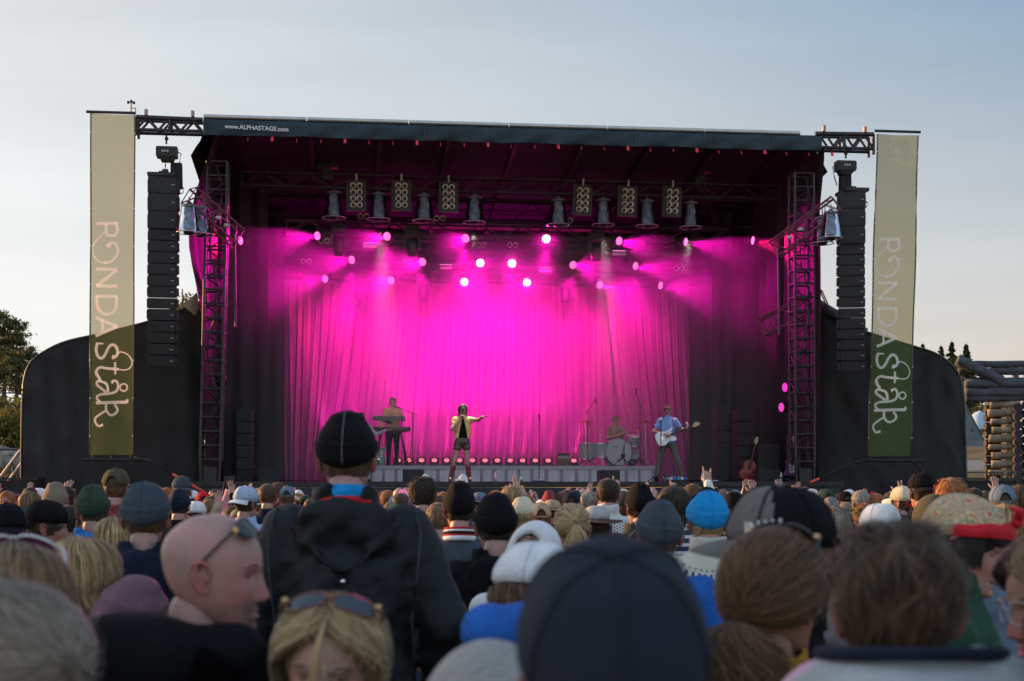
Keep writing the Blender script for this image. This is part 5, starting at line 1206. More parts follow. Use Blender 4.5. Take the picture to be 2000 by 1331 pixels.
# guitarist
GL = (((-.20, -.03, .50), (-.26, .02, .09)), ((.22, -.04, .52), (.36, .02, .09)))
GP = (((-.33, -.02, 1.17), (-.10, -.27, 1.09), 'relax', (.8, -.1, -.35), (-.2, 1, .2)), ((.36, -.06, 1.19), (.40, -.30, 1.25), 'hold', (.1, .1, 1), (-.6, .8, 0)))
M_kh = cloth('khaki_grey', (.13, .115, .10)); M_lb = cloth('light_blue_shirt', (.20, .32, .62))
t = performer('singing guitarist in light blue short-sleeved shirt with a white guitar at the right', 1304, 1.0, DZ, .97, R(-3), skin=2, hair=('short', 'brown'), jacket=('shirt', M_lb, .55), pose=GP, legs=GL, trousers=M_kh, shoes='black', mouth=.7, head=(0, -3, 0), fine=True, jkey='gtr', pk='gtr', jopt=dict(long=.90), bulk=1.06, jc=.012)
def guitar(name, label, loc, rz, ang, mb_, mp=None, mn=None, acoustic=False, lean=0):
    t = thing(name, label, 'guitar', loc, 0); t.rotation_euler = (lean, 0, rz); c, s_ = math.cos(ang), math.sin(ang)
    Mx = Matrix(((c, 0, -s_), (0, 1, 0), (s_, 0, c)))
    out = bz([(-.30, .02), (-.27, .12), (-.14, .155), (-.02, .115), (.06, .12), (.155, .145), (.13, .09), (.07, .055), (.08, -.03), (.13, -.07), (.16, -.13), (.08, -.155), (-.02, -.115), (-.14, -.165), (-.27, -.12), (-.30, .02)], 4) if not acoustic else bz([(-.28, 0), (-.25, .14), (-.13, .19), (.0, .13), (.11, .15), (.19, .07), (.2, 0), (.19, -.07), (.11, -.15), (0, -.13), (-.13, -.19), (-.25, -.14), (-.28, 0)], 4)
    def tr(m): m.v = [tuple(Mx @ Vector(p)) for p in m.v]; return m
    th = .022 if not acoustic else .05
    tr(MB().prism(out[:-1], -th, th)).build('guitar_body', mb_, t)
    tr(MB().prism([(.05, -.022), (.60, -.019), (.60, .019), (.05, .022)], -th-.012, -th+.006)).build('neck', mn or M_fret, t)
    tr(MB().prism([(.60, -.022), (.66, -.045), (.78, -.03), (.77, .02), (.66, .035), (.60, .022)], -th-.008, -th+.006)).build('headstock', M_maple, t)
    if not acoustic: tr(MB().prism([(-.10, -.10), (.05, -.10), (.10, .05), (.02, .10), (-.12, .08)], -th-.003, -th)).build('pickguard', mp or M_wht, t)
    for x in ((-.05, .01) if not acoustic else ()): tr(MB().box((x, -th-.006, 0), (.022, .012, .07))).build('pickup', M_blkp, t)
    if acoustic: tr(MB().cyl((.02, -th-.002, 0), (.02, -th-.004, 0), .05, n=16)).build('sound_hole', M_blkp, t)
    tr(MB().box((-.15, -th-.007, 0), (.03, .014, .075))).build('bridge', M_chrome, t)
    tr(MB().cyl((-.2, -th-.008, -.06), (-.2, -th-.02, -.06), .012, n=8)).build('knob', M_chrome, t)
    for i in range(6): q = tr(MB().cyl((.65+.018*i, -th-.004, .035-.002*i), (.65+.018*i, -th-.004, .055), .006, n=6)); q.build('tuning_peg', M_chrome, t)
    return t
M_fret = mat('rosewood', (.05, .025, .02), .5); M_maple = mat('maple', (.55, .36, .17), .4); M_gw = mat('white_lacquer', (.72, .74, .80), .2)
gp = t.matrix_basis @ Vector((-.03, -.24, 1.06)); guitar('electric_guitar', 'white electric guitar held by the man in the light blue shirt', gp, TH, R(22), M_gw)
m = MB(); m.tube([t.matrix_basis @ Vector(p) for p in [(.14, -.26, 1.17), (.13, -.17, 1.32), (.10, -.09, 1.47), (.07, .05, 1.50), (-.05, .14, 1.35), (-.2, .1, 1.2), (-.25, -.1, 1.08), (-.24, -.24, 1.03)]], .012)
tag(m.build('guitar_strap', mat('dark_red_strap', (.18, .02, .03), .7)), 'dark red guitar strap over the guitarist\'s shoulder', 'strap')
# keyboard player and the woman beside him
M_ts = cloth('tan_shirt', (.28, .22, .13)); M_ps = cloth('pale_pink_shirt', (.60, .45, .58))
KP = (((-.27, -.08, 1.18), (-.10, -.32, 1.10), 'relax', (.3, -.8, -.1), (0, 0, -1)), ((.27, -.08, 1.20), (.16, -.34, 1.30), 'relax', (-.2, -.8, .1), (0, 0, -1)))
performer('bearded keyboard player in tan shirt singing behind two stacked keyboards', 767, 4.7, RZ, .97, R(5), skin=1, hair=('short', 'dark'), jacket=('shirt', M_ts), pose=KP, trousers='black', mouth=.6, head=(-15, -4, 0), fine=True, jkey='key', pk='key', jopt=dict(long=.92))
for o in list(bpy.data.objects[:]):
    pass
# beard
WP = (((-.26, -.02, 1.16), (-.24, -.18, 1.0), 'relax', (0, -.6, -.6), (0, 0, -1)), ((.33, -.12, 1.22), (.52, -.30, 1.31), 'open', (1, -.3, .2), (0, -.2, -1)))
performer('woman in pale pink shirt reaching out to the keyboard, half hidden by the black beanie', 707, 3.0, DZ, .92, R(25), skin=0, hair=('updo', 'brown'), jacket=('shirt', M_ps), pose=WP, trousers='black', head=(20, -6, 0), jkey='wom', pk='wom', jopt=dict(long=.92))
def keyboard(label, x0, x1, y, v, mm):
    (a, z), (b, _) = US(x0, y, v), US(x1, y, v); t = sthing('keyboard', label, 'keyboard', (a+b)/2, v, z); w = b-a
    MB().box((0, .14, 0), (w, .30, .10)).build('keyboard_case', mm, t); MB().box((0, -.012, .012), (w*.94, .012, .03)).build('control_strip', M_dstl2, t)
    for i in range(9): MB().box((-w*.36+w*.09*i, -.02, .012), (w*.04, .01, .012)).build('button', M_lab, t)
    m = MB(); 
    for i in range(36): m.box((-w*.45+w*.9*i/35, .22, .055), (w*.022, .13, .012))
    tag(m.build('white_keys', M_wht, t), kind=None); return z, a, b
za, a0, b0 = keyboard('upper grey keyboard in front of the keyboard player', 728, 790, 817, 4.1, mat('kb_grey', (.12, .12, .14), .5)); zb, a1, b1 = keyboard('lower dark red keyboard in front of the keyboard player', 727, 802, 838, 4.05, mat('kb_red', (.10, .01, .02), .4))
t = sthing('keyboard_stand', 'black two-tier keyboard stand on the riser', 'keyboard stand', (a1+b1)/2, 4.2, RZ); w = (b1-a1)*.8; h = zb-RZ-.06
for s in (-1, 1):
    MB().cyl((s*w*.30, -.12, h), (s*w*.55, -.22, 0), .018).cyl((s*w*.30, .12, h), (s*w*.52, .3, 0), .018).build('leg', M_blkp, t)
    MB().cyl((s*w*.34, .1, h), (s*w*.34, .18, h+.26), .014).build('tier_arm', M_blkp, t)
MB().box((0, 0, h), (w*1.05, .06, .03)).build('crossbar', M_blkp, t)
def stand(label, xb, yb, v, base, pts, tripod=True, micdir=None):
    u, z0 = US(xb, yb, v); z0 = base; t = sthing('microphone_stand', label, 'microphone stand', u, v, z0); q = []
    for x, y in pts: a, b = US(x, y, v); q.append((a-u, 0, b-z0))
    MB().cyl((q[0][0], 0, .06), q[0], .011, n=6).build('pole', M_blkp, t)
    if len(q) > 1: MB().cyl(q[1], q[-1], .009, n=6).build('boom_arm', M_blkp, t); MB().sph(q[0], .022, 8, 6).build('boom_joint', M_blkp, t)
    if tripod:
        for k in range(3): a = k*2.1+.6; MB().cyl((0, 0, .2), (.3*math.cos(a), .3*math.sin(a), .01), .009, n=6).build('leg', M_blkp, t)
    else: MB().cyl((0, 0, 0), (0, 0, .025), .14, .13, 18).build('round_base', M_blkp, t)
    e = Vector(q[-1]); d = Vector(micdir or (0, 0, 1)).normalized()
    MB().cyl(e-d*.07, e+d*.07, .013, .017, 8).sph(e+d*.08, .024, 8, 6).build('mounted_microphone', M_blkp, t); return t
stand('boom microphone stand right of the keyboards', 806, 905, 4.2, RZ, [(806, 808), (816, 811), (776, 796)], micdir=(-1, 0, .3))
stand('straight microphone stand alone at centre stage', 1053, 940, .8, DZ, [(1053, 818)], False)
stand('boom microphone stand in front of the guitarist', 1291, 936, .4, DZ, [(1291, 824), (1288, 828), (1305, 803)], micdir=(.3, .5, .5))
stand('tall boom stand left over the drums', 1148, 907, 4.0, RZ, [(1148, 803), (1143, 809), (1163, 781)], micdir=(.3, 0, -1))
stand('tall boom stand right over the drums', 1250, 907, 4.0, RZ, [(1250, 790), (1253, 797), (1243, 767)], micdir=(-.1, 0, 1))
stand('short boom stand at the bass drum', 1218, 907, 3.7, RZ, [(1219, 873), (1224, 852), (1213, 896)], micdir=(-.5, .5, -.4))
# drummer and drums
DL = (((-.20, -.36, .90), (-.24, -.34, .50)), ((.22, -.34, .90), (.28, -.34, .50)))
DP = (((-.27, -.12, 1.18), (-.02, -.34, 1.24), 'fist', (.6, -.5, .5), (0, 0, -1)), ((.30, -.14, 1.22), (.42, -.36, 1.12), 'fist', (.5, -.7, .1), (0, 0, -1)))
t = performer('seated drummer in grey-brown T-shirt looking to the right', 1203, 5.3, RZ-.40, .97, R(10), skin=1, hair=('messy', 'lightbrown'), jacket=('shirt', cloth('stone_tee', (.17, .14, .125)), .6), pose=DP, legs=DL, trousers='charcoal', head=(38, -6, 0), fine=True, jkey='drm', pk='drm', jopt=dict(long=.92), bulk=1.08)
t = sthing('drum_stool', 'round black drum stool under the drummer', 'stool', US(1203, 900, 5.3)[0], 5.35, RZ); MB().cyl((0, 0, .42), (0, 0, .50), .17, .17, 18).build('seat', M_blkp, t)
for k in range(3): a = k*2.1; MB().cyl((0, 0, .42), (.22*math.cos(a), .22*math.sin(a), 0), .014, n=6).build('leg', M_chrome, t)
M_shell = mat('pearl_shell', (.42, .44, .44), .3, var=.25, ns=14); M_skin = mat('drum_head', (.62, .60, .62), .5)
def drum(name, label, px, py, v, r, dep, axis='z', legs=0, rot=None):
    u, z = US(px, py, v); t = sthing(name, label, 'drum', u, v, z)
    M3 = Matrix.Rotation(R(90), 3, 'X') if axis == 'y' else Matrix.Identity(3)
    if rot is not None: M3 = Euler(rot).to_matrix()
    MB().lathe([(r, -dep/2), (r, dep/2)], n=28, mtx=M3).build('drum_shell', M_shell, t)
    for s in (-1, 1):
        MB().lathe([(r+.012, s*dep/2-.012), (r+.014, s*dep/2+.012), (r-.008, s*dep/2+.012)], n=28, mtx=M3).build('hoop', M_chrome if axis != 'y' else M_shell, t)
        MB().lathe([(0, s*dep/2+.002), (r-.002, s*dep/2+.002)], n=28, mtx=M3).build('drum_head', M_skin, t)
    for k in range(8):
        a = k*PI/4+.2; m = MB(); p = M3 @ Vector((r*math.cos(a)+.012*math.cos(a), r*math.sin(a)+.012*math.sin(a), 0)); d = M3 @ Vector((0, 0, dep*.48)); m.cyl(p-d, p+d, .006, n=5).cyl(p-d*.15, p+d*.15, .013, n=6); m.build('lug', M_chrome, t)
    for k in range(legs):
        a = k*2.1+.5; MB().cyl((r*math.cos(a), r*math.sin(a), 0), (r*1.08*math.cos(a), r*1.08*math.sin(a), RZ-z+.01), .009, n=6).build('leg', M_chrome, t)
    return t, M3
t, M3 = drum('bass_drum', 'large bass drum with a pale front head facing the crowd', 1206, 884, 4.5, .325, .38, 'y')
MB().lathe([(0, .195), (.062, .196)], (.10, -.002, -.09), n=20, mtx=Matrix.Rotation(R(90), 3, 'X')).build('port_hole', M_blkp, t)
m = MB(); m.tube([(-.17+.02*i+.012*math.sin(i*2), -.198, .12+.022*math.sin(i*1.9)+.004*i) for i in range(9)], .004, 4); m.build('script_mark', M_blkp, t)
drum('floor_tom', 'left floor tom of the drum kit', 1146, 882, 4.6, .20, .40, 'z', 3); drum('floor_tom', 'second tom left of the bass drum', 1174, 880, 4.5, .20, .34, 'z', 3)
drum('rack_tom', 'small tom tilted above the bass drum at right', 1239, 861, 4.5, .155, .22, rot=(R(14), R(4), 0)); drum('snare_drum', 'tilted snare drum low at the right of the kit', 1237, 890, 4.7, .17, .15, rot=(R(50), R(10), 0))
def cymbal(label, px, py, v, r, tilt):
    u, z = US(px, py, v); t = sthing('cymbal', label, 'cymbal', u, v, RZ); h = z-RZ
    MB().lathe([(.0, .03), (.03, .025), (.045, .008), (r, -.012), (r, -.015), (.02, .004)], (0, 0, h), n=28, mtx=Euler((R(tilt), 0, 0)).to_matrix()).build('cymbal_disc', mat('bronze', (.5, .3, .1), .3, 1), t)
    MB().cyl((0, 0, .12), (0, 0, h+.05), .01, n=6).sph((0, 0, h*.55), .02, 8, 6).build('stand_pole', M_chrome, t)
    for k in range(3): a = k*2.1; MB().cyl((0, 0, .25), (.24*math.cos(a), .24*math.sin(a), .01), .01, n=6).build('leg', M_chrome, t)
cymbal('crash cymbal at the far left of the drum kit', 1144, 824, 4.9, .22, 8); cymbal('ride cymbal between the left toms and the drummer', 1172, 841, 4.8, .235, 4)
cymbal('crash cymbal at the right of the drum kit', 1261, 824, 4.7, .22, 8); cymbal('low cymbal right of the drummer', 1247, 841, 4.9, .17, 3)
# sticks
for sx, l_ in ((-1, 'drumstick in the drummer\'s right hand'), (1, 'drumstick in the drummer\'s left hand')):
    w_ = bpy.data.objects[[o.name for o in COL.objects if o.get('label', '').startswith('seated drummer')][0]].matrix_basis @ Vector(DP[0 if sx < 0 else 1][1])
    tag(MB().cyl(w_-UD*.05, w_+UD*.28+Vector((0, 0, .18 if sx < 0 else .03))-VD*.1, .008, .005, 6).build('drumstick', M_maple), l_, 'drumstick')
# guitars on stands, amp, bottles
def gstand(label, u, v, zb):
    t = sthing('guitar_stand', label, 'guitar stand', u, v, zb)
    for a in (.5, 2.6, 4.7): MB().cyl((0, .05, .3), (.2*math.cos(a), .05+.2*math.sin(a), .01), .01, n=6).build('leg', M_blkp, t)
    MB().cyl((0, .06, .1), (0, .06, .62), .01, n=6).build('upright', M_blkp, t)
u, z = US(740, 890, 3.9); guitar('electric_guitar', 'teal electric guitar on a stand left of the keyboards', L(u, 3.9, RZ+.32), TH, R(86), mat('teal_lacquer', (.06, .32, .26), .25)); gstand('small guitar stand holding the teal guitar', u, 3.95, RZ)
u, z = US(1462, 915, 1.6); guitar('acoustic_guitar', 'red-brown guitar leaning upright near the right tower', L(u, 1.6, DZ+.3), TH, R(74), mat('red_sunburst', (.25, .03, .02), .25, var=.5, ns=3), acoustic=True, lean=-.1); gstand('small guitar stand under the red-brown guitar', u, 1.7, DZ)
u, z = US(1582, 915, 1.2); u = US(1545, 915, 1.4)[0]; guitar('electric_guitar', 'purple electric guitar standing behind the right tower', L(u, 1.4, DZ+.32), TH, R(84), mat('purple_lacquer', (.35, .06, .4), .3), lean=-.1)
(a, zt), (b, _) = US(1089, 886, 4.2), US(1114, 886, 4.2); t = sthing('combo_amplifier', 'small brown amplifier with a pale keyboard strip beside the drums', 'amplifier', (a+b)/2, 4.2, RZ); w = b-a; h = zt-RZ
MB().box((0, .12, h*.42), (w, .26, h*.84)).build('wood_case', mat('walnut', (.20, .07, .03), .5, var=.4, ns=6), t); MB().box((0, -.015, h*.72), (w*.9, .02, h*.2)).build('pale_panel', M_wht, t); MB().box((0, .1, h*.93), (w*.9, .22, h*.14)).build('top_box', M_blkp, t)
for i in range(5): MB().box((-w*.34+w*.17*i, -.028, h*.74), (.02, .02, .05)).build('knob', M_blkp, t)
def bottle(label, px, v, h, c, cc):
    u = US(px, 940, v)[0]; t = sthing('bottle', label, 'bottle', u, v, DZ); MB().lathe([(0, 0), (.032, .0), (.034, h*.6), (.026, h*.75), (.013, h*.88), (.013, h*.93)], n=14).build('bottle_body', mat('b_'+label[:6], c, .15, spec=.6), t)
    MB().lathe([(.034, h*.2), (.0355, h*.21), (.0355, h*.5), (.034, h*.51)], n=14).build('label_band', cc, t); MB().cyl((0, 0, h*.93), (0, 0, h), .016, n=10).build('bottle_cap', cc, t)
bottle('pink-lit plastic bottle on the stage edge, right of the singer', 968, .15, .22, (.55, .4, .5), mat('bl1', (.7, .3, .5), .5)); bottle('green bottle on the stage edge at centre', 1018, .15, .20, (.15, .4, .05), M_wht)
bottle('clear plastic bottle right of the guitarist', 1372, .5, .22, (.45, .45, .55), M_wht); bottle('green-capped bottle beside the white towel', 1387, .4, .17, (.2, .35, .1), M_wht); bottle('small bottle beside the right side monitor', 1526, .5, .22, (.45, .45, .5), M_wht)
u = US(1396, 940, .3)[0]; m = MB(); m.grid([[(x, y, .02+.012*math.sin(x*22+y*9)) for x in np.linspace(-.17, .17, 16)] for y in np.linspace(-.1, .14, 8)]); m.grid([[(x, y, .003) for x in np.linspace(-.17, .17, 16)] for y in np.linspace(-.1, .14, 8)]); tag(m.build('towel', M_wht, None, L(u, .3, DZ), (0, 0, TH)), 'white towel lying on the stage edge at right', 'towel')
(a, _), (b, _) = US(1298, 936, .5), US(1343, 936, .5); t = sthing('pedalboard', 'effects pedalboard at the guitarist\'s feet', 'pedalboard', (a+b)/2, .5, DZ); MB().box((0, 0, .03), (b-a, .28, .05), (.12, 0, 0)).build('board', M_blkp, t)
for i in range(6): MB().box((-(b-a)*.4+(b-a)*.16*i, -.02, .075), (.06, .10, .045), (.12, 0, 0)).build('pedal', [mat('ped_teal', (.02, .35, .45), .4), mat('ped_white', (.6, .6, .6), .4), mat('ped_blue', (.03, .15, .5), .4)][i % 3], t)
for x, l_ in ((1545, 'tangle of dark cables and stands at the right tower foot'),):
    u = US(x, 935, .3)[0]; t = sthing('cable_heap', l_, 'cables', u, .3, DZ); r_ = np.random.default_rng(4)
    m = MB(); m.tube([(r_.uniform(-.25, .25), r_.uniform(-.1, .2), .03+.12*r_.random()) for _ in range(40)], .012, 5); m.build('cable_coil', M_blkp, t)
for x in (1538, 1560):
    t = sthing('folded_stand', 'folded metal stand leaning at the right tower, %s' % ('nearer the stage middle' if x < 1550 else 'nearer the tower'), 'equipment stand', US(x, 930, 1.0)[0], 1.0, DZ)
    MB().cyl((0, 0, 0), (.03, .1, 1.05), .02, n=6).build('pole', M_dstl2, t); MB().cyl((.03, 0, .1), (.06, .1, .9), .012, n=6).build('folded_leg', mat('red_tube', (.45, .06, .04), .5), t)
# ================================================================ LAND, TREES, LOG BUILDING
M_grass = mat('meadow', (.10, .10, .035), .95, var=.5, ns=.6, bump=.6, bs=8, var2=(.17, .13, .06))
M_path = mat('gravel_path', (.20, .20, .21), .9, var=.15, ns=3)
def leaf_mat(n, a, b):
    m = bpy.data.materials.new(n); m.use_nodes = True; nn = m.node_tree.nodes; l = m.node_tree.links.new; bs = nn['Principled BSDF']; at = nn.new('ShaderNodeAttribute'); at.attribute_name = 'rnd'
    r = nn.new('ShaderNodeValToRGB'); r.color_ramp.elements[0].color = tuple(a)+(1,); r.color_ramp.elements[1].color = tuple(b)+(1,); l(at.outputs['Fac'], r.inputs[0]); l(r.outputs[0], bs.inputs['Base Color']); bs.inputs['Roughness'].default_value = .7
    tl = nn.new('ShaderNodeBsdfTranslucent'); l(r.outputs[0], tl.inputs[0]); mx = nn.new('ShaderNodeMixShader'); mx.inputs[0].default_value = .35; o = nn['Material Output']; l(bs.outputs[0], mx.inputs[1]); l(tl.outputs[0], mx.inputs[2]); l(mx.outputs[0], o.inputs[0]); return m
M_pine = leaf_mat('pine_needles', (.03, .045, .015), (.15, .155, .05)); M_spr = leaf_mat('spruce_needles', (.012, .025, .012), (.05, .07, .03)); M_bush = leaf_mat('bush_leaves', (.06, .07, .015), (.22, .19, .04))
M_bark = mat('bark', (.12, .07, .045), .95, var=.4, ns=12, bump=.5)
def leaves(name, m, C, S, par, size, n, seed, flat=.5):
    r = np.random.default_rng(seed); C = np.asarray(C); S = np.asarray(S); i = r.integers(0, len(C), n); d = r.normal(size=(n, 3)); p = C[i]+d*S[i][:, None]*np.array([1, 1, flat])
    a = r.normal(size=(n, 3)); a /= np.linalg.norm(a, axis=1, keepdims=True); b = np.cross(a, r.normal(size=(n, 3))); b /= np.linalg.norm(b, axis=1, keepdims=True); s = size*r.uniform(.5, 1.3, (n, 1))
    V = np.stack([p-a*s-b*s*.3, p+a*s-b*s*.3, p+a*s*.6+b*s*.5, p-a*s*.7+b*s*.4], 1).reshape(-1, 3); me = bpy.data.meshes.new(name); me.from_pydata(V.tolist(), [], [(4*k, 4*k+1, 4*k+2, 4*k+3) for k in range(n)])
    at = me.attributes.new('rnd', 'FLOAT', 'POINT'); cl = r.random(len(C)); at.data.foreach_set('value', np.repeat(np.clip(cl[i]*.7+r.random(n)*.4, 0, 1), 4)); me.materials.append(m); return link(name, me, par)
def pine(label, px, yt, Y, H, seed, wd=1., n=5200, zb=None, grp=None, size=.062):
    r = np.random.default_rng(seed); p = P(px, yt, Y); base = Vector((p.x, Y, p.z-H)); t = thing('pine_tree', label, 'tree', base, r.uniform(0, 6), grp)
    m = MB(); lean = r.normal(size=2)*.02*H; q = [(lean[0]*s, lean[1]*s, H*s*.97) for s in np.linspace(0, 1, 9)]; m.tube(q, [max(.02, .022*H*(1-s)+.02) for s in np.linspace(0, 1, 9)], 8); C, S = [], []
    for k in range(int(44*wd+12)):
        s = r.uniform(.28, .97)**.9; a = r.uniform(0, 6.28); Lb = H*.22*wd*(1-s)**.6*r.uniform(.5, 1.1)+.25; z0 = H*s; e = (lean[0]*s+Lb*math.cos(a), lean[1]*s+Lb*math.sin(a), z0+Lb*r.uniform(-.05, .35))
        m.tube([(lean[0]*s, lean[1]*s, z0), ((lean[0]*s+e[0])/2, (lean[1]*s+e[1])/2, z0-.02), e], [.035, .025, .01], 5)
        for j in range(5): f = .3+.75*j/4; C.append((lean[0]*s*(1-f)+e[0]*f+r.normal()*.12, lean[1]*s*(1-f)+e[1]*f+r.normal()*.12, z0*(1-f)+e[2]*f+r.normal()*.1)); S.append(r.uniform(.08, .17)*H/9)
    m.build('trunk', M_bark, t); leaves('crown', M_pine, C, S, t, size*H/9, int(n*2.2), seed); return t
def spruce(label, px, yt, Y, H, seed, n=3500, grp=None):
    r = np.random.default_rng(seed); p = P(px, yt, Y); t = thing('spruce_tree', label, 'tree', (p.x, Y, p.z-H), r.uniform(0, 6), grp); m = MB(); m.tube([(0, 0, 0), (0, 0, H*.5), (0, 0, H)], [.02*H, .012*H, .01], 7); C, S = [], []
    for k in range(260):
        s = (k/260)**.8; a = r.uniform(0, 6.28); Lb = H*.27*(1-s)*r.uniform(.55, 1.15)+.03; z0 = H*(.12+.86*s)
        for j in range(4): f = .2+.85*j/3; C.append((Lb*f*math.cos(a), Lb*f*math.sin(a), z0-Lb*f*.28)); S.append(.012*H*(1-s*.8))
    m.build('trunk', M_bark, t); leaves('crown', M_spr, C, S, t, .0085*H, n*5, seed, .45); return t
PG = 'pines behind the left wing wall'
pine('tallest pine at the far left edge of the view', 4, 604, 58, 8.8, 11, 1.15, 9000, grp=PG); pine('slender pine just right of the tallest one at far left', 34, 640, 60, 7.8, 12, .8, 6000, grp=PG); pine('pine showing above the rounded corner of the left wing wall', 66, 676, 62, 7.2, 13, .8, 5000, grp=PG)
pine('broad low pine filling the gap at the far left', -26, 660, 52, 7.0, 14, 1.3, 8000, grp=PG); pine('pine top showing between the left loudspeaker column and the tower', 374, 548, 50, 10.0, 15, .75, 3800)
for i, (x, y, s) in enumerate([(30, 790, 1.2), (4, 812, 1.0), (52, 820, .9)]):
    p = P(x, y, 50); t = thing('bush', ['yellow-green bush at the wing wall edge', 'low bush at the far left frame edge', 'small bush tucked behind the wing wall'][i], 'bush', (p.x, 50, p.z-2.2*s)); m = MB(); 
    for k in range(5): m.cyl((0, 0, 0), (.5*math.cos(k*1.3)*s, .5*math.sin(k*1.3)*s, 1.8*s), .04, .015, 5)
    m.build('stem', M_bark, t); r = np.random.default_rng(40+i); C = r.normal(size=(26, 3))*np.array([.55, .55, .6])*s+np.array([0, 0, 1.35*s]); leaves('foliage', M_bush, C, np.full(26, .2*s), t, .07, 3500, 50+i)
SG = 'spruces beyond the right wing wall'
spruce('tiny spruce tip just right of the green banner', 1802, 668, 95, 9, 21, 1200, SG); spruce('small spruce tip above the right wing wall curve', 1838, 672, 92, 8.6, 22, 1500, SG); spruce('tallest spruce above the right wing wall', 1859, 664, 85, 9, 23, 3500, SG); spruce('spruce just left of the log building roof', 1887, 668, 84, 9, 24, 3500, SG)
# tree line further off on the right and left, behind the tent
pine('dark pine behind the tent at the log building', 1915, 786, 75, 6, 31, 1.6, 3500)
# log building
M_log = mat('weathered_shaded_log', (.075, .075, .085), .85, var=.4, ns=2.2, bump=.6, bs=6, stretch=(1, 4, 4)); M_logb = mat('pale_bark_log', (.30, .24, .175), .85, var=.5, ns=3, bump=.7, bs=7); M_end = mat('log_end', (.04, .037, .04), .8)  # beam logs: weathered grey, with blue-grey shade put into the colour
Yb = 42.0; kb = F/Yb
def lx(px): return (px-1000)/kb
def lz(py): return CAMZ+(HOR-py)/kb
t = thing('log_building', 'weathered log structure with stacked crib walls at the right edge', 'log building', (lx(1960), Yb, 0)); O = (lx(1960), Yb, 0)
def logm(a, b, r, name, m, seed=0):
    r_ = np.random.default_rng(seed); a, b = Vector(a), Vector(b); k = 10; q = [a.lerp(b, i/k)+Vector((0, 0, r_.normal()*r*.05)) for i in range(k+1)]; mm = MB(O); mm.tube(q, [r*(1+r_.normal()*.05) for _ in range(k+1)], 12); return mm.build(name, m, t)
for i, (y0, y1) in enumerate([(705, 719), (719, 733)]): logm((lx(1872), Yb, lz((y0+y1)/2)), (lx(2060), Yb, lz((y0+y1)/2)), (y1-y0)/2/kb*1.02, 'rail_log', M_log, i)
logm((lx(1872), Yb, lz(741)), (lx(2060), Yb, lz(741)), .05, 'rail_log', M_log, 9); 
for x in (1920, 1953, 1984, 2006): MB(O).box((lx(x), Yb+.02, lz(735)), (.14, .16, .5)).build('rail_post', M_log, t)
for y in (736, 741): pass
for i, (y, r) in enumerate([(752, 9), (768, 9), (780, 6)]): logm((lx(1880), Yb-.25, lz(y)), (lx(2060), Yb-.25, lz(y-1)), r/kb*1.05, 'beam_log', M_log, 20+i)
logm((lx(1866), Yb-.2, lz(704)), (lx(1950), Yb-.3, lz(748)), .17, 'brace_log', M_log, 31)
for i in range(10):
    y = 791+16.6*i; wdt = 24+4*math.sin(i*1.7); logm((lx(1957-wdt-2), Yb-.1, lz(y)), (lx(1957+wdt+4), Yb-.35, lz(y)), (6.6+1.2*math.sin(i*2.1))/kb, 'crib_log', M_logb, 40+i)
    MB(O).cyl((lx(1972), Yb-.75, lz(y+8.3)), (lx(1990), Yb+1.5, lz(y+8.3)), 8.4/kb, n=14).build('cross_log', M_end, t)
    logm((lx(1984), Yb-.6, lz(y+3)), (lx(2070), Yb-.5, lz(y+1)), 7.4/kb, 'wall_log', M_log, 60+i); MB(O).cyl((lx(1928), Yb+.2, lz(y+8.3)), (lx(1958), Yb+.25, lz(y+8.3)), 7.5/kb, n=12).build('inner_log', M_end, t)
# tent
p0 = P(1878, 875, 60); p1 = P(1930, 876, 60); ap = P(1882, 784, 62); t = thing('canvas_tent', 'grey-green canvas tent standing behind the right wing wall', 'tent', (p0.x, 60, p0.z))
q = lambda P_: tuple(Vector(P_)-Vector((p0.x, 60, p0.z))); m = MB(); l0 = P(1835, 876, 60); bk = Vector((p1.x, 64, p1.z)); bl = Vector((l0.x, 64, l0.z)); ap2 = ap+Vector((0, 2, 0))
m.add([q(l0), q(p1), q(ap), q(bk), q(ap2), q(bl)], [(0, 1, 2), (1, 3, 4, 2), (3, 5, 4), (5, 0, 2, 4)], smooth=False); m.build('tent_canvas', mat('tent_canvas', (.10, .12, .11), .8, var=.2, ns=2, bump=.4, bs=3), t)
m = MB(); m.tube([q(ap), q(p1)], .04); m.build('seam', mat('tent_seam', (.05, .06, .06), .8), t)
for f in (.35, .62): v_ = ap.lerp(p1, f); MB().box(q(v_+Vector((-.3, -.05, -.1))), (.08, .03, .22)).build('tie_loop', M_blkp, t)
p = P(1913, 812, 72); t = thing('small_tent', 'pale blue tent roof glimpsed behind the grey-green tent', 'tent', (p.x, 72, p.z)); m = MB(); m.lathe([(.03, .25), (.45, 0), (.5, -.7)], n=12); m.build('tent_canvas', mat('pale_blue_canvas', (.35, .5, .65), .7), t)
# path, slope
def sheet(name, pts, m): o = MB().add(pts, [tuple(range(len(pts)))], smooth=False).build(name, m); tag(o, kind='structure'); return o
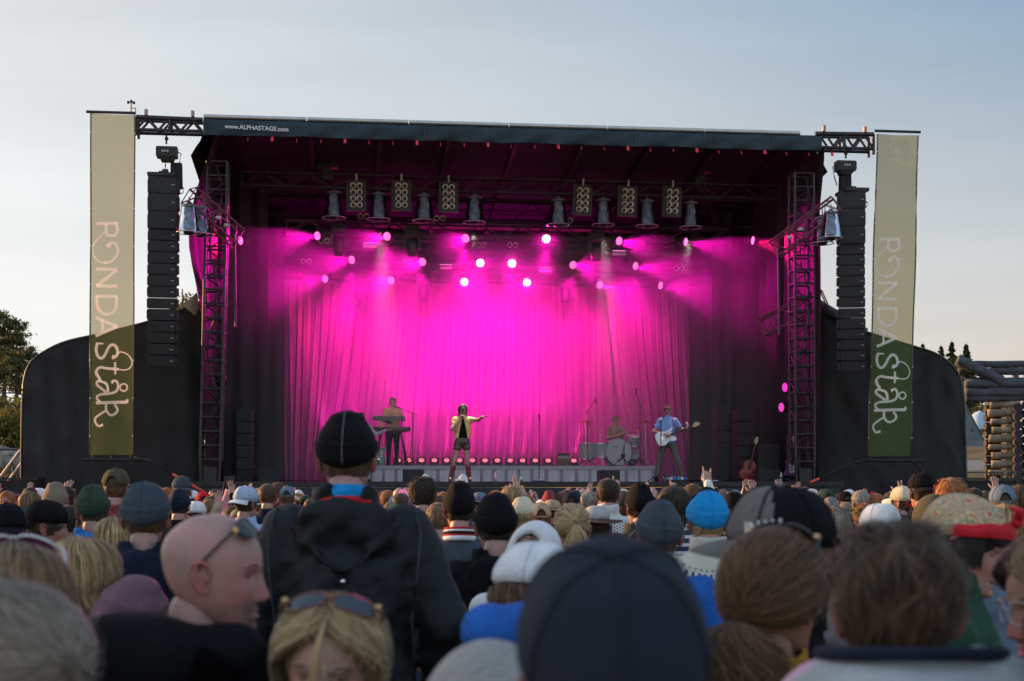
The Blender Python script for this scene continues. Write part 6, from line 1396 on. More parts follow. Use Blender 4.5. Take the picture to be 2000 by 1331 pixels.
# crowd-control fence on the right
t = thing('mesh_fence', 'thin grey temporary fence in front of the log building', 'fence', (lx(1890), 38, 0)); O2 = (lx(1890), 38, 0); kf = F/38; fx = lambda x: (x-1000)/kf; fz = lambda y: CAMZ+(HOR-y)/kf
for x in (1888, 1958, 1966, 2036): MB(O2).cyl((fx(x), 38, 0), (fx(x), 38, fz(922)), .022, n=6).build('fence_post', M_stl, t)
for a, b in ((1888, 1958), (1966, 2036)):
    for y in (923, 950): MB(O2).cyl((fx(a), 38, fz(y)), (fx(b), 38, fz(y)), .02, n=6).build('fence_rail', M_stl, t)
    m = MB(O2)
    for i in range(12): x = a+(b-a)*(i+.5)/12; m.cyl((fx(x), 38, 1.0), (fx(x), 38, fz(923)), .005, n=4)
    tag(m.build('fence_mesh', M_stl, t))
# dark crowd barrier boxes either side
for px, w_, l_ in ((1915, 62, 'long black-draped barrier at the foot of the right wing wall'), (20, 60, 'black-draped barrier at the foot of the left wing wall')):
    a = P(px, 938, 29); t = thing('draped_barrier', l_, 'barrier', (a.x, 29, 0)); MB().box((0, 0, .98+.03), (w_/F*29*2, .5, 2.02)).build('drape_cloth', M_blk, t); MB().box((0, 0, 2.05), (w_/F*29*2+.05, .55, .04)).build('top_board', M_blkp, t)
# stair rails at far left
t = thing('stair_railing', 'pale metal stair railing rising right beside the left wing wall', 'railing', P(0, 960, 33)); b = P(0, 960, 33)
for i, (x0, y0, x1, y1) in enumerate([(-10, 946, 40, 880), (12, 946, 42, 905)]):
    a, c = P(x0, y0, 33)-b, P(x1, y1, 33)-b; MB().cyl(a, c, .035, n=8).build('handrail', mat('pale_rail', (.55, .45, .38), .4, .5), t)
    for f in (.2, .7): e = a.lerp(c, f); MB().cyl(e, e+Vector((0, 0, -.9)), .02, n=6).build('baluster', M_stl, t)
a, c = P(-10, 878, 34)-b, P(42, 878, 34)-b; MB().cyl(a, c, .03, n=8).build('top_rail', M_stl, t)
# unseen pines added left of the frame to shade the near crowd
SPG = 'unseen pines added to shade the near crowd'
for i, (x, y, h) in enumerate([(-12.5, 6.0, 8), (-14, 8.8, 9), (-12.8, 11.6, 8), (-15, 3.6, 8.5), (-16.5, 12.5, 9.5)]):
    t = pine(['unseen pine added for shade left of the field, nearest row', 'unseen tall pine added for shade left of the field, second in the row', 'unseen pine added for shade left of the field, third in the row', 'unseen pine added for shade left of the field, closest to the camera', 'unseen pine added for shade left of the field, set back from the row'][i], 1000, 900, 50, h, 70+i, 1.5, 5200, grp=SPG, size=.12); t.location = (x, y, -.1)
# ================================================================ THE CROWD
# pattern cloths
def pat_mat(name, ground, ink, fn):
    m = bpy.data.materials.new(name); m.use_nodes = True; n = m.node_tree.nodes; l = m.node_tree.links.new; b = n['Principled BSDF']; b.inputs['Roughness'].default_value = .95; b.inputs['Sheen Weight'].default_value = .2
    t = n.new('ShaderNodeTexCoord'); sp = n.new('ShaderNodeSeparateXYZ'); l(t.outputs['Object'], sp.inputs[0])
    def mt(op, a, b_=None, c=None):
        q = n.new('ShaderNodeMath'); q.operation = op
        for i, v in enumerate((a, b_, c)):
            if v is None: continue
            if isinstance(v, (int, float)): q.inputs[i].default_value = v
            else: l(v, q.inputs[i])
        return q.outputs[0]
    f = fn(mt, sp.outputs[0], sp.outputs[1], sp.outputs[2]); mx = n.new('ShaderNodeMix'); mx.data_type = 'RGBA'; mx.inputs['A'].default_value = tuple(ground)+(1,); mx.inputs['B'].default_value = tuple(ink)+(1,); l(f, mx.inputs['Factor']); l(mx.outputs['Result'], b.inputs['Base Color'])
    no = n.new('ShaderNodeTexNoise'); no.inputs['Scale'].default_value = 160; bp = n.new('ShaderNodeBump'); bp.inputs['Strength'].default_value = .6; bp.inputs['Distance'].default_value = .01; l(t.outputs['Object'], no.inputs['Vector']); l(no.outputs[0], bp.inputs['Height']); l(bp.outputs[0], b.inputs['Normal']); return m
def nordic(mt, x, y, z):
    rr = mt('SQRT', mt('ADD', mt('MULTIPLY', x, x), mt('MULTIPLY', y, y))); ang = mt('ARCTAN2', x, y); r2 = mt('SUBTRACT', rr, mt('MULTIPLY', mt('SUBTRACT', z, 1.45), .9))
    c1 = mt('SINE', mt('MULTIPLY', ang, 30)); band = lambda a, b: mt('MULTIPLY', mt('GREATER_THAN', r2, a), mt('LESS_THAN', r2, b))
    dia = mt('MULTIPLY', mt('LESS_THAN', mt('ABSOLUTE', mt('SUBTRACT', mt('ADD', mt('ABSOLUTE', mt('SINE', mt('MULTIPLY', ang, 15))), mt('ABSOLUTE', mt('MULTIPLY', mt('SUBTRACT', r2, .128), 85))), .6)), .22), band(.118, .139))
    ver = mt('MULTIPLY', mt('GREATER_THAN', c1, .15), band(.146, .178)); zig = mt('MULTIPLY', mt('GREATER_THAN', mt('MULTIPLY', mt('SINE', mt('MULTIPLY', ang, 20)), mt('SINE', mt('MULTIPLY', r2, 230))), .12), band(.184, .26))
    return mt('MAXIMUM', mt('MAXIMUM', dia, ver), zig)
def lice(mt, x, y, z):
    a = mt('GREATER_THAN', mt('SINE', mt('MULTIPLY', x, 300)), .15); b = mt('GREATER_THAN', mt('SINE', mt('ADD', mt('MULTIPLY', z, 300), mt('MULTIPLY', mt('FLOOR', mt('MULTIPLY', x, 47.7)), 3.14159))), .1); return mt('MULTIPLY', mt('MULTIPLY', a, b), mt('LESS_THAN', z, 1.46))
def stripes(mt, x, y, z): return mt('GREATER_THAN', mt('SINE', mt('MULTIPLY', z, 130)), .35)
def dots(mt, x, y, z): return mt('GREATER_THAN', mt('MULTIPLY', mt('SINE', mt('MULTIPLY', mt('ADD', x, mt('MULTIPLY', z, .5)), 260)), mt('SINE', mt('MULTIPLY', z, 300))), .62)
CL['nordic'] = pat_mat('nordic_knit', (.62, .57, .47), (.03, .07, .20), nordic); CL['lice'] = pat_mat('speckled_knit', (.60, .62, .60), (.02, .025, .03), lice); CL['stripe'] = pat_mat('striped_knit', (.02, .03, .06), (.6, .6, .62), stripes); CL['dots'] = pat_mat('dotted_blouse', (.55, .50, .46), (.10, .07, .07), dots)
# ---- middle distance, individually observed: label, px, py(top), distance, turn(deg), options
B, C_, BC, BK, HD = 'beanie', 'cap', 'backcap', 'bucket', 'hood'
def pp(label, px, py, d, rz=0, **k): return person(label, px, py, d, R(rz), **k)
pp('red-haired man near the left edge, face turned to the camera', 14, 958, 16, 175, hair=('short', 'red'), jacket=('plain', 'charcoal'), skin=2)
pp('dark-haired head just left of the taupe beanie, in the back row', 60, 951, 19, 5, hair=('short', 'dark'), jacket=('plain', 'black'))
pp('brown-haired person just right of the red-haired man', 36, 966, 17, -40, hair=('messy', 'brown'), jacket=('plain', 'navy'))
pp('sunlit light-brown head between red-haired man and taupe beanie', 58, 960, 14, 20, hair=('long', 'lightbrown'), jacket=('plain', 'black'), skin=2)
pp('person in blue and white cap behind the taupe beanie', 78, 955, 20, 0, hat=(BC, 'white', 'blue'), hair=('short', 'brown'), jacket=('plain', 'grey'))
pp('person in a wrinkled taupe beanie and navy jacket', 108, 947, 10.6, 12, hat=(B, 'taupe', 1), hair=('short', 'brown'), jacket=('hood', 'navy'), skin=2)
pp('dark-haired person in black with both bare hands up at the left', 129, 948, 13, -5, hair=('short', 'dark'), jacket=('plain', 'black'), pose='up2')
pp('person in dark green beanie and bright blue hooded jacket', 182, 949, 8.3, 8, hat=(B, 'green', 0), hair=('short', 'brown'), jacket=('hood', 'blue'), bulk=1.08, jkey='b8')
pp('person in brown cap with open back strap, above the green beanie', 226, 918, 10.6, 0, hat=(C_, 'olive'), hair=('short', 'brown'), jacket=('plain', 'maroon'), skin=2)
pp('person pointing one finger up between green beanie and brown cap', 196, 962, 15, 0, hair=('short', 'lightbrown'), jacket=('shirt', 'grey'), pose='pointR')
pp('person in a tall grey fleece beanie and navy hooded jacket', 284, 941, 5.75, 5, hat=(B, 'slate', 2), hair=('short', 'brown'), jacket=('hood', 'navy'), hn=1400, jc=.01)
pp('person in black backwards cap at the left frame edge', 12, 987, 6.6, 20, hat=(BC, 'black'), hair=('short', 'dark'), jacket=('plain', 'black'), skin=2)
pp('person in a dark grey cap beside the man with open mouth', 50, 992, 8.0, 30, hat=(C_, 'charcoal'), hair=('short', 'dark'), jacket=('plain', 'navy'))
pp('stubbled man in profile, mouth open, black cap turned backwards, navy jacket', 94, 981, 7.7, -78, hat=(BC, 'black'), hair=('short', 'dark'), jacket=('plain', 'navy'), skin=1, mouth=.9, fine=True, hn=1200, head=(0, 0, 0))
pp('person in navy jacket behind the stubbled man', 132, 985, 9.2, -20, hair=('short', 'dark'), jacket=('plain', 'navy'))
pp('blond head between the green beanie and the grey beanie', 225, 1010, 7.0, 8, hair=('long', 'blond'), jacket=('plain', 'black'), hn=1600)
pp('person in mottled grey cap at the foot of the left tower', 355, 932, 14, 20, hat=(BC, 'slate'), hair=('short', 'brown'), jacket=('plain', 'black'))
pp('red-brown head left of the mottled grey cap', 326, 953, 17, 0, hair=('messy', 'red'), jacket=('plain', 'grey'))
pp('person in navy beanie just right of the tall grey beanie', 350, 956, 12, 0, hat=(B, 'navy', 0), hair=('short', 'dark'), jacket=('plain', 'black'), skin=2)
pp('person in a bright red cap near the left tower', 397, 962, 17.5, 15, hat=(C_, 'red'), hair=('short', 'dark'), jacket=('plain', 'charcoal'))
pp('brown-haired person right of the red cap', 413, 975, 15, 0, hair=('long', 'lightbrown'), jacket=('plain', 'olive'), hL=.15)
pp('person in black and white cap in front of the red cap', 384, 981, 13.5, -10, hat=(BC, 'white', 'black'), hair=('short', 'brown'), jacket=('plain', 'black'))
pp('person with one tan-sleeved arm stretched straight up', 456, 988, 13.6, 0, hair=('messy', 'brown'), jacket=('knit', 'tan'), pose='upL')
pp('person holding a phone in one fist near the left tower foot', 412, 968, 16.5, 0, hair=('short', 'dark'), jacket=('plain', 'black'), pose='upR')
pp('person in pale blue and brown cap left of the tall man', 481, 952, 12, -30, hat=(BC, 'palm', 'white'), hair=('short', 'dark'), jacket=('plain', 'palm'))
pp('person in pink sleeves filming with a camera above the crowd', 474, 958, 17, 0, hair=('long', 'brown'), jacket=('plain', 'pink'), pose='upL')
pp('person in small white cap left of the tall man', 504, 966, 16, 10, hat=(C_, 'white'), hair=('short', 'brown'), jacket=('plain', 'grey'))
pp('brown-haired person just left of the tall man\'s shoulder', 523, 944, 14, 0, hair=('short', 'brown'), jacket=('plain', 'navy'))
pp('person in medium blue cap beside the tall man', 561, 951, 17, 5, hat=(C_, 'bluegrey'), hair=('short', 'brown'), jacket=('plain', 'grey'))
pp('second brown head beside the tall man', 543, 943, 18, -12, hair=('messy', 'brown'), jacket=('plain', 'maroon'))
pp('person filming with a pink phone case right of the tall man', 782, 962, 15, 0, hair=('short', 'brown'), jacket=('plain', 'royal'), pose='film')
pp('person with reddish hair near the pink phone', 758, 958, 18, 0, hair=('messy', 'red'), jacket=('plain', 'grey'))
pp('person with thick dark wavy hair between tall man and black beanie', 825, 933, 10.5, 8, hair=('curly', 'dark'), jacket=('plain', 'black'), hn=2200)
pp('person with white mittens raised below the singer', 866, 960, 15.5, 0, hair=('short', 'red'), jacket=('plain', 'navy'), pose='up', skin=0)
pp('person with navy sleeve raised making a sign below the singer', 857, 966, 14.5, 0, hair=('short', 'brown'), jacket=('plain', 'royal'), pose='peaceR')
pp('light-brown head tucked left of the first black beanie', 856, 980, 9.5, 14, hair=('short', 'lightbrown'), jacket=('plain', 'palm'))
pp('person in smooth black beanie with red, white and black collar', 897, 947, 8.2, 4, hat=(B, 'black', 1), hair=('short', 'dark'), jacket=('plain', 'slate'), skin=2)
pp('person in black beanie and heavy black hooded jacket', 968, 966, 6.3, 6, hat=(B, 'black', 0), hair=('short', 'dark'), jacket=('hood', 'black'), bulk=1.12, jkey='b12')
pp('person in pale blue-grey hat behind the black beanies', 937, 961, 16, 0, hat=(BK, 'bluegrey'), hair=('short', 'brown'), jacket=('plain', 'grey'))
pp('reddish head with one hand raised right of the singer', 971, 959, 15, 0, hair=('messy', 'red'), jacket=('plain', 'maroon'), pose='upR')
pp('sunlit blond head right of the black beanies', 998, 949, 12.5, 18, hair=('messy', 'blond'), jacket=('plain', 'black'), skin=0)
pp('person in cream knitted beanie and glasses looking right', 1022, 972, 11.2, -45, hat=(B, 'cream', 0), hair=('long', 'blond'), jacket=('plain', 'black'), skin=0)
pp('person in tan baseball cap seen from behind', 1055, 984, 11.5, 4, hat=(C_, 'tan', 'tan'), hair=('short', 'brown'), jacket=('plain', 'navy'))
pp('person in dusty pink beanie with arms up at centre', 1073, 961, 17, 0, hat=(B, 'maroon', 1), hair=('short', 'dark'), jacket=('plain', 'grey'), pose='upL2')
pp('person in wide grey felt hat at centre', 1078, 975, 14, 10, hat=(BK, 'tan', 'grey', .10), hair=('short', 'brown'), jacket=('plain', 'brown'))
pp('brown head next to the wide grey hat', 1097, 960, 17, 0, hair=('short', 'brown'), jacket=('plain', 'navy'))
pp('person in navy and maroon cap left of the patterned sweater', 1115, 962, 15.5, 0, hat=(C_, 'navy', 'maroon'), hair=('short', 'brown'), jacket=('plain', 'grey'))
pp('person with pink wristband and open hand raised at centre', 1125, 975, 17.5, 0, hair=('short', 'dark'), jacket=('plain', 'black'), pose='upR2')
pp('grey-haired person pointing up left of the patterned sweater', 1152, 958, 15, -25, hair=('short', 'grey'), jacket=('plain', 'charcoal'), pose='pointR', skin=2)
pp('short-haired man in black and white speckled sweater', 1187, 933, 11.2, 3, hair=('short', 'dark'), jacket=('knit', 'lice'), skin=2, hn=1500)
pp('woman with long blond ponytail', 1117, 984, 7.2, 6, hair=('pony', 'blond'), jacket=('plain', 'charcoal'), skin=2, hn=1800, hL=.34)
pp('person in pale grey hat with a wide dark brim', 1165, 986, 8.6, -15, hat=(BK, 'lightgrey', 'brown', .085), hair=('long', 'dark'), jacket=('plain', 'black'), sc=.93)
pp('person in black knitted beanie with a large red-lit ear', 1249, 949, 9.3, 14, hat=(B, 'black', 1), hair=('short', 'brown'), jacket=('hood', 'charcoal'), skin=2)
pp('person in grey cap half hidden behind the black knitted beanie', 1218, 962, 12, 8, hat=(C_, 'charcoal'), hair=('short', 'brown'), jacket=('plain', 'black'), skin=2)
pp('person behind with both hands high above the grey cap', 1232, 968, 14.5, 0, hair=('short', 'dark'), jacket=('plain', 'black'), pose='up2')
pp('person pointing left of the dark wavy head', 1283, 962, 15.5, 0, hair=('short', 'brown'), jacket=('plain', 'grey'), pose='pointR')
pp('person with dark brown chin-length hair behind the slate beanie', 1315, 950, 9.4, 5, hair=('long', 'dark'), jacket=('plain', 'stripe'), hL=.06, hn=1600)
pp('brown-haired person raising a two-finger sign, right of centre', 1352, 944, 13, 8, hair=('short', 'brown'), jacket=('plain', 'white'), pose='hornR')
pp('person in black hood behind the bright blue beanie', 1378, 953, 9.5, 0, hat=(HD, 'black'), hair=('short', 'dark'), jacket=('plain', 'black'))
pp('person in slate fleece beanie and blue jacket', 1288, 980, 5.8, 5, hat=(B, 'slate', 0), hair=('short', 'brown'), jacket=('plain', 'royal'))
pp('person in bright blue beanie and cream patterned wool sweater', 1382, 958, 6.6, 3, hat=(B, 'brightblue', 2), hair=('short', 'blond'), jacket=('knit', 'nordic'), jc=.009, bulk=1.08, jkey='nord')
pp('person in black beanie right of the bright blue beanie', 1432, 960, 10.5, 0, hat=(B, 'black', 2), hair=('long', 'lightbrown'), jacket=('plain', 'stripe'))
pp('person with blue-sleeved arm raised right of the bright blue beanie', 1440, 966, 15, 0, hair=('short', 'brown'), jacket=('plain', 'brightblue'), pose='upR')
pp('person in dark cap behind the trucker cap', 1465, 949, 17, 0, hat=(C_, 'navy'), hair=('short', 'dark'), jacket=('plain', 'black'), pose='clap')
pp('person in round cream beanie left of the trucker cap', 1472, 960, 16, 0, hat=(B, 'cream', 0), hair=('long', 'brown'), jacket=('plain', 'maroon'))
pp('brown-haired person under the cream beanie', 1452, 978, 12.5, 0, hair=('short', 'brown'), jacket=('plain', 'charcoal'))
pp('person with clapping hands above the trucker cap', 1516, 965, 15, 0, hair=('short', 'brown'), jacket=('plain', 'grey'), pose='clap')
pp('person with both hands up above the trucker cap', 1496, 962, 17, 0, hair=('short', 'dark'), jacket=('plain', 'tan'), pose='up')
pp('dark-haired person near the foot of the right tower', 1572, 950, 19, 0, hair=('short', 'dark'), jacket=('plain', 'black'))
pp('person in white cap near the foot of the right tower', 1586, 957, 18.5, -20, hat=(BC, 'white'), hair=('short', 'brown'), jacket=('plain', 'grey'))
pp('person in dark green cap right of the trucker cap', 1613, 957, 15.5, 5, hat=(C_, 'green'), hair=('short', 'brown'), jacket=('plain', 'grey'))
pp('person in speckled grey knitted beanie right of the trucker cap', 1622, 975, 13, 0, hat=(B, 'grey', 1), hair=('long', 'lightbrown'), jacket=('plain', 'charcoal'))
pp('person with straight light-brown hair beside the flower wreath', 1630, 990, 8.8, -10, hair=('long', 'ashblond'), jacket=('plain', 'brown'), hn=1600)
pp('person in black cap with white front below the right wing', 1650, 961, 18, 5, hat=(C_, 'black', 'white'), hair=('short', 'brown'), jacket=('plain', 'maroon'))
pp('grey-haired person below the right wing wall', 1680, 957, 14.5, 15, hair=('short', 'grey'), jacket=('plain', 'black'), hn=1200)
pp('person with short reddish-brown hair below the green banner', 1711, 963, 14.5, 4, hair=('short', 'red'), jacket=('plain', 'charcoal'))
pp('person raising two fingers from a white cuff below the green banner', 1736, 968, 14.5, 0, hair=('short', 'brown'), jacket=('plain', 'navy'), pose='peaceR')
pp('person in cream cap lit by the sun below the green banner', 1762, 952, 12.8, 40, hat=(C_, 'cream'), hair=('short', 'brown'), jacket=('plain', 'grey'), skin=2)
pp('person in small white cap left of the multicoloured cap', 1737, 976, 14, 25, hat=(C_, 'white'), hair=('short', 'brown'), jacket=('plain', 'grey'), skin=2)
pp('person in red, purple and yellow cap', 1776, 964, 12.8, 0, hat=(C_, CL['red'], 'red'), hair=('short', 'dark'), jacket=('plain', 'black'))
pp('person with curly red-brown hair and flower wreath', 1690, 984, 11.5, 0, hair=('curly', 'red'), jacket=('plain', 'olive'), hn=1600)
pp('person in white and navy cap in front of the curly-haired head', 1718, 987, 6.9, 12, hat=(BC, 'white', 'navy'), hair=('short', 'brown'), jacket=('plain', 'grey'))
pp('man with shaved neck and black cap, left of the orange-haired head', 1799, 925, 10.8, 4, hat=(BC, 'black'), hair=('short', 'brown'), jacket=('plain', 'black'), skin=2)
pp('person with thick bright orange hair', 1857, 934, 9.0, 2, hair=('messy', 'red'), jacket=('plain', 'black'), hn=2000)
pp('dark-haired person right of the orange-haired head', 1902, 952, 15, 0, hair=('short', 'dark'), jacket=('plain', 'black'))
pp('person with pink hand raised near the log building', 1922, 958, 16, 0, hair=('short', 'brown'), jacket=('plain', 'pink'), pose='upR')
pp('person in grey cap worn backwards near the log building', 1958, 950, 10.4, -8, hat=(C_, 'bluegrey'), hair=('short', 'brown'), jacket=('plain', 'grey'))
pp('long brown-haired person at the right edge', 1990, 948, 11.5, 0, hair=('long', 'brown'), jacket=('plain', 'palm'))
pp('person in olive hooded jacket behind the headscarf', 1822, 968, 7.6, 0, hat=(HD, 'olive'), hair=('short', 'dark'), jacket=('plain', 'olive'))
pp('blond person hidden between the headscarf and the right edge', 1962, 985, 7.5, 0, hair=('long', 'blond'), jacket=('plain', 'bluegrey'))
# ---- back rows: generated to fill the field, each with its own look
seenl = set(); r_ = random.Random(11); cols = ['black', 'navy', 'grey', 'maroon', 'green', 'taupe', 'white', 'blue', 'tan', 'charcoal', 'cream', 'red', 'bluegrey', 'brown']
cn = {'bluegrey': 'blue-grey', 'charcoal': 'charcoal', 'ashblond': 'ash-blond', 'lightbrown': 'light-brown'}
zones = [(0, 180, 'below the olive and gold banner\'s left side'), (180, 290, 'below the olive and gold banner'), (290, 390, 'below the left loudspeaker column'), (390, 560, 'near the left tower foot'), (560, 740, 'behind the tall man in black'), (740, 860, 'below the keyboards'), (860, 960, 'below the singer'), (960, 1060, 'below the lone microphone stand'),
         (1060, 1180, 'below the brown amplifier'), (1180, 1290, 'below the drum kit'), (1290, 1420, 'below the guitarist'), (1420, 1540, 'below the right side monitor'), (1540, 1690, 'near the right tower foot'), (1690, 1800, 'below the green banner'), (1800, 1900, 'below the right wing wall'), (1900, 2001, 'below the log building')]
row = 0
for d, step, py0 in ((25.5, 21, 958), (23.2, 25, 960), (21, 29, 962), (19, 36, 965), (16.8, 62, 970), (14.8, 95, 978), (12.6, 140, 990), (10.0, 240, 1005)):
    row += 1; x = -10+row*7
    while x < 2010:
        px = x+r_.uniform(-6, 6); x += step*r_.uniform(.85, 1.25); Xw, Yw = (px-1000)/F*d, d+r_.uniform(-.5, .5)
        if any(math.hypot(Xw-a, Yw-b) < .42 for a, b, _ in FEET) or math.hypot(Xw+1.5, Yw-25) < 0: continue
        if (L(US(px, 950, -.4)[0], -.4)-Vector((Xw, Yw, 0))).length < .5: continue
        hk = r_.choice(['short', 'messy', 'short', 'long', 'curly', 'pony', 'long']); hc = r_.choice(['brown', 'dark', 'lightbrown', 'blond', 'brown', 'red', 'grey', 'ashblond', 'dark']); jc_ = r_.choice(['black', 'navy', 'charcoal', 'grey', 'black', 'olive', 'maroon', 'blue', 'tan', 'green', 'white', 'slate'])
        z_ = [q[2] for q in zones if q[0] <= px < q[1]]; z_ = z_[0] if z_ else 'at the frame edge'; zz = z_
        for _ in range(60):
            ht = r_.choice([None, None, 'beanie', 'cap', 'backcap', 'bucket', 'beanie']); c1 = r_.choice(cols)
            ln = {'short': 'short', 'messy': 'tousled', 'long': 'long', 'curly': 'curly', 'pony': 'ponytailed'}[hk]
            lb = ('%s %s-haired person in %s %s' % (ln, cn.get(hc, hc), cn.get(jc_, jc_), zz)) if not ht else ('person in %s %s and %s top %s' % (cn.get(c1, c1), {'beanie': 'beanie', 'cap': 'cap', 'backcap': 'backwards cap', 'bucket': 'brimmed hat'}[ht], cn.get(jc_, jc_), zz))
            if lb not in seenl: break
            hk = r_.choice(['short', 'messy', 'long', 'curly', 'pony']); hc = r_.choice(['brown', 'dark', 'lightbrown', 'blond', 'red', 'grey', 'ashblond'])
        if lb in seenl: continue
        seenl.add(lb); ps = r_.choice(['down']*22+['up2', 'upR2', 'upL2', 'film', 'clap', 'fistR', 'upL'] if d > 16 else ['down'])
        hd = r_.choice([(0, 0, 0), (28, 0, 0), (-28, 0, 4), (0, 12, 8), (0, -10, -7)]) if ps == 'down' else (0, 0, 0)
        person(lb, px, py0+r_.uniform(-4, 12)+(3 if d < 20 else 0), Yw, R(r_.gauss(0, 26)), head=hd, hat=(ht, c1) if ht else None, hair=(hk, hc), jacket=(r_.choice(['plain', 'hood', 'plain', 'puffer']), jc_), pose=ps, skin=r_.choice([0, 1, 2, 2, 0]), hn=260 if d > 18 else 500, hw=.011)
# ================================================================ FOREGROUND PEOPLE
# (kept below the crowd helpers; each one observed separately)
def glasses(label, t, Mh, ang=0, dz=0., dy=0., lens=(.02, .02, .025), frame=(.02, .015, .015), kind='sun', wd=1., tip=None, tilt=0, tint=None, arm=None):
    piv = Vector((0, .02, .125)); Mg = Matrix.Translation((0, dy, dz)) @ Matrix.Translation(piv) @ Euler((R(-ang), R(tilt), 0)).to_matrix().to_4x4() @ Matrix.Translation(-piv)
    g = bpy.data.objects.new('sunglasses' if kind == 'sun' else 'eyeglasses', None); COL.objects.link(g); tag(g, label, 'sunglasses' if kind == 'sun' else 'glasses'); g.matrix_world = t.matrix_basis @ Mh @ Mg
    nm = label.replace(' ', '')[:14]; mf = mat('gl_frame_'+nm, frame, .25, spec=.6, var=.0); ml = mat('gl_lens_'+nm, lens, .08, .3, spec=.8); W = .074*wd
    for s in (-1, 1):
        c = Vector((s*.035*wd, -.104, .118)); out = [(c.x+(.029*wd)*math.copysign(abs(math.cos(a))**.75, math.cos(a)), .006*((math.cos(a)*s)), c.z+.021*math.copysign(abs(math.sin(a))**.8, math.sin(a))) for a in np.linspace(0, 2*PI, 25)[:-1]]
        q = [Vector((x, c.y+abs(x)**2*4.2, z)) for x, y, z in out]
        if kind == 'sun': m = MB(); m.add([tuple(c+Vector((0, .003, 0)))]+[tuple(p) for p in q], [(0, 1+i, 1+(i+1) % 24) for i in range(24)]); m.build('lens', ml, g)
        MB().tube(q, .0028 if kind == 'sun' else .0012, 6, closed=True).build('rim', mf, g)
        am = MB(); am.tube([(s*W*.86, -.085, .128), (s*W*1.0, -.074, .128), (s*W*1.02, -.04, .128), (s*W*1.02, .0, .126), (s*W*1.01, .022, .118), (s*W*.99, .038, .100)], [.004, .0038, .003, .003, .0032, .003] if kind == 'sun' else [.0015]*6, 6); am.build('temple_arm', arm or mf, g)
        MB().box((s*W*.93, -.084, .128), (.010, .008, .010)).build('hinge', mat('gold_hinge', (.6, .42, .2), .3, .8), g)
    MB().tube([(-.008, -.103, .122), (0, -.105, .125), (.008, -.103, .122)], .0028 if kind == 'sun' else .0012, 6).build('bridge', mf, g); return g
def ring(name, t, z, r, h, m, th=.006, tilt=8):
    o = MB().lathe([(r-th, -h/2), (r, -h/2), (r+th*.6, 0), (r, h/2), (r-th, h/2)], (0, .012, z), n=32, mtx=Euler((R(tilt), 0, 0)).to_matrix()).build(name, m, t); return o
NEAR = 'people standing nearest the camera'
def hero(label, px, py, d, rz, sc=None, **k): return person(label, px, py, d, R(rz), NEAR, sc=sc, **k)
# tall man in black
M_shell_j = cloth('black_shell', (.005, .0075, .011), rough=.6, sheen=0, spec=.3, bump=.5, bs=14)
t = hero('tall man in black beanie and black hooded shell jacket, a blue gaiter at his neck', 677, 808, 4.6, 3, hat=('beanie', 'black', 0), hair=('short', 'brown'), jacket=('hood', M_shell_j), pose=(((-.30, .04, 1.15), (-.27, -.10, .92), 'relax', (0, -.1, -1), (1, 0, 0)), ((.30, .04, 1.15), (.27, -.10, .92), 'relax', (0, -.1, -1), (-1, 0, 0))), bulk=1.15, jkey='tall', jc=.0085, skin=2, wr=2.1, hn=1400, trousers='black', head=(-4, 3, 0))
ring('neck_gaiter', t, 1.535, .083, .045, CL['brightblue'], .010); ring('red_collar', t, 1.510, .088, .03, CL['red'], .008)
for o in t.children_recursive:
    if o.name.startswith('seam'): omat(o, CL['grey'])
# bald man
t = hero('bald man in profile to the right, sunglasses pushed up, black fleece collar', 403, 988, 2.80, -24, sc=1.0, hair=None, jacket=('hood', cloth('black_fleece', (.003, .003, .0035), bump=1., bs=90, sheen=.0, spec=.05)), skin=2, fine=True, head=(-62, 4, 0), bulk=1.17, jkey='bald', jc=.009, cell=.012, pk='bald', trousers='black')
glasses('sunglasses pushed up on the bald man\'s head', t, headM(-62, 4, 0), 47, dz=.004, dy=.004, lens=(.03, .02, .015), frame=(.012, .012, .014), wd=1.06)
# blond woman facing the camera
t = hero('blond woman facing the camera with centre-parted hair, only her upper face in view', 640, 1162, 2.45, 183, hair=('long', 'blond'), jacket=('plain', 'black'), skin=0, fine=True, head=(-6, 5, 4), hn=8500, hL=.22, hw=.0021, pk='bw', look=(-.15, .0), seed=3)
glasses('tortoiseshell sunglasses resting on the blond woman\'s hair', t, headM(-6, 5, 4), 60, dz=.022, dy=.004, lens=(.03, .05, .07), frame=(.13, .045, .03), wd=1.2)
# navy cap
M_capn = cloth('navy_cap', (.016, .020, .034), bump=.25, bs=200, var=.12)
t = hero('person in plain navy cap, crown button showing, largest and nearest head', 1180, 1052, 1.47, 2, sc=1.04, hat=('fcap', M_capn), hair=('short', 'dark'), jacket=('plain', 'black'), head=(0, -24, 0), pk='nc', skin=2, hn=1200)
# trucker cap man
t = hero('man in grey and black trucker cap looking left, light-brown hair below it', 1522, 958, 3.0, 84, hat=('trucker', 'black', cloth('warm_grey', (.13, .125, .12))), hair=('short', 'lightbrown'), jacket=('plain', 'black'), hL=.12, hn=2200, pk='tr', skin=2)
cap = [o for o in t.children if o.name.startswith('cap')][0]; n_ = text_mesh('cap_lettering', 'INAU', .034, M_wht, cap, (.084, -.074, .172), (R(78), R(-6), R(58)), .0006, .0006)
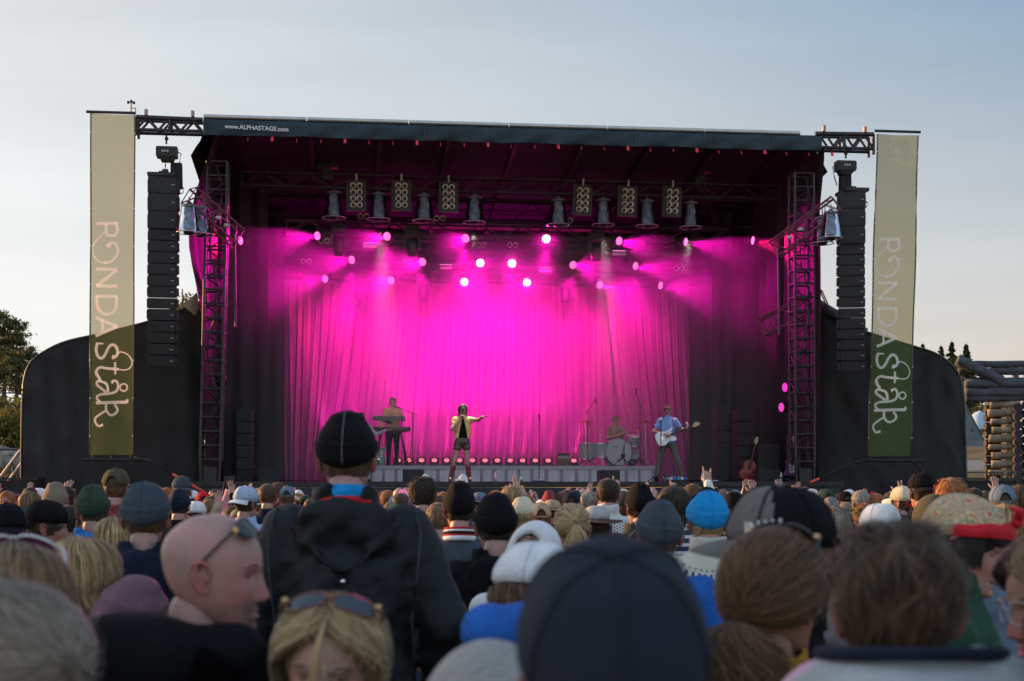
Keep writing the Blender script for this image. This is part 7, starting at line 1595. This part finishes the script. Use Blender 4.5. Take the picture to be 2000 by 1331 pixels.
# brown ponytail woman
t = hero('woman with curly brown ponytail and mustard collar, sunglasses on her head', 1500, 1042, 2.75, -20, sc=1.0, hair=('curlpony', 'auburn'), jacket=('plain', 'mustard'), skin=1, head=(-22, 2, -3), hn=7500, hL=.30, hw=.0022, pk='pw', fine=True)
glasses('black sunglasses with gold hinges on the ponytailed woman\'s head', t, headM(-22, 2, -3), 66, dz=.026, dy=.006, lens=(.02, .02, .02), frame=(.012, .010, .012), wd=1.10)
ring('mustard_collar', t, 1.50, .078, .06, CL['mustard'], .008)
# short curly man, back view
t = hero('man with thick tousled brown hair and reddened ears, pale grey jacket collar', 1751, 1020, 2.0, 0, sc=.98, hair=('messy', 'darkbrown'), jacket=('plain', cloth('pale_shell', (.34, .37, .38), rough=.5, sheen=0)), skin=2, head=(-4, 4, 0), hn=9000, hL=.2, hw=.0026, bulk=1.12, jkey='cm', jc=.009, pk='cm', seed=4)
m = MB(); sdf_mb(m, [('ell', (-.02, .06, 1.50), (.215, .16, .105), (-.12, 0, 0))], .008, .02, lambda X, D: np.maximum(D, -prim(('ell', (0, -.02, 1.62), (.115, .135, .125)), X))+.004*wob(X, 22, 3)); m.build('jacket_hood', _M['cloth_pale_shell'], t)
m = MB(); m.tube([(.125*math.cos(a)-.01, .035+.118*math.sin(a), 1.588+.012*math.sin(a)) for a in np.linspace(-.5, PI+.5, 30)], .010, 8); m.build('hood_trim', CL['navy'], t)
# headscarf woman
t = hero('woman in bright patterned headscarf with red knot, dark fringe, talking to her neighbour', 1866, 972, 3.85, -114, sc=1.03, hair=None, jacket=('knit', CL['bottle']), skin=0, fine=True, head=(0, 12, 6), mouth=.45, closed=True, pk='hs', cell=.013, jc=.01)
Mh = headM(0, 12, 6)
def scarf_mat():
    m = bpy.data.materials.new('paisley_scarf'); m.use_nodes = True; n = m.node_tree.nodes; l = m.node_tree.links.new; b = n['Principled BSDF']; b.inputs['Roughness'].default_value = .8
    t_ = n.new('ShaderNodeTexCoord'); v = n.new('ShaderNodeTexVoronoi'); v.inputs['Scale'].default_value = 30; no = n.new('ShaderNodeTexNoise'); no.inputs['Scale'].default_value = 20; ad = n.new('ShaderNodeVectorMath'); ad.operation = 'MULTIPLY_ADD'; ad.inputs[1].default_value = (.06,)*3
    l(t_.outputs['Object'], no.inputs['Vector']); l(no.outputs['Color'], ad.inputs[0]); l(t_.outputs['Object'], ad.inputs[2]); l(ad.outputs[0], v.inputs['Vector'])
    w_ = n.new('ShaderNodeMath'); w_.operation = 'MULTIPLY'; w_.inputs[1].default_value = 3.2; l(v.outputs['Distance'], w_.inputs[0]); fr = n.new('ShaderNodeMath'); fr.operation = 'FRACT'; l(w_.outputs[0], fr.inputs[0])
    r = n.new('ShaderNodeValToRGB'); r.color_ramp.interpolation = 'CONSTANT'; e = r.color_ramp.elements; e[0].color = (.55, .42, .18, 1); e[1].position = .85; e[1].color = (.6, .5, .35, 1)
    for p_, c in ((.15, (.5, .05, .05)), (.28, (.62, .5, .3)), (.42, (.06, .14, .22)), (.52, (.6, .45, .12)), (.64, (.28, .1, .16)), (.74, (.1, .22, .12))): q = e.new(p_); q.color = c+(1,)
    l(fr.outputs[0], r.inputs[0]); l(r.outputs[0], b.inputs['Base Color']); return m
M_scf, M_redc = scarf_mat(), cloth('red_silk', (.52, .015, .03), rough=.6)
tb = lambda ph: .60+.20*np.clip((angd(ph, PI/2)-1.0)/1.9, 0, 1)
m = MB(); m.grid(shell_pts(hline(.34, .38, .62), lambda s, ph: .010*np.clip(s*9, 0, 1)*np.ones_like(ph), 26, 64), wrap=True); o = m.build('hair', M_blk, t); o.matrix_local = Mh; S_ = Strands(); rr_ = np.random.default_rng(9)
for _ in range(900):
    ph = -PI/2+rr_.uniform(-.95, .95); q = np.linspace(0, 1, 6); S_.add(surf_at(.86-(.235+.05*rr_.random()-.03*abs(ph+PI/2))*q, ph+0*q, .012+.010*np.sin(q*2.2)), .004, rr_.random())
for _ in range(700):
    ph = PI/2+rr_.uniform(-2.1, 2.1); q = np.linspace(0, 1, 6); S_.add(surf_at(.62-(.28*rr_.uniform(.8, 1.1))*q, ph+0*q, .012+.006*np.sin(q*2.2)), .004, rr_.random())
bpy.data.objects.remove(o); o = link('hair', S_.mesh('hair', HM['black'], m, .1), t); o.matrix_local = Mh
m = MB(); tb2 = lambda ph: .50+.20*np.clip((angd(ph, PI/2)-.9)/1.6, 0, 1); m.grid(shell_pts(tb2, lambda s, ph: (.022*np.clip(s*10, 0, 1)+.006*np.sin(s*PI)*(1+np.sin(ph))+.003*np.sin(ph*5+s*9))*np.ones_like(s+ph), 26, 64), wrap=True); o = m.build('headscarf', M_scf, t); o.matrix_local = Mh
m = MB(); rows = []; ph = np.linspace(-PI/2-1.75, -PI/2+1.75, 40)
for q in np.linspace(0, 1, 6): rows.append(surf_at(.67+.155*q*(1-.35*np.abs(ph+PI/2)/1.75)-.10*(np.abs(ph+PI/2)/1.75)**1.5, ph, .026+.006*np.sin(q*PI)+.003*np.sin(ph*9)*q))
m.grid(rows); o = m.build('red_scarf_band', M_redc, t); o.matrix_local = Mh
m = MB(); kc = surf_at(np.array(.80), np.array(-PI/2), np.array(.040)); m.sph(kc, (.022, .016, .018), 12, 8); m.tube([kc, kc+np.array([-.03, -.004, .028]), kc+np.array([-.055, .02, .030])], [.012, .012, .004], 8); m.tube([kc, kc+np.array([.03, -.004, .024]), kc+np.array([.055, .02, .022])], [.012, .012, .004], 8); o = m.build('scarf_knot', M_redc, t); o.matrix_local = Mh
# woman at the right edge with glasses, hand near her chin
HPz = (((-.22, -.15, 1.20), (-.02, -.27, 1.36), 'hold', (.1, .1, 1), (.2, 1, 0)), DN(1))
t = hero('woman with light-brown hair and thin eyeglasses at the right edge, facing left', 2096, 1030, 2.62, 96, hair=('long', 'lightbrown'), jacket=('plain', 'black'), skin=1, fine=True, head=(0, 10, 0), hn=5000, hL=.16, hw=.0026, pk='re', pose=HPz, hcell=.004, seed=2)
glasses('thin silver eyeglasses on the woman at the right edge', t, headM(0, 10, 0), 0, frame=(.5, .48, .46), kind='eye')
t = hero('person in pale dotted blouse at the bottom right corner', 2175, 1100, 1.85, 20, hair=('long', 'brown'), jacket=('plain', 'dots'), skin=1, hn=1600)
# white cap person with arm of the blue shirt
t = hero('person in white cap turned right, brown hair beneath it', 1040, 1062, 3.5, -74, hat=('fcap', 'white'), hair=('long', 'brown'), jacket=('plain', 'black'), skin=0, fine=True, head=(0, 8, 10), hL=.04, hn=1800, pk='wc')
BP = (DN(-1), ((.225, .09, 1.65), (.02, .14, 1.69), 'relax', (-1, -.1, .1), (0, -1, -.2)))
t = hero('person in blue sweatshirt with elbow raised beside the navy cap', 1196, 1100, 2.65, 0, hair=('short', 'brown'), jacket=('plain', CL['royal']), pose=BP, jkey='bs', pk='bs', jc=.009, bulk=.9, wr=1.6)
t = hero('person in fuzzy pale grey wool at the bottom, beside the blue elbow', 955, 1258, 1.9, 10, hat=('hood', cloth('fuzzy_wool', (.38, .37, .35), bump=1., bs=120, sheen=.4)), hair=None, jacket=('knit', cloth('fuzzy_wool', (0, 0, 0))), skin=2, sc=.93)
# left side
t = hero('woman with purple and white ski sunglasses on her head at the left edge', 36, 1066, 2.6, 30, hair=('long', 'lightbrown'), jacket=('plain', 'navy'), skin=2, head=(0, 8, 0), hn=6000, hL=.12, hw=.0026, pk='sk', seed=6, fine=True)
glasses('purple mirrored ski sunglasses with white frame on the left-edge woman', t, headM(0, 8, 0), 72, dz=.024, dy=.006, lens=(.30, .03, .36), frame=(.7, .7, .72), wd=1.18)
t = hero('person with grey-blond hair at the bottom left corner', 16, 1140, 1.8, 55, hair=('updo', 'ashblond'), jacket=('plain', 'grey'), skin=2, hn=9000, hw=.0020, seed=8)
M_mv = cloth('mauve_quilt', (.16, .080, .105), rough=.6)
t = hero('blond girl with quilted mauve hood down her back, glasses, facing left', 165, 1050, 4.0, 66, sc=.93, hair=('long', 'blond'), jacket=('puffer', M_mv), skin=0, head=(20, 6, 0), hL=.05, hn=4500, hw=.003, pk='mv', bulk=1.1, jkey='mv', jc=.010)
m = MB(); sdf_mb(m, [('ell', (0, .165, 1.52), (.150, .095, .150), (-.3, 0, 0))], .008, .02, lambda X, D: D+.007*np.abs(np.sin((X[..., 2]+.5*X[..., 1])*52))); m.build('quilted_hood', M_mv, t)
glasses('thin dark glasses worn by the girl with the mauve hood', t, headM(20, 6, 0), 0, frame=(.05, .05, .06), kind='eye')
t = hero('small child in white hood, face tilted up toward the camera', 1022, 1018, 5.2, 150, sc=.92, hat=('hood', 'white'), hair=('short', 'brown'), jacket=('plain', 'white'), skin=0, fine=True, head=(10, -10, 12), pk='ch')
# striped collar of the smooth black beanie, wreath of flowers

t = find('bald man in profile'); m = MB(); sdf_mb(m, [('ell', (.10, .12, 1.455), (.19, .10, .115), (-.3, .16, 0)), ('cap', (-.10, .05, 1.49), (.10, .05, 1.49), .06, .06)], .010, .04, lambda X, D: np.maximum(D, -prim(('ell', (0, .0, 1.62), (.085, .10, .12)), X))+.006*wob(X, 26, 4)); m.build('fleece_hood', CL['black'], t)

# cropped stubble on the bald man's skull and jaw
t = find('bald man in profile'); S_ = Strands(); rr_ = np.random.default_rng(21)
for _ in range(3200):
    ph = rr_.uniform(-PI, PI); tq = rr_.random(); 
    if True: tq = .02+.26*rr_.random(); ph = -PI/2+rr_.normal()*1.0; 
    if tq < .30 and (abs(tq-.19) < .03 and angd(ph, -PI/2) < .3): continue
    q = np.linspace(0, 1, 3); b_ = head_surf(tq-.012*q, ph+0*q, True); d_ = b_-HC; d_ = d_/np.linalg.norm(d_, axis=1, keepdims=True); S_.add(b_+d_*(.0002+.0012*q)[:, None], .0007, rr_.random())
o = link('stubble', S_.mesh('stubble', HM['lightbrown']), t); o.matrix_local = headM(-62, 4, 0)

# seams, hem of the hood and a small press stud on the tall man's jacket
t = find('tall man in black beanie')
for sx in (-1, 1): MB().tube([(sx*.205, .03, 1.50), (sx*.225, .11, 1.42), (sx*.215, .150, 1.30), (sx*.20, .150, 1.18), (sx*.205, .12, 1.05)], .0035, 6).build('sleeve_seam', CL['charcoal'], t)
MB().sph((.0, .168, 1.285), (.008, .005, .008), 8, 6).build('press_stud', M_chrome, t)

# loose strands over the blond woman's face and flyaways round the near heads
t = find('blond woman facing'); S_ = Strands(); rr_ = np.random.default_rng(5)
for k in range(42):
    q = np.linspace(0, 1, 10); x0 = .004+rr_.normal()*.003; ph = -PI/2+(-.10+rr_.normal()*.035)*np.sin(q*2.6)+.02; S_.add(surf_at(.93-.80*q, ph, .016+.012*np.sin(q*PI)+rr_.normal()*.0015), .0022, np.clip(rr_.normal(.75, .15), 0, 1))
for k in range(60):
    ph = rr_.uniform(-PI, PI); q = np.linspace(0, 1, 7); S_.add(surf_at(np.clip(rr_.uniform(.6, .97)-.25*q, 0, 1), ph+rr_.normal()*.5*q, .022+.020*rr_.random()*np.sin(q*PI)), .0013, rr_.random())
o = link('loose_strands', S_.mesh('loose_strands', HM['blond']), t); o.matrix_local = headM(-6, 5, 4)
for who, col, hd in (('woman with curly brown ponytail', 'auburn', (-22, 2, -3)), ('man with thick tousled brown', 'darkbrown', (-4, 4, 0)), ('person with grey-blond', 'ashblond', (0, 0, 0)), ('woman with purple and white ski', 'lightbrown', (0, 8, 0))):
    t = find(who); S_ = Strands()
    for k in range(170):
        ph = rr_.uniform(-PI, PI); q = np.linspace(0, 1, 7); a = rr_.uniform(0, 6); S_.add(surf_at(np.clip(rr_.uniform(.45, .98)+rr_.normal()*.16*q, 0, 1), ph+rr_.normal()*.35*q, .017+(.004+.014*rr_.random())*np.sin(q*2.4)+.003*np.sin(q*9+a)), .0012, rr_.random())
    o = link('flyaway_strands', S_.mesh('flyaway_strands', HM[col]), t); o.matrix_local = headM(*hd)
t = find('person in smooth black beanie with red'); 
for z, r, h, m in ((1.545, .080, .010, 'red'), (1.532, .083, .012, 'white'), (1.520, .085, .012, 'black'), (1.508, .087, .010, 'red'), (1.490, .090, .026, 'white')): ring('striped_collar', t, z, r, h, CL[m], .006, 6)
t = find('person with curly red-brown hair and'); fw = thing('flower_wreath', 'wreath of green leaves and white flowers on the curly red-brown hair', 'wreath'); Mw = t.matrix_basis @ headM(); fw.matrix_world = Mw
r = np.random.default_rng(3); a = r.uniform(0, 6.28, 60); C = np.stack([.10*np.cos(a)-.02, .12*np.sin(a)+.0, .16+.02*r.normal(size=60)], 1); C2 = np.stack([-.10+.03*r.normal(size=40), .10+.03*r.normal(size=40), .08-.16*r.random(40)], 1)
leaves('foliage', leaf_mat('wreath_leaves', (.03, .10, .02), (.12, .26, .08)), np.concatenate([C, C2]), np.full(100, .018), fw, .016, 1500, 5, 1.)
for i in range(14): q = np.concatenate([C, C2])[i*7]; MB().sph(tuple(q+np.array([0, .02, 0])), (.010, .010, .010), 8, 6).build('white_flower', M_wht, fw)
# white mittens with dark print
t = find('person with white mittens')
s_ = t.scale[0]
for sx in (-1, 1):
    p_ = t.matrix_basis @ Vector((sx*.20, -.22, 1.79)); mt_ = thing('mitten', 'white printed mitten raised on the %s hand below the singer' % ('right' if sx < 0 else 'left'), 'mitten', p_, PI)
    m = MB(); sdf_mb(m, [('ell', (0, 0, .08), (.055, .032, .095)), ('cap', (sx*-.03, 0, .04), (sx*-.075, 0, .10), .02, .018), ('cap', (0, 0, -.05), (0, 0, .02), .042, .045)], .008, .02); m.build('mitten_body', CL['white'], mt_)
    text_mesh('mitten_print', 'SUS', .034, M_blkp, mt_, (.032, .036, .075), (R(90), 0, PI), .001, .001)
# phones held above the crowd
for lab, who in (('phone with glowing pink screen held up right of the tall man', 'person filming with a pink phone'), ('black phone held up near the left tower foot', 'person holding a phone in one')):
    w_ = find(who); q = Vector((0, -.36, 1.77)) if 'pink' in who else Vector((-.20, -.25, 1.88)); ph_ = thing('mobile_phone', lab, 'phone', w_.matrix_basis @ q, PI)
    MB().box((0, 0, 0), (.155, .009, .078)).build('phone_case', M_blkp, ph_); MB().box((0, .006, 0), (.145, .003, .070)).build('screen', led_mat('screen_glow', (.9, .25, .5), .8) if 'pink' in who else M_blkp, ph_)
w_ = find('person in pink sleeves'); cm = thing('camera', 'small dark camera held up left of the tall man', 'camera', w_.matrix_basis @ Vector((.20, -.25, 1.90)), PI); MB().box((0, 0, 0), (.12, .06, .08)).build('camera_body', M_blkp, cm); MB().cyl((0, -.03, 0), (0, -.09, 0), .035, n=14).build('lens', M_blkp, cm); MB().tube([(.06, 0, -.02), (.08, .02, -.16), (.05, .0, -.26)], .006).build('wrist_strap', M_blk, cm)
# ---------------------------------------------------------------- ground: gently uneven turf under every foot, meadow beyond
F_ = np.array(FEET)
def gz(x, y):
    d2 = (F_[:, 0]-x)**2+(F_[:, 1]-y)**2; w_ = np.exp(-d2/(2*.20**2)); s = w_.sum(); return float((w_*F_[:, 2]).sum()/max(s, .12)) if y < 31 else 0
xs = np.concatenate([np.concatenate([np.linspace(-900, -60, 10), np.linspace(-45, -16, 10)]), np.linspace(-14, 14, 170), np.concatenate([np.linspace(16, 45, 10), np.linspace(60, 900, 10)])]); ys = np.concatenate([np.linspace(-60, -2, 5), np.linspace(.4, 30, 180), np.linspace(33, 75, 12), np.array([90, 130, 200, 400, 900])])
def hill(x, y): return 3.6*max(0, min(1, (y-37)/22))*max(0, min(1, (abs(x)-10)/3))+.05*max(0, y-75)*.12
m = MB(); m.grid([[(x, y, gz(x, y)-.004 if .4 <= y <= 30 and abs(x) < 15 else -.03+hill(x, y)) for x in xs] for y in ys]); tag(m.build('ground', M_grass), kind='structure')
m = MB(); m.grid([[(x, y+x*.02, hill(x, y)+.03) for x in np.linspace(15, 60, 20)] for y in np.linspace(52, 54.6, 6)]); tag(m.build('path', M_path), kind='structure')
for i, (x, y, s) in enumerate([(22, 905, .5), (35, 915, .35), (8, 890, .4), (30, 893, .3)]):
    p = P(x, y, 40); m = MB(); sdf_mb(m, [('ell', (0, 0, 0), (s, s*.8, s*.6))], s/9, .02, lambda X, D: D+.12*s*wob(X, 5/s, i)); tag(m.build('boulder', mat('boulder_stone', (.24, .22, .19), .9, var=.4, ns=3, bump=.6, bs=9), None, p), ['largest grey boulder beside the stair railing', 'grey boulder at the wing wall foot', 'small boulder at the left edge', 'small boulder above the railing'][i], 'boulder')
# four of the covered lamps on the front truss are lit and light the band
KEY = [(1, 'bearded keyboard player', 1.0, 800), (3, 'dark-haired singer', 1.35, 4200), (5, 'seated drummer', 1.2, 800), (7, 'singing guitarist', 1.2, 1300)]
doms = sorted([o for o in COL.objects if o.name.split('.')[0] == 'dome_light' and abs((o.location-ORG).dot(UD)) < 6 and (o.location-ORG).dot(VD) > 1], key=lambda o: (o.location-ORG).dot(UD))
for k, who, zz, pw in KEY:
    d = doms[k]; tg = find(who).location+Vector((0, 0, zz)); ld = bpy.data.lights.new('lamp_light', 'SPOT'); ld.energy = pw/KX; ld.color = (1, .88, .74); ld.spot_size = R(22); ld.spot_blend = .8; ld.shadow_soft_size = .08
    o = bpy.data.objects.new('lamp_light', ld); COL.objects.link(o); dr = (tg-(d.location+Vector((0, 0, -.1)))).normalized(); o.location = d.location+dr*.25; o.rotation_euler = (-dr).to_track_quat('Z', 'Y').to_euler(); o.parent = d; o.matrix_parent_inverse = d.matrix_basis.inverted()
